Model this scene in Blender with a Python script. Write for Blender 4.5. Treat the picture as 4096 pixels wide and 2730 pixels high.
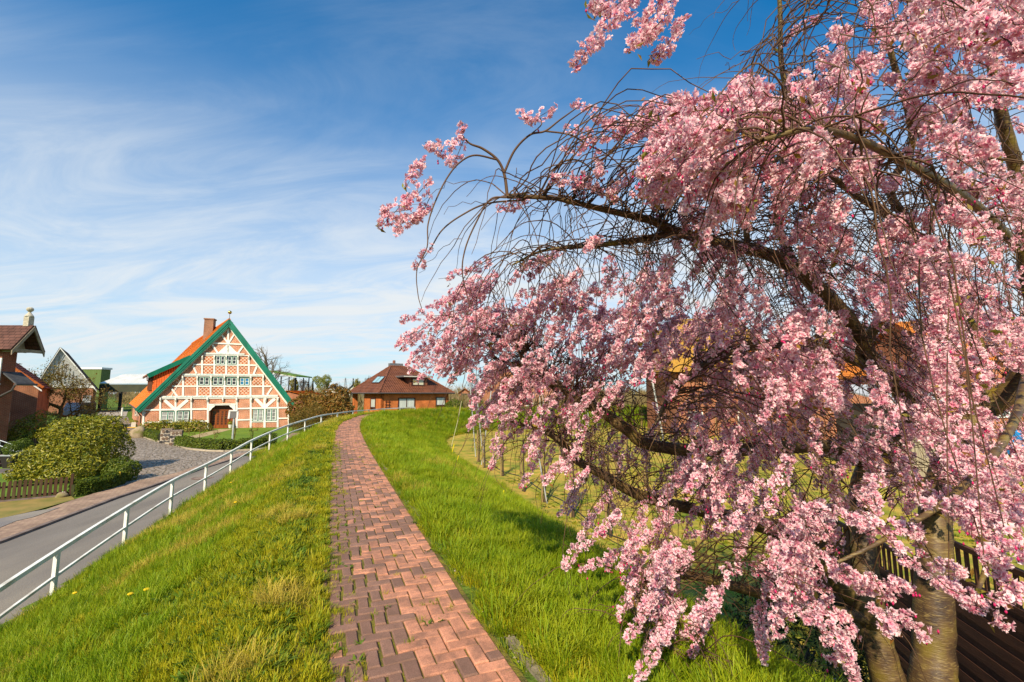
import bpy, bmesh, math, random
import numpy as np
from mathutils import Vector, Matrix

for o in list(bpy.data.objects):
    bpy.data.objects.remove(o)
SC = bpy.context.scene
COL = SC.collection
R = math.radians
rng = np.random.default_rng(7)
random.seed(7)

# ------------------------------------------------------------------ camera, sky, sun, exposure
EYE = 1.6
PITCH = R(6.58)
FPX = 4096 * 16.0 / 36.0
cam_d = bpy.data.cameras.new('camera'); cam_d.lens = 16.0; cam_d.sensor_width = 36.0
cam_d.clip_start = 0.05; cam_d.clip_end = 6000
cam = bpy.data.objects.new('camera', cam_d); COL.objects.link(cam)
cam.location = (0, 0, EYE); cam.rotation_euler = (R(90) + PITCH, 0, 0)
SC.camera = cam
SC.render.resolution_x = 1024; SC.render.resolution_y = 682

SUN_EL = R(38)
SUN_DIR = Vector((-0.28, -0.96, 0))          # towards the sun, on the ground: behind the camera and a little left
world = bpy.data.worlds.new('World'); SC.world = world; world.use_nodes = True
wn = world.node_tree; wn.nodes.clear()
def WN(t, **k):
    n = wn.nodes.new(t)
    for a, b in k.items(): setattr(n, a, b)
    return n
w_out = WN('ShaderNodeOutputWorld'); w_bg = WN('ShaderNodeBackground')
w_sky = WN('ShaderNodeTexSky', sky_type='NISHITA', sun_disc=False)
w_sky.sun_elevation = SUN_EL
w_sky.sun_rotation = math.atan2(SUN_DIR.x, SUN_DIR.y)
w_sky.air_density = 1.0; w_sky.dust_density = 0.6; w_sky.ozone_density = 2.5
w_hs = WN('ShaderNodeMix', data_type='RGBA', blend_type='MULTIPLY'); w_hs.inputs['Factor'].default_value = 1.0
w_hs.inputs['B'].default_value = (0.004, 0.70, 1.04, 1)               # the deep polarised blue of the photograph
wn.links.new(w_sky.outputs[0], w_hs.inputs['A'])
# thin cirrus: stretched noise on the sky direction, projected on a high plane
w_tc = WN('ShaderNodeTexCoord'); w_sep = WN('ShaderNodeSeparateXYZ')
wn.links.new(w_tc.outputs['Generated'], w_sep.inputs[0])
def wmath(op, a, b=None, c=None, clamp=False):
    n = WN('ShaderNodeMath', operation=op, use_clamp=clamp)
    for i, v in enumerate((a, b, c)):
        if v is None: continue
        if isinstance(v, (int, float)): n.inputs[i].default_value = v
        else: wn.links.new(v, n.inputs[i])
    return n.outputs[0]
zc = wmath('MAXIMUM', w_sep.outputs['Z'], 0.0)
zden = wmath('ADD', zc, 0.20)
cx = wmath('DIVIDE', w_sep.outputs['X'], zden); cy = wmath('DIVIDE', w_sep.outputs['Y'], zden)
w_cmb = WN('ShaderNodeCombineXYZ'); wn.links.new(cx, w_cmb.inputs[0]); wn.links.new(cy, w_cmb.inputs[1])
def wnoise(scale, detail, rough, rot, sc, dist, loc=(0, 0, 0)):
    mp = WN('ShaderNodeMapping'); mp.inputs['Rotation'].default_value = (0, 0, R(rot)); mp.inputs['Scale'].default_value = sc
    mp.inputs['Location'].default_value = loc
    wn.links.new(w_cmb.outputs[0], mp.inputs[0])
    n = WN('ShaderNodeTexNoise'); n.inputs['Scale'].default_value = scale; n.inputs['Detail'].default_value = detail
    n.inputs['Roughness'].default_value = rough; n.inputs['Distortion'].default_value = dist
    wn.links.new(mp.outputs[0], n.inputs['Vector']); return n.outputs['Fac']
SKY_A = (5.3, 3.4, 0); SKY_B = (4.1, 0.3, 0)
n1 = wnoise(0.75, 4, 0.55, 25, (0.8, 1.3, 1), 0.5, SKY_A)
n2 = wnoise(1.5, 11, 0.64, 55, (0.75, 2.1, 1), 1.2, SKY_B)
def wrange(v, a, b, c, d):
    n = WN('ShaderNodeMapRange', interpolation_type='SMOOTHSTEP')
    wn.links.new(v, n.inputs[0])
    for i, x in enumerate((a, b, c, d)): n.inputs[i + 1].default_value = x
    return n.outputs[0]
veil = wrange(n1, 0.34, 0.60, 0.0, 1.0)
wisp = wrange(n2, 0.34, 0.72, 0.0, 1.0)
low = wrange(zc, 0.12, 0.58, 1.0, 0.0)
m1 = wmath('MULTIPLY', veil, wmath('MULTIPLY_ADD', wisp, 0.62, 0.38))
m2 = wmath('MULTIPLY', m1, wmath('MULTIPLY_ADD', low, 0.92, 0.16))
hor = wmath('MULTIPLY', wmath('POWER', wrange(zc, 0.14, 0.64, 1.0, 0.0), 1.0), wmath('MULTIPLY_ADD', wisp, 0.36, 0.64))
m3 = wmath('SUBTRACT', 1.0, wmath('MULTIPLY', wmath('SUBTRACT', 1.0, m2), wmath('SUBTRACT', 1.0, hor)), clamp=True)
w_mix = WN('ShaderNodeMix', data_type='RGBA')
wn.links.new(m3, w_mix.inputs['Factor']); wn.links.new(w_hs.outputs['Result'], w_mix.inputs['A'])
w_mix.inputs['B'].default_value = (4.7, 4.95, 5.1, 1)
wn.links.new(w_mix.outputs['Result'], w_bg.inputs['Color'])
w_bg.inputs['Strength'].default_value = 0.125
wn.links.new(w_bg.outputs[0], w_out.inputs['Surface'])

sun_d = bpy.data.lights.new('sun', 'SUN'); sun_d.energy = 5.0; sun_d.angle = R(0.53); sun_d.color = (1.0, 0.86, 0.63)
sun = bpy.data.objects.new('sun', sun_d); COL.objects.link(sun)
sdir = (SUN_DIR.normalized() * math.cos(SUN_EL) + Vector((0, 0, math.sin(SUN_EL))))
sun.rotation_euler = sdir.to_track_quat('Z', 'Y').to_euler(); sun.location = (-30, -20, 40)
SC.view_settings.view_transform = 'Standard'; SC.view_settings.look = 'None'
SC.view_settings.exposure = 0.50; SC.view_settings.gamma = 1.0
SC.view_settings.use_curve_mapping = False
SC.cycles.max_bounces = 6; SC.cycles.diffuse_bounces = 3; SC.cycles.glossy_bounces = 2; SC.cycles.transmission_bounces = 3; SC.cycles.transparent_max_bounces = 4

# ------------------------------------------------------------------ pixel to world
cp, sp = math.cos(PITCH), math.sin(PITCH)
def ray(u, v):
    x = (u - 2048) / FPX; y = -(v - 1365) / FPX
    return Vector((x, cp - y * sp, sp + y * cp))
def at(u, v, d):
    r = ray(u, v); return Vector((0, 0, EYE)) + r * (d / r.y)
def LOW(y):
    return -2.4 + 0.5 * min(1.0, max(0.0, (y - 6) / 16.0))
def LOWA(y):
    return -2.4 + 0.5 * np.clip((y - 6) / 16.0, 0, 1)
def gz(u, v, z):
    r = ray(u, v); t = (z - EYE) / r.z; return Vector((r.x * t, r.y * t, z))
def g(u, v):
    p = gz(u, v, -2.0)
    for _ in range(6): p = gz(u, v, LOW(p.y))
    return p
def Z1(x, y): return (x / 3.1357, 1200 + y / 3.1357)
def Z2(x, y): return (480 + x / 2.904, 1240 + y / 2.904)
def Z3(x, y): return (x / 3.1357, 1600 + y / 3.1357)
def Z4(x, y): return (1100 + x / 3.096, 1380 + y / 3.096)
def Z5(x, y): return (600 + x / 2.851, 1600 + y / 2.851)

# ------------------------------------------------------------------ materials
MATS = {}
def nn(nt, t, **k):
    n = nt.nodes.new(t)
    for a, b in k.items(): setattr(n, a, b)
    return n
def lin(c): return (c[0], c[1], c[2], 1)
def mat(name, c1, c2=None, scale=4.0, rough=0.8, bump=0.0, bscale=None, metal=0.0, detail=4.0, coord='Object', spec=0.3, stretch=(1, 1, 1), trans=0.0, lo=0.35, hi=0.65, coat=0.0, c3=None, s3=1.0):
    if name in MATS: return MATS[name]
    m = bpy.data.materials.new(name); m.use_nodes = True; nt = m.node_tree
    b = nt.nodes['Principled BSDF']; b.inputs['Roughness'].default_value = rough; b.inputs['Metallic'].default_value = metal
    b.inputs['Specular IOR Level'].default_value = spec; b.inputs['Coat Weight'].default_value = coat
    b.inputs['Base Color'].default_value = lin(c1)
    tc = nn(nt, 'ShaderNodeTexCoord'); mp = nn(nt, 'ShaderNodeMapping'); mp.inputs['Scale'].default_value = stretch
    nt.links.new(tc.outputs[coord], mp.inputs[0])
    col = None
    if c2 is not None:
        n = nn(nt, 'ShaderNodeTexNoise'); n.inputs['Scale'].default_value = scale; n.inputs['Detail'].default_value = detail
        nt.links.new(mp.outputs[0], n.inputs['Vector'])
        mr = nn(nt, 'ShaderNodeMapRange'); mr.inputs[1].default_value = lo; mr.inputs[2].default_value = hi
        nt.links.new(n.outputs['Fac'], mr.inputs[0])
        mx = nn(nt, 'ShaderNodeMix', data_type='RGBA'); nt.links.new(mr.outputs[0], mx.inputs['Factor'])
        mx.inputs['A'].default_value = lin(c1); mx.inputs['B'].default_value = lin(c2)
        col = mx.outputs['Result']
        if c3 is not None:
            n3 = nn(nt, 'ShaderNodeTexNoise'); n3.inputs['Scale'].default_value = s3; n3.inputs['Detail'].default_value = 5
            nt.links.new(mp.outputs[0], n3.inputs['Vector'])
            m3_ = nn(nt, 'ShaderNodeMapRange'); m3_.inputs[1].default_value = 0.52; m3_.inputs[2].default_value = 0.68
            nt.links.new(n3.outputs['Fac'], m3_.inputs[0])
            mx2 = nn(nt, 'ShaderNodeMix', data_type='RGBA'); nt.links.new(m3_.outputs[0], mx2.inputs['Factor'])
            nt.links.new(col, mx2.inputs['A']); mx2.inputs['B'].default_value = lin(c3); col = mx2.outputs['Result']
        nt.links.new(col, b.inputs['Base Color'])
    if bump:
        nb = nn(nt, 'ShaderNodeTexNoise'); nb.inputs['Scale'].default_value = bscale or scale * 4; nb.inputs['Detail'].default_value = 6
        nt.links.new(mp.outputs[0], nb.inputs['Vector'])
        bp = nn(nt, 'ShaderNodeBump'); bp.inputs['Strength'].default_value = bump; bp.inputs['Distance'].default_value = 0.02
        nt.links.new(nb.outputs['Fac'], bp.inputs['Height']); nt.links.new(bp.outputs[0], b.inputs['Normal'])
    MATS[name] = m; return m

def brick_mat(name, c1, c2, mortar, w=0.25, h=0.08, ms=0.012, rot=0, bump=0.4, offset=0.5, rough=0.85, big=None):
    if name in MATS: return MATS[name]
    m = bpy.data.materials.new(name); m.use_nodes = True; nt = m.node_tree
    b = nt.nodes['Principled BSDF']; b.inputs['Roughness'].default_value = rough; b.inputs['Specular IOR Level'].default_value = 0.2
    tc = nn(nt, 'ShaderNodeTexCoord'); mp = nn(nt, 'ShaderNodeMapping'); mp.inputs['Rotation'].default_value = (0, 0, R(rot))
    nt.links.new(tc.outputs['UV'], mp.inputs[0])
    br = nn(nt, 'ShaderNodeTexBrick'); br.offset = offset
    nt.links.new(mp.outputs[0], br.inputs['Vector'])
    br.inputs['Scale'].default_value = 1.0; br.inputs['Brick Width'].default_value = w; br.inputs['Row Height'].default_value = h
    br.inputs['Mortar Size'].default_value = ms; br.inputs['Mortar Smooth'].default_value = 0.2; br.inputs['Bias'].default_value = 0.0
    br.inputs['Color1'].default_value = lin(c1); br.inputs['Color2'].default_value = lin(c2); br.inputs['Mortar'].default_value = lin(mortar)
    n = nn(nt, 'ShaderNodeTexNoise'); n.inputs['Scale'].default_value = 1.3; n.inputs['Detail'].default_value = 5
    nt.links.new(tc.outputs['UV'], n.inputs['Vector'])
    mr = nn(nt, 'ShaderNodeMapRange'); mr.inputs[1].default_value = 0.3; mr.inputs[2].default_value = 0.7; mr.inputs[3].default_value = 0.72; mr.inputs[4].default_value = 1.2
    nt.links.new(n.outputs['Fac'], mr.inputs[0])
    mx = nn(nt, 'ShaderNodeMix', data_type='RGBA', blend_type='MULTIPLY'); mx.inputs['Factor'].default_value = 1.0
    nt.links.new(br.outputs['Color'], mx.inputs['A']); nt.links.new(mr.outputs[0], mx.inputs['B'])
    nt.links.new(mx.outputs['Result'], b.inputs['Base Color'])
    bp = nn(nt, 'ShaderNodeBump', invert=True); bp.inputs['Strength'].default_value = bump; bp.inputs['Distance'].default_value = 0.01
    nt.links.new(br.outputs['Fac'], bp.inputs['Height']); nt.links.new(bp.outputs[0], b.inputs['Normal'])
    MATS[name] = m; return m

def tile_mat(name, c1, c2, row=0.34, colw=0.24, scale=0.35, rough=0.75, bump=0.9):
    """pantiles or slates seen from afar: rows and columns of relief in UV metres"""
    if name in MATS: return MATS[name]
    m = bpy.data.materials.new(name); m.use_nodes = True; nt = m.node_tree
    b = nt.nodes['Principled BSDF']; b.inputs['Roughness'].default_value = rough; b.inputs['Specular IOR Level'].default_value = 0.25
    tc = nn(nt, 'ShaderNodeTexCoord')
    n = nn(nt, 'ShaderNodeTexNoise'); n.inputs['Scale'].default_value = scale; n.inputs['Detail'].default_value = 6
    nt.links.new(tc.outputs['UV'], n.inputs['Vector'])
    br = nn(nt, 'ShaderNodeTexBrick'); br.offset = 0.0
    br.inputs['Scale'].default_value = 1.0; br.inputs['Brick Width'].default_value = colw; br.inputs['Row Height'].default_value = row
    br.inputs['Mortar Size'].default_value = 0.0; br.inputs['Color1'].default_value = (0.8, 0.8, 0.8, 1); br.inputs['Color2'].default_value = (1.18, 1.18, 1.18, 1)
    nt.links.new(tc.outputs['UV'], br.inputs['Vector'])
    mr = nn(nt, 'ShaderNodeMapRange'); mr.inputs[1].default_value = 0.35; mr.inputs[2].default_value = 0.65
    nt.links.new(n.outputs['Fac'], mr.inputs[0])
    mx = nn(nt, 'ShaderNodeMix', data_type='RGBA'); mx.inputs['A'].default_value = lin(c1); mx.inputs['B'].default_value = lin(c2)
    nt.links.new(mr.outputs[0], mx.inputs['Factor'])
    mm = nn(nt, 'ShaderNodeMix', data_type='RGBA', blend_type='MULTIPLY'); mm.inputs['Factor'].default_value = 1
    nt.links.new(mx.outputs['Result'], mm.inputs['A']); nt.links.new(br.outputs['Color'], mm.inputs['B'])
    nt.links.new(mm.outputs['Result'], b.inputs['Base Color'])
    se = nn(nt, 'ShaderNodeSeparateXYZ'); nt.links.new(tc.outputs['UV'], se.inputs[0])
    def mth(op, a, v):
        q = nn(nt, 'ShaderNodeMath', operation=op); nt.links.new(a, q.inputs[0])
        if isinstance(v, float): q.inputs[1].default_value = v
        elif v is not None: nt.links.new(v, q.inputs[1])
        return q.outputs[0]
    rowf = mth('FRACT', mth('DIVIDE', se.outputs[1], row), None)
    colf = mth('SINE', mth('MULTIPLY', se.outputs[0], 2 * math.pi / colw), None)
    hgt = mth('ADD', mth('MULTIPLY', rowf, -1.0), mth('MULTIPLY', colf, 0.5))
    bp = nn(nt, 'ShaderNodeBump'); bp.inputs['Strength'].default_value = bump; bp.inputs['Distance'].default_value = 0.05
    nt.links.new(hgt, bp.inputs['Height']); nt.links.new(bp.outputs[0], b.inputs['Normal'])
    MATS[name] = m; return m

def leaf_mat(name, cols, trans=0.35, rough=0.5, spec=0.3, attr='rnd', tsat=1.0):
    """leaf or petal: colour from a per-vertex attribute through a ramp, part of the light passes through"""
    if name in MATS: return MATS[name]
    m = bpy.data.materials.new(name); m.use_nodes = True; nt = m.node_tree
    b = nt.nodes['Principled BSDF']; b.inputs['Roughness'].default_value = rough; b.inputs['Specular IOR Level'].default_value = spec
    at_ = nn(nt, 'ShaderNodeAttribute'); at_.attribute_name = attr
    cr = nn(nt, 'ShaderNodeValToRGB'); el = cr.color_ramp.elements
    while len(el) < len(cols): el.new(0.5)
    for i, c in enumerate(cols):
        el[i].position = i / (len(cols) - 1); el[i].color = lin(c)
    nt.links.new(at_.outputs['Fac'], cr.inputs[0]); nt.links.new(cr.outputs[0], b.inputs['Base Color'])
    tr = nn(nt, 'ShaderNodeBsdfTranslucent'); nt.links.new(cr.outputs[0], tr.inputs['Color'])
    ms = nn(nt, 'ShaderNodeMixShader'); ms.inputs[0].default_value = trans
    nt.links.new(b.outputs[0], ms.inputs[1]); nt.links.new(tr.outputs[0], ms.inputs[2])
    nt.links.new(ms.outputs[0], nt.nodes['Material Output'].inputs['Surface'])
    MATS[name] = m; return m

# ------------------------------------------------------------------ mesh helpers
def add_uv(me):
    nv = len(me.vertices); co = np.empty(nv * 3); me.vertices.foreach_get('co', co); co = co.reshape(-1, 3)
    nl = len(me.loops); vi = np.empty(nl, dtype=np.int64); me.loops.foreach_get('vertex_index', vi)
    npoly = len(me.polygons); nor = np.empty(npoly * 3); me.polygons.foreach_get('normal', nor); nor = nor.reshape(-1, 3)
    lt = np.empty(npoly, dtype=np.int64); me.polygons.foreach_get('loop_total', lt)
    ln = np.repeat(nor, lt, axis=0)
    t = np.stack([-ln[:, 1], ln[:, 0], np.zeros(nl)], 1); L = np.linalg.norm(t, axis=1)
    flat = L < 0.08
    t = t / np.maximum(L, 1e-6)[:, None]; t[flat] = (1, 0, 0)
    b = np.cross(ln, t)
    p = co[vi]
    uv = np.stack([(p * t).sum(1), (p * b).sum(1)], 1).astype(np.float32)
    l = me.uv_layers.new(name='uv'); l.data.foreach_set('uv', uv.ravel())

class MB:
    def __init__(self): self.v = []; self.f = []
    def add(self, vs, fs):
        n = len(self.v); self.v += [tuple(p) for p in vs]; self.f += [tuple(i + n for i in f) for f in fs]; return self
    def obox(self, o, ax, ay, az):
        o, ax, ay, az = map(Vector, (o, ax, ay, az))
        if ax.cross(ay).dot(az) < 0: ax, ay = ay, ax
        vs = [o + ax * i + ay * j + az * k for k in (0, 1) for j in (0, 1) for i in (0, 1)]
        return self.add(vs, [(0, 2, 3, 1), (4, 5, 7, 6), (0, 1, 5, 4), (2, 6, 7, 3), (0, 4, 6, 2), (1, 3, 7, 5)])
    def box(self, c, s, rz=0.0):
        cc, ss = math.cos(rz), math.sin(rz)
        ax = Vector((cc * s[0], ss * s[0], 0)); ay = Vector((-ss * s[1], cc * s[1], 0)); az = Vector((0, 0, s[2]))
        return self.obox(Vector(c) - ax / 2 - ay / 2 - az / 2, ax, ay, az)
    def prism(self, poly, ext):
        poly = [Vector(p) for p in poly]; ext = Vector(ext); n = len(poly)
        nrm = Vector((0, 0, 0))
        for i in range(n): nrm += (poly[i] - poly[0]).cross(poly[(i + 1) % n] - poly[0])
        if nrm.dot(ext) > 0: poly = poly[::-1]
        vs = poly + [p + ext for p in poly]
        fs = [tuple(range(n)), tuple(range(2 * n - 1, n - 1, -1))]
        for i in range(n):
            j = (i + 1) % n; fs.append((i, i + n, j + n, j))
        return self.add(vs, fs)
    def bar(self, a, b, w, h, up=(0, 0, 1)):
        a, b, up = Vector(a), Vector(b), Vector(up)
        d = b - a; s = d.cross(up)
        if s.length < 1e-6: s = d.cross(Vector((1, 0, 0)))
        s.normalize(); t = s.cross(d).normalized()
        return self.obox(a - s * w / 2 - t * h / 2, s * w, d, t * h)
    def tube(self, pts, rad, sides=8, cap=True):
        V, F = tube_np(np.array([tuple(p) for p in pts], float), np.broadcast_to(np.array(rad, float), (len(pts),)), sides)
        n0 = len(self.v)
        self.add(V.tolist(), F.tolist())
        if cap:
            n = len(pts)
            self.f.append(tuple(n0 + i for i in range(sides))[::-1]); self.f.append(tuple(n0 + (n - 1) * sides + i for i in range(sides)))
        return self
    def lathe(self, c, prof, sides=16):
        c = Vector(c); vs = []; fs = []
        for (r, z) in prof:
            for i in range(sides):
                a = 2 * math.pi * i / sides; vs.append(c + Vector((r * math.cos(a), r * math.sin(a), z)))
        for k in range(len(prof) - 1):
            for i in range(sides):
                j = (i + 1) % sides; fs.append((k * sides + i, k * sides + j, (k + 1) * sides + j, (k + 1) * sides + i))
        fs.append(tuple(range(sides))[::-1]); fs.append(tuple((len(prof) - 1) * sides + i for i in range(sides)))
        return self.add(vs, fs)
    def mesh(self, name, m, org=(0, 0, 0), uv=True, smooth=False):
        me = bpy.data.meshes.new(name)
        o = Vector(org); me.from_pydata([(p[0] - o.x, p[1] - o.y, p[2] - o.z) for p in self.v], [], self.f); me.update()
        if uv: add_uv(me)
        if smooth: me.polygons.foreach_set('use_smooth', [True] * len(me.polygons))
        if m is not None: me.materials.append(m)
        return me

def thing(name, label, cat, loc=(0, 0, 0), group=None):
    o = bpy.data.objects.new(name, None); COL.objects.link(o); o.location = loc; o.empty_display_size = 0.2
    o['label'] = label; o['category'] = cat
    if group: o['group'] = group
    return o
def wloc(o):
    p = Vector(o.location)
    while o.parent: o = o.parent; p = p + Vector(o.location)
    return p
def part(name, mb, m, root, smooth=False, kind=None, uv=True):
    """a part (or sub-part): the mesh is given in world coordinates, the roots carry only a location"""
    o = bpy.data.objects.new(name, mb.mesh(name, m, wloc(root), uv, smooth)); COL.objects.link(o); o.parent = root
    if kind: o['kind'] = kind
    return o
def single(name, mb, m, label, cat, loc=(0, 0, 0), group=None, smooth=False):
    o = bpy.data.objects.new(name, mb.mesh(name, m, loc, True, smooth)); COL.objects.link(o); o.location = loc
    o['label'] = label; o['category'] = cat
    if group: o['group'] = group
    return o
def struct(name, me):
    o = bpy.data.objects.new(name, me); COL.objects.link(o); o['kind'] = 'structure'; return o
def np_mesh(name, V, F, m, attrs=None, smooth=False, uv=False):
    me = bpy.data.meshes.new(name); V = np.asarray(V, np.float32); F = np.asarray(F, np.int32)
    k = F.shape[1]
    me.vertices.add(len(V)); me.vertices.foreach_set('co', V.ravel())
    me.loops.add(F.size); me.loops.foreach_set('vertex_index', F.ravel())
    me.polygons.add(len(F)); me.polygons.foreach_set('loop_start', np.arange(0, F.size, k, dtype=np.int32))
    me.update(calc_edges=True); me.validate()
    for nm, arr in (attrs or {}).items():
        if arr.ndim == 1:
            a = me.attributes.new(nm, 'FLOAT', 'POINT'); a.data.foreach_set('value', arr.astype(np.float32))
        else:
            a = me.attributes.new(nm, 'FLOAT_COLOR', 'POINT'); a.data.foreach_set('color', arr.astype(np.float32).ravel())
    if smooth: me.polygons.foreach_set('use_smooth', [True] * len(me.polygons))
    if uv: add_uv(me)
    if m: me.materials.append(m)
    return me
def tube_np(P, r, sides):
    n = len(P); T = np.gradient(P, axis=0); T /= np.maximum(np.linalg.norm(T, axis=1), 1e-9)[:, None]
    ref = np.array([0.31, 0.17, 0.94]) if abs(T[0, 2]) < 0.9 else np.array([0.95, 0.2, 0.1])
    s = np.cross(T, ref); s /= np.maximum(np.linalg.norm(s, axis=1), 1e-9)[:, None]; t = np.cross(T, s)
    a = np.arange(sides) * 2 * math.pi / sides
    V = P[:, None, :] + r[:, None, None] * (np.cos(a)[None, :, None] * s[:, None, :] + np.sin(a)[None, :, None] * t[:, None, :])
    i = np.arange(n - 1)[:, None] * sides; j = np.arange(sides)[None, :]; k = (j + 1) % sides
    F = np.stack([i + j, i + sides + j, i + sides + k, i + k], -1).reshape(-1, 4)
    return V.reshape(-1, 3), F[:, ::-1]
class Acc:
    """collects vertex and face arrays"""
    def __init__(self): self.V = []; self.F = []; self.A = []; self.n = 0
    def add(self, V, F, A=None):
        self.V.append(V); self.F.append(F + self.n); self.n += len(V)
        if A is not None: self.A.append(A)
    def done(self): return np.concatenate(self.V), np.concatenate(self.F), (np.concatenate(self.A) if self.A else None)
def spline(P, n):
    """Catmull-Rom through the points of P (any number of columns)"""
    P = np.asarray(P, float); Q = np.vstack([2 * P[0] - P[1], P, 2 * P[-1] - P[-2]]); out = []
    m = len(P) - 1; t = np.linspace(0, m, n)
    k = np.minimum(t.astype(int), m - 1); f = (t - k)[:, None]
    a, b, c, d = Q[k], Q[k + 1], Q[k + 2], Q[k + 3]
    return 0.5 * (2 * b + (c - a) * f + (2 * a - 5 * b + 4 * c - d) * f ** 2 + (3 * b - a - 3 * c + d) * f ** 3)
def vnoise(x, y, s, seed=0):
    """smooth value noise, 0 to 1"""
    x = np.asarray(x, float) / s; y = np.asarray(y, float) / s; xi = np.floor(x); yi = np.floor(y); fx = x - xi; fy = y - yi
    fx = fx * fx * (3 - 2 * fx); fy = fy * fy * (3 - 2 * fy)
    def h(a, b):
        q = np.sin(a * 127.1 + b * 311.7 + seed * 74.7) * 43758.5453; return q - np.floor(q)
    return (h(xi, yi) * (1 - fx) + h(xi + 1, yi) * fx) * (1 - fy) + (h(xi, yi + 1) * (1 - fx) + h(xi + 1, yi + 1) * fx) * fy
def unit(v): return v / np.maximum(np.linalg.norm(v, axis=-1, keepdims=True), 1e-9)

class Plane:
    """a vertical wall: origin, unit direction along it, outward normal"""
    def __init__(self, O, ex, n=None):
        self.O = Vector(O); self.ex = Vector(ex).normalized()
        self.n = Vector(n) if n is not None else Vector((self.ex.y, -self.ex.x, 0))
    def P(self, a, h, off=0.0): return self.O + self.ex * a + Vector((0, 0, h)) + self.n * off
    def px(self, u, v, off=0.0):
        r = ray(u, v); o = Vector((0, 0, EYE)); q = self.O + self.n * off
        t = (q - o).dot(self.n) / r.dot(self.n); p = o + r * t - self.O
        return (p.dot(self.ex), p.z)
    def rect(self, a0, h0, a1, h1, off=0.0): return [self.P(a0, h0, off), self.P(a1, h0, off), self.P(a1, h1, off), self.P(a0, h1, off)]
    def slab(self, mb, pts, off, th): return mb.prism([self.P(a, h, off) for a, h in pts], self.n * th)
    def rslab(self, mb, a0, h0, a1, h1, off, th): return self.slab(mb, [(a0, h0), (a1, h0), (a1, h1), (a0, h1)], off, th)

def window(root, pl, a0, h0, a1, h1, nx, ny, fmat, gmat, off=0.0, fw=0.06, sash=None, smat=None, sill=None, name='window'):
    """outer frame part, with bars and one object for each pane as sub-parts"""
    mb = MB(); th = 0.07
    for (x0, y0, x1, y1) in ((a0, h0, a0 + fw, h1), (a1 - fw, h0, a1, h1), (a0 + fw, h0, a1 - fw, h0 + fw), (a0 + fw, h1 - fw, a1 - fw, h1)):
        pl.rslab(mb, x0, y0, x1, y1, off, th)
    fr = part(name, mb, fmat, root)
    b = MB(); bw = (sash or fw) * 0.8; iw, ih = a1 - a0 - 2 * fw, h1 - h0 - 2 * fw
    cw, ch = iw / nx, ih / ny
    for i in range(1, nx): pl.rslab(b, a0 + fw + cw * i - bw / 2, h0 + fw, a0 + fw + cw * i + bw / 2, h1 - fw, off + 0.012, th * 0.6)
    for j in range(1, ny):
        for i in range(nx): pl.rslab(b, a0 + fw + cw * i + bw / 2, h0 + fw + ch * j - bw / 3, a0 + fw + cw * (i + 1) - bw / 2, h0 + fw + ch * j + bw / 3, off + 0.015, th * 0.5)
    if nx * ny > 1: part('glazing_bars', b, smat or fmat, fr)
    for i in range(nx):
        for j in range(ny):
            q = MB(); pl.rslab(q, a0 + fw + cw * i, h0 + fw + ch * j, a0 + fw + cw * (i + 1), h0 + fw + ch * (j + 1), off + 0.002, 0.008)
            part('pane', q, gmat, fr)
    if sill:
        s = MB(); pl.rslab(s, a0 - 0.05, h0 - 0.07, a1 + 0.05, h0, off - 0.02, 0.16); part('sill', s, sill, fr)
    return fr
# ------------------------------------------------------------------ the dike: path line, terrain height
PATH_PX = [(1645, 2665), (1548, 2350), (1435, 1951), (1392, 1775), (1393, 1705), (1423, 1680)]
pp = [tuple(gz(u, v, 0.0))[:2] for u, v in PATH_PX]
pp = [(3.55, -7.0), (1.5, -2.0)] + pp + [(-10.7, 35.0), (-10.0, 41.0), (-6.5, 46.5), (0.0, 50.5), (10, 53.5), (25, 55), (45, 54), (75, 48)]
PL = spline(np.array(pp), 4000)
seg = np.linalg.norm(np.diff(PL, axis=0), axis=1); ARC = np.concatenate([[0], np.cumsum(seg)])
S_ = np.arange(0, ARC[-1], 0.05)
PL = np.stack([np.interp(S_, ARC, PL[:, 0]), np.interp(S_, ARC, PL[:, 1])], 1); ARC = S_
TAN = unit(np.gradient(PL, axis=0)); NRM = np.stack([TAN[:, 1], -TAN[:, 0]], 1)      # to the right of the walker
RAIL = [(230, 9.1), (510, 11.5), (691, 13.9), (826, 16.4), (927, 18.9), (1007, 21.5), (1081, 24.2), (1153, 26.9), (1221, 29.6), (1286, 32.3), (1350, 34.9), (1412, 37.4), (1475, 39.8), (1538, 42.0), (1600, 44.0), (1660, 46.0)]
RTOP = [2205, 2030, 1924, 1859, 1807, 1763, 1730, 1702, 1681, 1663, 1653.5, 1645.5, 1641, 1636, 1633, 1630]
rail_pts = [at(u, v, d) for (u, d), v in zip(RAIL, RTOP)]
p0, p1 = rail_pts[0], rail_pts[1]
rail_pts = [p0 - (p1 - p0) * 1.9 + Vector((0.35, 0, 0)), p0 - (p1 - p0) * 0.95 + Vector((0.1, 0, 0))] + rail_pts
RXY = np.array([(p.y, p.x) for p in rail_pts]); RXY = RXY[np.argsort(RXY[:, 0])]
def rail_x(y): return np.interp(y, RXY[:, 0], RXY[:, 1])
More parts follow.
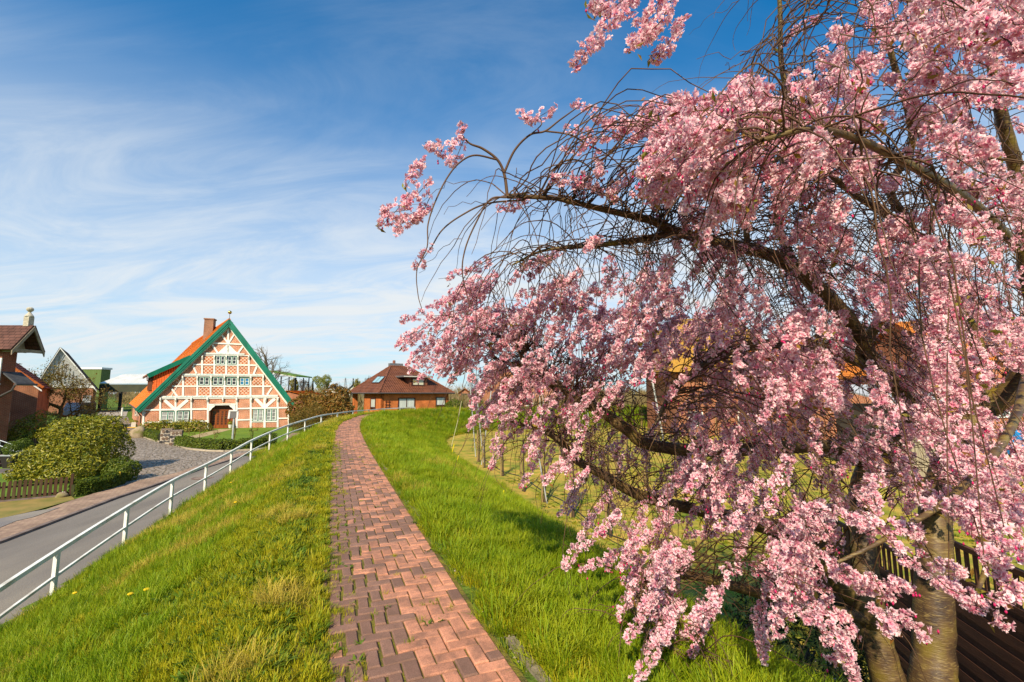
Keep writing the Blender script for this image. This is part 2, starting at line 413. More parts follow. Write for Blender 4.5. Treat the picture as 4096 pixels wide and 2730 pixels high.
def path_near(x, y):
    """signed distance to the path line (right positive) and arc length, for arrays"""
    x = np.atleast_1d(np.asarray(x, float)).ravel(); y = np.atleast_1d(np.asarray(y, float)).ravel()
    D = np.empty(len(x)); A = np.empty(len(x)); sub = PL[::6]; C = 20000
    for i in range(0, len(x), C):
        q = (x[i:i + C, None] - sub[None, :, 0]) ** 2 + (y[i:i + C, None] - sub[None, :, 1]) ** 2
        k = q.argmin(1) * 6
        dx = x[i:i + C] - PL[k, 0]; dy = y[i:i + C] - PL[k, 1]
        al = dx * TAN[k, 0] + dy * TAN[k, 1]
        k = np.clip(k + np.round(al / 0.05).astype(int), 0, len(PL) - 1)
        dx = x[i:i + C] - PL[k, 0]; dy = y[i:i + C] - PL[k, 1]
        sd = dx * NRM[k, 0] + dy * NRM[k, 1]
        D[i:i + C] = np.sign(sd) * np.hypot(dx, dy); A[i:i + C] = ARC[k]
    return D, A
def terrain(x, y, want=False):
    shp = np.shape(x); D, A = path_near(x, y); ad = np.abs(D); yy = np.ravel(np.asarray(y, float)); xx = np.ravel(np.asarray(x, float))
    lo = LOWA(yy)
    sl = np.where(D > 0, 0.46, 0.535)
    t = np.maximum(ad - 0.8, 0); prof = -sl * np.sqrt(t * t + 0.09) + sl * 0.3
    # the bank on the orchard side: gentle at the top, steep lower down near the camera
    st = np.clip((17.0 - yy) / 5.0, 0, 1)
    steep = -0.14 * np.maximum(ad - 0.8, 0) - 0.50 * 0.15 * np.logaddexp(0, np.clip((ad - 2.2) / 0.15, -50, 50))
    prof = np.where(D > 0, prof * (1 - st) + steep * st, prof)
    bump = (vnoise(xx, yy, 1.3, 3) - 0.5) * 0.10 + (vnoise(xx, yy, 0.45, 5) - 0.5) * 0.05
    prof = prof + bump * np.clip((ad - 0.75) / 0.6, 0, 1) * np.clip((prof - lo) / 0.4, 0, 1)
    cut = (D < 0) & (yy > -4) & (yy < 25.5) & (xx < rail_x(yy) - 0.12)
    prof = np.where(cut, -9.0, prof)
    k = 0.12
    z = np.where(prof - lo > 1, prof, lo + k * np.logaddexp(0, np.clip((prof - lo) / k, -50, 50)) * np.clip((prof - lo + 0.5) / 0.5, 0, 1))
    z = np.where(ad < 0.72, -0.035, z)
    z = np.where(cut, lo, z)
    if want: return z.reshape(shp), D.reshape(shp)
    return z.reshape(shp)
def th(x, y): return float(terrain(np.array([x]), np.array([y]))[0])

def axis(fine0, fine1, step, far, n):
    a = np.arange(fine0, fine1 + 1e-6, step)
    r = fine1 + (far - fine1) * np.linspace(0, 1, n + 1)[1:] ** 2.2; l = fine0 - (far + fine0) * np.linspace(0, 1, n + 1)[1:] ** 2.2
    return np.concatenate([l[::-1], a, r])
gx = axis(-30, 30, 0.25, 2500, 24); gy = axis(-6, 62, 0.25, 2500, 24)
GX, GY = np.meshgrid(gx, gy); GZ, GD = terrain(GX, GY, True)
far = np.hypot(GX, GY - 20) > 60
GZ[far] = np.where(np.abs(GD[far]) > 6, LOWA(GY[far]), GZ[far])
nx_, ny_ = len(gx), len(gy)
ii, jj = np.meshgrid(np.arange(nx_ - 1), np.arange(ny_ - 1)); q0 = jj * nx_ + ii
GF = np.stack([q0, q0 + 1, q0 + nx_ + 1, q0 + nx_], -1).reshape(-1, 4)
onp = 1 - np.clip((np.abs(GD) - 0.8) / 4.0, 0, 1)
dryn = np.clip((vnoise(GX, GY, 1.6, 11) * 0.6 + vnoise(GX, GY, 0.5, 12) * 0.4 - 0.45) * 3, 0, 1)
orch = ((GD > 4.9) & (GD < 60) & (GY < 52)) * 1.0

def ground_material():
    m = bpy.data.materials.new('ground'); m.use_nodes = True; nt = m.node_tree; b = nt.nodes['Principled BSDF']
    b.inputs['Roughness'].default_value = 0.95; b.inputs['Specular IOR Level'].default_value = 0.1
    tc = nn(nt, 'ShaderNodeTexCoord')
    def noise(s, d=6):
        n = nn(nt, 'ShaderNodeTexNoise'); n.inputs['Scale'].default_value = s; n.inputs['Detail'].default_value = d
        nt.links.new(tc.outputs['Object'], n.inputs['Vector']); return n.outputs['Fac']
    def rg(f, a, b_):
        n = nn(nt, 'ShaderNodeMapRange'); n.inputs[1].default_value = a; n.inputs[2].default_value = b_; nt.links.new(f, n.inputs[0]); return n.outputs[0]
    def mix(f, a, b_):
        n = nn(nt, 'ShaderNodeMix', data_type='RGBA'); nt.links.new(f, n.inputs['Factor'])
        for k, c in (('A', a), ('B', b_)):
            if isinstance(c, tuple): n.inputs[k].default_value = lin(c)
            else: nt.links.new(c, n.inputs[k])
        return n.outputs['Result']
    green = mix(rg(noise(1.1), 0.35, 0.65), (0.085, 0.15, 0.018), (0.16, 0.20, 0.03))
    green = mix(rg(noise(9, 8), 0.45, 0.7), green, (0.05, 0.085, 0.012))
    soil = mix(rg(noise(2.2), 0.40, 0.62), (0.55, 0.36, 0.07), (0.22, 0.27, 0.02))
    soil = mix(rg(noise(14, 8), 0.4, 0.75), soil, (0.34, 0.22, 0.05))
    a = nn(nt, 'ShaderNodeAttribute'); a.attribute_name = 'orch'
    ad = nn(nt, 'ShaderNodeMath', operation='MULTIPLY'); nt.links.new(a.outputs['Fac'], ad.inputs[0]); nt.links.new(rg(noise(0.5), 0.25, 0.5), ad.inputs[1])
    nt.links.new(mix(ad.outputs[0], green, soil), b.inputs['Base Color'])
    bp = nn(nt, 'ShaderNodeBump'); bp.inputs['Strength'].default_value = 0.8; bp.inputs['Distance'].default_value = 0.05
    nt.links.new(noise(22, 8), bp.inputs['Height']); nt.links.new(bp.outputs[0], b.inputs['Normal'])
    return m
struct('ground', np_mesh('ground', np.stack([GX.ravel(), GY.ravel(), GZ.ravel()], 1), GF, ground_material(), {'orch': orch.ravel()}, smooth=True))

# ------------------------------------------------------------------ sheets laid on the low ground (road, pavement, forecourt, lawn)
def sheet(name, pts, off, m):
    bm = bmesh.new(); vs = [bm.verts.new((p[0], p[1], 0)) for p in pts]; bm.faces.new(vs)
    for yc in np.arange(0, 60, 2.0):
        bmesh.ops.bisect_plane(bm, geom=bm.verts[:] + bm.edges[:] + bm.faces[:], plane_co=(0, yc, 0), plane_no=(0, 1, 0))
    for v in bm.verts: v.co.z = LOW(v.co.y) + off
    bmesh.ops.triangulate(bm, faces=bm.faces[:]); bmesh.ops.recalc_face_normals(bm, faces=bm.faces[:])
    me = bpy.data.meshes.new(name); bm.to_mesh(me); bm.free()
    if me.polygons[0].normal.z < 0: me.flip_normals()
    add_uv(me); me.materials.append(m); return struct(name, me)
def gp(*uv): return [tuple(g(u, v))[:2] for u, v in uv]
asphalt = mat('asphalt', (0.165, 0.142, 0.125), (0.215, 0.186, 0.162), scale=0.7, rough=0.9, bump=0.5, bscale=70, c3=(0.235, 0.20, 0.165), s3=0.45, stretch=(1.6, 0.35, 1))
kerb_line = gp((0, 2175), (456, 2000), (600, 1952), (740, 1903), (926, 1842)); kerb_line = [(-12.2, -6.0), (-12.6, 4.0)] + kerb_line + [(-15.6, 29.0), (-16.6, 34.0), (-18.0, 41.0)]
road_r = [(p.x + 0.35, p.y) for p in rail_pts[:9]]
sheet('road', kerb_line + [(-16.0, 41.0), (-14.2, 34.0), (-13.4, 27.5)] + road_r[::-1] + [(-4.0, -6.0)], 0.012, asphalt)
pav_far = gp((64, 2085), (287, 2005), (504, 1938), (700, 1896), (800, 1865), (950, 1817), (1080, 1800))
pav_far = [(-15.2, -6), (-15.4, 6.0)] + pav_far + [(-19.5, 41.0)]
pave_m = brick_mat('pavement_setts', (0.40, 0.27, 0.19), (0.31, 0.20, 0.15), (0.19, 0.13, 0.085), w=0.2, h=0.1, ms=0.008, rot=12)
sheet('pavement', pav_far + [(p[0] - 0.06, p[1]) for p in kerb_line[::-1]], 0.03, pave_m)
kerb = MB()
for a, b_ in zip(kerb_line[:-1], kerb_line[1:]):
    kerb.bar((a[0], a[1], LOW(a[1]) + 0.03), (b_[0], b_[1], LOW(b_[1]) + 0.03), 0.12, 0.09)
struct('kerb', kerb.mesh('kerb', mat('kerb_stone', (0.13, 0.095, 0.085), (0.21, 0.16, 0.14), scale=3, rough=0.9, bump=0.3)))

def cobble_material():
    m = bpy.data.materials.new('cobbles'); m.use_nodes = True; nt = m.node_tree; b = nt.nodes['Principled BSDF']; b.inputs['Roughness'].default_value = 0.8
    tc = nn(nt, 'ShaderNodeTexCoord'); mp = nn(nt, 'ShaderNodeMapping'); mp.inputs['Scale'].default_value = (4.2, 6.0, 1); nt.links.new(tc.outputs['UV'], mp.inputs[0])
    v = nn(nt, 'ShaderNodeTexVoronoi', feature='DISTANCE_TO_EDGE'); v.inputs['Scale'].default_value = 1; nt.links.new(mp.outputs[0], v.inputs['Vector'])
    c = nn(nt, 'ShaderNodeTexVoronoi'); c.inputs['Scale'].default_value = 1; nt.links.new(mp.outputs[0], c.inputs['Vector'])
    cr = nn(nt, 'ShaderNodeValToRGB'); e = cr.color_ramp.elements; e[0].color = (0.24, 0.185, 0.15, 1); e[1].color = (0.42, 0.345, 0.29, 1)
    sx = nn(nt, 'ShaderNodeSeparateColor'); nt.links.new(c.outputs['Color'], sx.inputs[0]); nt.links.new(sx.outputs[0], cr.inputs[0])
    r = nn(nt, 'ShaderNodeMapRange'); r.inputs[1].default_value = 0.02; r.inputs[2].default_value = 0.13; nt.links.new(v.outputs['Distance'], r.inputs[0])
    mx = nn(nt, 'ShaderNodeMix', data_type='RGBA'); nt.links.new(r.outputs[0], mx.inputs['Factor']); mx.inputs['A'].default_value = (0.15, 0.11, 0.06, 1); nt.links.new(cr.outputs[0], mx.inputs['B'])
    nt.links.new(mx.outputs['Result'], b.inputs['Base Color'])
    bp = nn(nt, 'ShaderNodeBump'); bp.inputs['Strength'].default_value = 1.0; bp.inputs['Distance'].default_value = 0.04; nt.links.new(r.outputs[0], bp.inputs['Height']); nt.links.new(bp.outputs[0], b.inputs['Normal'])
    return m
curb_px = [(560, 1745), (600, 1760), (652, 1773), (695, 1782), (758, 1800), (828, 1807), (898, 1809), (1003, 1803), (1080, 1796), (1150, 1788)]
curb_w = gp(*curb_px)
cob = gp((504, 1938), (700, 1896), (800, 1865), (950, 1817), (1080, 1799)) + curb_w[-2::-1] + gp((540, 1725), (520, 1690), (510, 1668), (430, 1668), (440, 1700), (455, 1760), (430, 1850), (440, 1930))
sheet('forecourt', cob, 0.024, cobble_material())
sheet('driveway', gp((505, 1666), (512, 1645), (400, 1645), (385, 1666)), 0.018, mat('concrete_drive', (0.42, 0.34, 0.26), (0.34, 0.27, 0.2), scale=0.5, bump=0.2))
lawn_m = mat('lawn', (0.15, 0.22, 0.012), (0.10, 0.17, 0.010), scale=0.8, rough=0.95, bump=0.6, bscale=40)
sheet('lawn', curb_w + gp((1170, 1712), (1000, 1712), (760, 1722), (570, 1728)), 0.016, lawn_m)
sheet('garden_lawn', gp((0, 2000), (270, 1980), (430, 1960), (500, 1935), (430, 1880), (420, 1780), (150, 1735), (0, 1735), (-300, 1760), (-500, 2000)), 0.012, mat('garden_lawn', (0.13, 0.21, 0.015), (0.09, 0.15, 0.01), scale=0.8, rough=0.95, bump=0.6, bscale=40))
sheet('garden_path', gp((880, 1718), (930, 1718), (830, 1745), (700, 1775), (672, 1772), (780, 1742)), 0.024, mat('sand_path', (0.42, 0.32, 0.17), (0.34, 0.25, 0.13), scale=2, rough=0.95, bump=0.3))
sheet('dirt_verge', gp((-300, 2110), (0, 2010), (150, 1998), (280, 1985), (300, 2002), (150, 2045), (0, 2080), (-300, 2200)), 0.037, mat('dirt_verge', (0.30, 0.20, 0.06), (0.16, 0.15, 0.03), scale=1.5, rough=0.95, bump=0.6))
sheet('asphalt_patch', gp((-400, 2210), (0, 2080), (130, 2052), (240, 2035), (130, 2075), (64, 2090), (-300, 2240)), 0.041, mat('asphalt_patch', (0.19, 0.17, 0.165), (0.27, 0.23, 0.19), scale=1.2, rough=0.95, bump=0.5, bscale=50))
cb = MB()
for a, b_ in zip(curb_w[:-1], curb_w[1:]): cb.bar((a[0], a[1], LOW(a[1]) + 0.03), (b_[0], b_[1], LOW(b_[1]) + 0.03), 0.16, 0.14)
struct('lawn_kerb', cb.mesh('lawn_kerb', mat('pale_kerb', (0.46, 0.38, 0.28), (0.34, 0.28, 0.2), scale=2, rough=0.9)))

# ------------------------------------------------------------------ brick path on the crest: herringbone pavers
def paver_material(name, per_object):
    m = bpy.data.materials.new(name); m.use_nodes = True; nt = m.node_tree; b = nt.nodes['Principled BSDF']; b.inputs['Roughness'].default_value = 0.88; b.inputs['Specular IOR Level'].default_value = 0.25
    tc = nn(nt, 'ShaderNodeTexCoord'); geo = nn(nt, 'ShaderNodeNewGeometry')
    if per_object: src = nn(nt, 'ShaderNodeObjectInfo').outputs['Color']
    else:
        a = nn(nt, 'ShaderNodeAttribute'); a.attribute_name = 'col'; src = a.outputs['Color']
    def noise(s, d, r=0.6):
        n = nn(nt, 'ShaderNodeTexNoise'); n.inputs['Scale'].default_value = s; n.inputs['Detail'].default_value = d; n.inputs['Roughness'].default_value = r
        nt.links.new(geo.outputs['Position'], n.inputs['Vector']); return n.outputs['Fac']
    def rg(f, lo, hi, c, d):
        n = nn(nt, 'ShaderNodeMapRange')
        for i, v in enumerate((lo, hi, c, d)): n.inputs[i + 1].default_value = v
        nt.links.new(f, n.inputs[0]); return n.outputs[0]
    mul = nn(nt, 'ShaderNodeMix', data_type='RGBA', blend_type='MULTIPLY'); mul.inputs['Factor'].default_value = 1
    nt.links.new(src, mul.inputs['A']); nt.links.new(rg(noise(170, 3, 0.7), 0.3, 0.7, 0.62, 1.35), mul.inputs['B'])
    # weathering: dark film in patches, and pale grit
    dk = nn(nt, 'ShaderNodeMix', data_type='RGBA'); nt.links.new(rg(noise(6, 8, 0.7), 0.41, 0.62, 0, 0.70), dk.inputs['Factor']); nt.links.new(mul.outputs['Result'], dk.inputs['A']); dk.inputs['B'].default_value = (0.16, 0.088, 0.062, 1)
    gr = nn(nt, 'ShaderNodeMix', data_type='RGBA'); nt.links.new(rg(noise(330, 2), 0.70, 0.74, 0, 0.75), gr.inputs['Factor']); nt.links.new(dk.outputs['Result'], gr.inputs['A']); gr.inputs['B'].default_value = (0.75, 0.55, 0.45, 1)
    nt.links.new(gr.outputs['Result'], b.inputs['Base Color'])
    bp = nn(nt, 'ShaderNodeBump'); bp.inputs['Strength'].default_value = 0.5; bp.inputs['Distance'].default_value = 0.006
    nt.links.new(noise(120, 5), bp.inputs['Height']); nt.links.new(bp.outputs[0], b.inputs['Normal'])
    return m
def paver_shape(l, w, h=0.07, bev=0.008):
    bm = bmesh.new(); bmesh.ops.create_cube(bm, size=1.0)
    for v in bm.verts: v.co = Vector((v.co.x * l, v.co.y * w, (v.co.z - 0.5) * h))
    top = [e for e in bm.edges if all(v.co.z > -1e-6 for v in e.verts)]
    bmesh.ops.bevel(bm, geom=top, offset=bev, segments=1, affect='EDGES')
    bm.faces.ensure_lookup_table()
    bot = [f for f in bm.faces if f.normal.z < -0.9]; bmesh.ops.delete(bm, geom=bot, context='FACES')
    V = np.array([v.co[:] for v in bm.verts]); bm.verts.index_update(); F = [[v.index for v in f.verts] for f in bm.faces]
    me = bpy.data.meshes.new('brick'); bm.to_mesh(me); bm.free(); return me, V, F
BR, BRV, BRF = paver_shape(0.192, 0.092)
BH, BHV, BHF = paver_shape(0.092, 0.092)
mp_obj = paver_material('paver', True); mp_att = paver_material('paver_far', False)
BR.materials.append(mp_obj); BH.materials.append(mp_obj)
path_root_me = MB()
bed_V = []; bed_F = []
idx = np.arange(0, len(PL), 5)
for k in idx:
    for s_ in (-0.66, 0.585): bed_V.append((PL[k, 0] + NRM[k, 0] * s_, PL[k, 1] + NRM[k, 1] * s_, -0.016))
for k in range(len(idx) - 1): bed_F.append((2 * k, 2 * k + 1, 2 * k + 3, 2 * k + 2))
path = struct('footpath', np_mesh('footpath', np.array(bed_V), np.array(bed_F), mat('path_bed', (0.20, 0.17, 0.02), (0.10, 0.085, 0.02), scale=9, rough=1.0, bump=0.8, bscale=60)))
NC = 11; W_ = 0.1
cells = []
for yk in range(0, int(ARC[-1] / W_) - 2):
    for xk in range(-1, NC):
        c = (xk - yk) % 4
        if c == 0:
            if xk == -1: cells.append((0.5, yk + 0.5, 'h'))
            elif xk == NC - 1: cells.append((xk + 0.5, yk + 0.5, 'h'))
            else: cells.append((xk + 1.0, yk + 0.5, 'H'))
        elif c == 3 and xk >= 0: cells.append((xk + 0.5, yk + 1.0, 'V'))
cam_near = []
for (cx_, cy_, kd) in cells:
    s = cy_ * W_; k = int(min(s / 0.05, len(PL) - 1)); t = (cx_ - NC / 2) * W_
    x, y = PL[k, 0] + NRM[k, 0] * t, PL[k, 1] + NRM[k, 1] * t
    r_ = rng.random(4); acr = (t + 0.55) / 1.1
    # left half dark and worn, right half salmon, with odd ones of either
    pk = np.clip(0.46 + (acr - 0.50) * 3.4 + (vnoise(x, y, 0.35, 4) - 0.5) * 1.3, 0.05, 0.72)
    if y > 14: pk = max(pk, 0.55)
    pink = r_[0] < pk
    col = np.array((0.56, 0.245, 0.15)) if pink else np.array((0.25, 0.135, 0.098))
    col = col * (0.85 + 0.3 * r_[1]); col = col * (1 - 0.25 * r_[2] * (r_[3] > 0.6))
    if acr < 0.10 and rng.random() < 0.45: continue                # lost under the grass at the left edge
    z = (rng.random() - 0.5) * 0.008 - 0.05 * max(0, 0.16 - acr) - 0.002
    cam_near.append((math.hypot(x, y - 0.6) + (10 if y < 1.2 else 0), x, y, z, math.atan2(TAN[k, 1], TAN[k, 0]) + (math.pi / 2 if kd in 'Hh' else 0) + (rng.random() - 0.5) * 0.05, kd, col))
def LFT(p): d_, _ = path_near(p[0], p[1]); return d_[0] < -0.08
cam_near.sort(key=lambda q: q[0])
for (_, x, y, z, ang, kd, col) in cam_near[:300]:
    o = bpy.data.objects.new('brick', BH if kd == 'h' else BR); COL.objects.link(o); o.parent = path
    o.location = (x, y, z); o.rotation_euler = (rng.normal(0, 0.012), rng.normal(0, 0.012), ang); o.color = (*col, 1)
    if kd == 'V' and LFT((x, y)): o.scale = (1, 0.80, 1)
acc = {4: Acc(), }
V_ = []; Q_ = []; T_ = []; C_ = []; nb_ = 0
for (_, x, y, z, ang, kd, col) in cam_near[300:]:
    V0, F0 = (BHV, BHF) if kd == 'h' else (BRV, BRF)
    ca, sa = math.cos(ang), math.sin(ang)
    V_.append(np.stack([V0[:, 0] * ca - V0[:, 1] * sa + x, V0[:, 0] * sa + V0[:, 1] * ca + y, V0[:, 2] + z], 1)); C_.append(np.tile((*col, 1.0), (len(V0), 1)))
    for f in F0: Q_.append([i + nb_ for i in f])
    nb_ += len(V0)
me = bpy.data.meshes.new('bricks_beyond'); me.from_pydata(np.concatenate(V_).tolist(), [], Q_); me.update()
a_ = me.attributes.new('col', 'FLOAT_COLOR', 'POINT'); a_.data.foreach_set('color', np.concatenate(C_).astype(np.float32).ravel()); me.materials.append(mp_att)
o = bpy.data.objects.new('bricks_beyond', me); COL.objects.link(o); o.parent = path; o['kind'] = 'stuff'
# broken concrete edging on the right of the path
edge_m = mat('edging_concrete', (0.25, 0.20, 0.13), (0.16, 0.13, 0.08), scale=6, rough=0.95, bump=0.7, bscale=30, c3=(0.16, 0.16, 0.04), s3=4)
s = 4.0; ek = 0
while s < 34:
    L = 0.5 + rng.random() * 0.5
    gap = rng.random() < 0.42 and s > 9
    if not gap:
        k = int(s / 0.05); k2 = int((s + L - 0.03) / 0.05)
        e = MB(); off = 0.665 + rng.normal(0, 0.008)
        a = (PL[k, 0] + NRM[k, 0] * off, PL[k, 1] + NRM[k, 1] * off, -0.065 + rng.normal(0, 0.012)); b_ = (PL[k2, 0] + NRM[k2, 0] * off, PL[k2, 1] + NRM[k2, 1] * off, -0.065 + rng.normal(0, 0.006))
        e.bar(a, b_, 0.06, 0.12); part('edging_stone', e, edge_m, path)
    s += L
# crushed grit between pavers and edging
gv = Acc()
for _ in range(2600):
    s = 3 + rng.random() ** 1.3 * 22; k = int(s / 0.05); t = 0.60 + rng.random() * 0.16 + abs(rng.normal(0, 0.02)); r0 = 0.004 + rng.random() ** 2 * 0.012
    c = np.array([PL[k, 0] + NRM[k, 0] * t, PL[k, 1] + NRM[k, 1] * t, -0.025 + r0 * 0.4])
    oc = np.array([[1, 0, 0], [-1, 0, 0], [0, 1, 0], [0, -1, 0], [0, 0, 0.7], [0, 0, -0.7]]) * r0 * (0.7 + 0.6 * rng.random((6, 1)))
    gv.add(c + oc, np.array([[0, 2, 4], [2, 1, 4], [1, 3, 4], [3, 0, 4], [2, 0, 5], [1, 2, 5], [3, 1, 5], [0, 3, 5]]))
V, F, _ = gv.done()
o = bpy.data.objects.new('gravel', np_mesh('gravel', V, F, mat('gravel', (0.34, 0.28, 0.19), (0.19, 0.15, 0.10), scale=40))); COL.objects.link(o); o['kind'] = 'stuff'; o['label'] = 'pale grit along the right edge of the path'; o['category'] = 'gravel'
# ------------------------------------------------------------------ half-timbered farmhouse
def farmhouse():
    Lc = g(*Z2(258, 1398)); zb = Lc.z
    Rd = 48.3; Rc = Vector(((1153 - 2048) / FPX * Rd, Rd, zb))
    pl = Plane((Lc.x, Lc.y, 0), (Rc.x - Lc.x, Rc.y - Lc.y, 0))
    dep = Vector((-0.655, 0.755, 0)).normalized()                    # the way the ridge runs back
    root = thing('farmhouse', 'half-timbered farmhouse with white beams, brick infill, green bargeboards and orange tiled roof', 'house', (Lc.x, Lc.y, zb))
    white = mat('white_timber', (0.80, 0.78, 0.72), (0.70, 0.68, 0.62), scale=3, rough=0.6, bump=0.1)
    green = mat('green_paint', (0.006, 0.165, 0.105), (0.004, 0.12, 0.075), scale=2, rough=0.45, bump=0.15, bscale=20, stretch=(1, 1, 0.2))
    BA, BB, MO = (0.50, 0.145, 0.055), (0.39, 0.105, 0.042), (0.66, 0.48, 0.36)
    bm = [brick_mat('infill_flat', BA, BB, MO, w=0.30, h=0.10, ms=0.014),
          brick_mat('infill_diag', BA, BB, MO, w=0.34, h=0.11, ms=0.016, rot=45),
          brick_mat('infill_diag_back', BA, BB, MO, w=0.34, h=0.11, ms=0.016, rot=-45),
          brick_mat('infill_square', BA, BB, MO, w=0.24, h=0.24, ms=0.032, rot=45, offset=0.0)]
    A = lambda x, y, off=0.0: pl.px(*Z2(x, y), off)
    h0 = zb
    def strip(pts): return [A(x, y) for x, y in pts]
    def gable_y(x):                                                 # underside of the rakes, in zoom pixels
        return 1160 + (x - 258) * (190 - 1160) / (1270 - 258) if x < 1270 else 190 + (x - 1270) * (1105 - 190) / (1962 - 1270)
    # wall slabs: left of the door, above it, right of it
    w = MB()
    for pts in ([(258, 1399), (258, 1160), (1040, gable_y(1040)), (1040, 1389)], [(1040, 1112), (1040, gable_y(1040)), (1270, 190), (1340, gable_y(1340)), (1340, 1110)], [(1340, 1384), (1340, gable_y(1340)), (1962, 1105), (1962, 1370)]):
        pl.slab(w, strip(pts), -0.30, 0.30)
    part('gable_wall', w, bm[0], root)
    # infill panels, each proud of the wall by a hair, set between the timbers
    panels = [((305, 1175), (450, 1300), 0), ((490, 1050), (640, 1155), 1), ((660, 1050), (815, 1155), 2), ((850, 1042), (1005, 1150), 1), ((845, 1172), (1000, 1285), 1), ((1375, 1030), (1508, 1135), 2), ((1372, 1155), (1502, 1265), 1), ((1368, 1292), (1500, 1382), 2),
              ((1548, 1030), (1690, 1130), 2), ((1705, 1030), (1825, 1125), 1), ((1850, 1035), (1950, 1125), 1), ((1848, 1150), (1950, 1250), 0), ((1848, 1275), (1950, 1355), 0), ((1536, 1312), (1665, 1372), 0), ((1697, 1308), (1815, 1365), 0),
              ((1040, 1040), (1180, 1088), 2), ((1212, 1035), (1345, 1085), 1), ((748, 780), (885, 878), 3), ((1535, 790), (1655, 878), 3), ((1680, 800), (1740, 878), 3), ((650, 800), (718, 878), 3),
              ((742, 898), (880, 995), 0), ((910, 900), (1042, 990), 3), ((1072, 898), (1200, 988), 3), ((1230, 897), (1355, 986), 3), ((1382, 897), (1505, 985), 3), ((1532, 900), (1650, 985), 0), ((620, 900), (710, 996), 0), ((1676, 900), (1740, 984), 0),
              ((968, 648), (1080, 740), 3), ((1108, 650), (1218, 742), 3), ((1245, 652), (1353, 742), 3), ((1380, 655), (1482, 742), 3), ((1508, 655), (1580, 745), 2), ((862, 645), (938, 735), 2), ((975, 535), (1088, 628), 3), ((1385, 548), (1487, 635), 3)]
    for (x0, y0), (x1, y1), k in panels:
        q = MB(); (a0, b0), (a1, b1) = A(x0, y1), A(x1, y0); pl.rslab(q, a0, b0, a1, b1, 0.0, 0.022); part('infill_panel', q, bm[k], root)
    # timbers
    def beam(nm, pts, th=0.075, m=white):
        q = MB(); pl.slab(q, [A(x, y) for x, y in pts], 0.0, th); return part(nm, q, m, root)
    def post(x, y0, y1, w_=24, th=0.07):
        w_ *= 0.84; beam('post', [(x - w_ / 2, y1), (x + w_ / 2, y1), (x + w_ / 2, y0), (x - w_ / 2, y0)], th)
    def rail(x0, y0, x1, y1, w_=20, th=0.082):
        w_ *= 0.86; beam('beam', [(x0, y0 + w_ / 2), (x1, y1 + w_ / 2), (x1, y1 - w_ / 2), (x0, y0 - w_ / 2)], th)
    def brace(x0, y0, x1, y1, w_=20, th=0.064):
        w_ *= 0.85; dx, dy = x1 - x0, y1 - y0; l = math.hypot(dx, dy); ox, oy = -dy / l * w_ / 2, dx / l * w_ / 2
        beam('brace', [(x0 + ox, y0 + oy), (x1 + ox, y1 + oy), (x1 - ox, y1 - oy), (x0 - ox, y0 - oy)], th)
    # ground floor
    for x, y1, w_ in ((272, 1398, 30), (470, 1310, 26), (648, 1310, 26), (830, 1310, 24), (1520, 1378, 26), (1680, 1375, 30), (1832, 1372, 26), (1956, 1370, 16)):
        post(x, 1150 if x == 272 else (1110 if x == 1956 else 1015), y1, w_)
    post(1022, 1030, 1388, 24); post(1357, 1025, 1384, 26)
    rail(258, 1165, 1030, 1152, 22); rail(258, 1308, 1022, 1292, 18); rail(1350, 1148, 1962, 1135, 20); rail(1350, 1280, 1540, 1274, 20); rail(1835, 1262, 1962, 1258, 18)
    rail(1530, 1300, 1840, 1296, 16); rail(1345, 1388, 1965, 1374, 20)
    rail(490, 1013, 1835, 1000, 26, 0.16)                           # first jetty beam
    rail(480, 1034, 1850, 1020, 12, 0.11)
    for x0, y0, x1, y1 in ((520, 1050, 650, 1165), (790, 1045, 650, 1165), (1575, 1030, 1682, 1135), (1800, 1030, 1682, 1135)): brace(x0, y0, x1, y1, 42)
    # upper floor
    rail(735, 753, 1672, 757, 22, 0.16); rail(745, 770, 1672, 772, 10, 0.11); rail(610, 888, 1760, 888, 18)
    for x in (735, 900, 1055, 1215, 1370, 1518, 1665): post(x, 770, 998, 26 if x in (735, 1665) else 24)
    brace(600, 915, 665, 1000, 24); brace(1765, 905, 1710, 988, 24); brace(600, 1000, 745, 765, 8)
    # second upper floor
    rail(985, 507, 1450, 517, 20, 0.16); rail(970, 527, 1500, 533, 10, 0.11); rail(850, 636, 1590, 645, 18)
    for x in (955, 1098, 1235, 1370, 1498): post(x, 530, 745, 24)
    brace(850, 652, 890, 738, 24); brace(1592, 655, 1552, 748, 24)
    # peak
    post(1258, 210, 500, 26); rail(1085, 388, 1420, 402, 18)
    brace(1255, 385, 1180, 290, 22); brace(1265, 385, 1325, 290, 22); brace(1075, 405, 1135, 500, 24); brace(1430, 425, 1370, 505, 24)
    beam('knee_panel', [(1140, 500), (1255, 395), (1375, 510)], 0.07)
    # raking edge timbers along both slopes
    brace(258, 1172, 1270, 200, 22, 0.09); brace(1962, 1118, 1270, 200, 22, 0.09)
    # carved strips on the jetty beams: a line of small coloured blocks
    strip_m = mat('carved_strip', (0.72, 0.70, 0.64), (0.16, 0.40, 0.42), scale=9, rough=0.7, lo=0.5, hi=0.58)
    for x0, y0, x1, y1 in ((505, 1011, 1825, 1000), (745, 750, 1665, 757), (990, 503, 1445, 517)):
        q = MB(); pl.slab(q, [A(x0, y0 + 5), A(x1, y1 + 5), A(x1, y1 - 5), A(x0, y0 - 5)], 0.161, 0.006); part('carved_strip', q, strip_m, root)
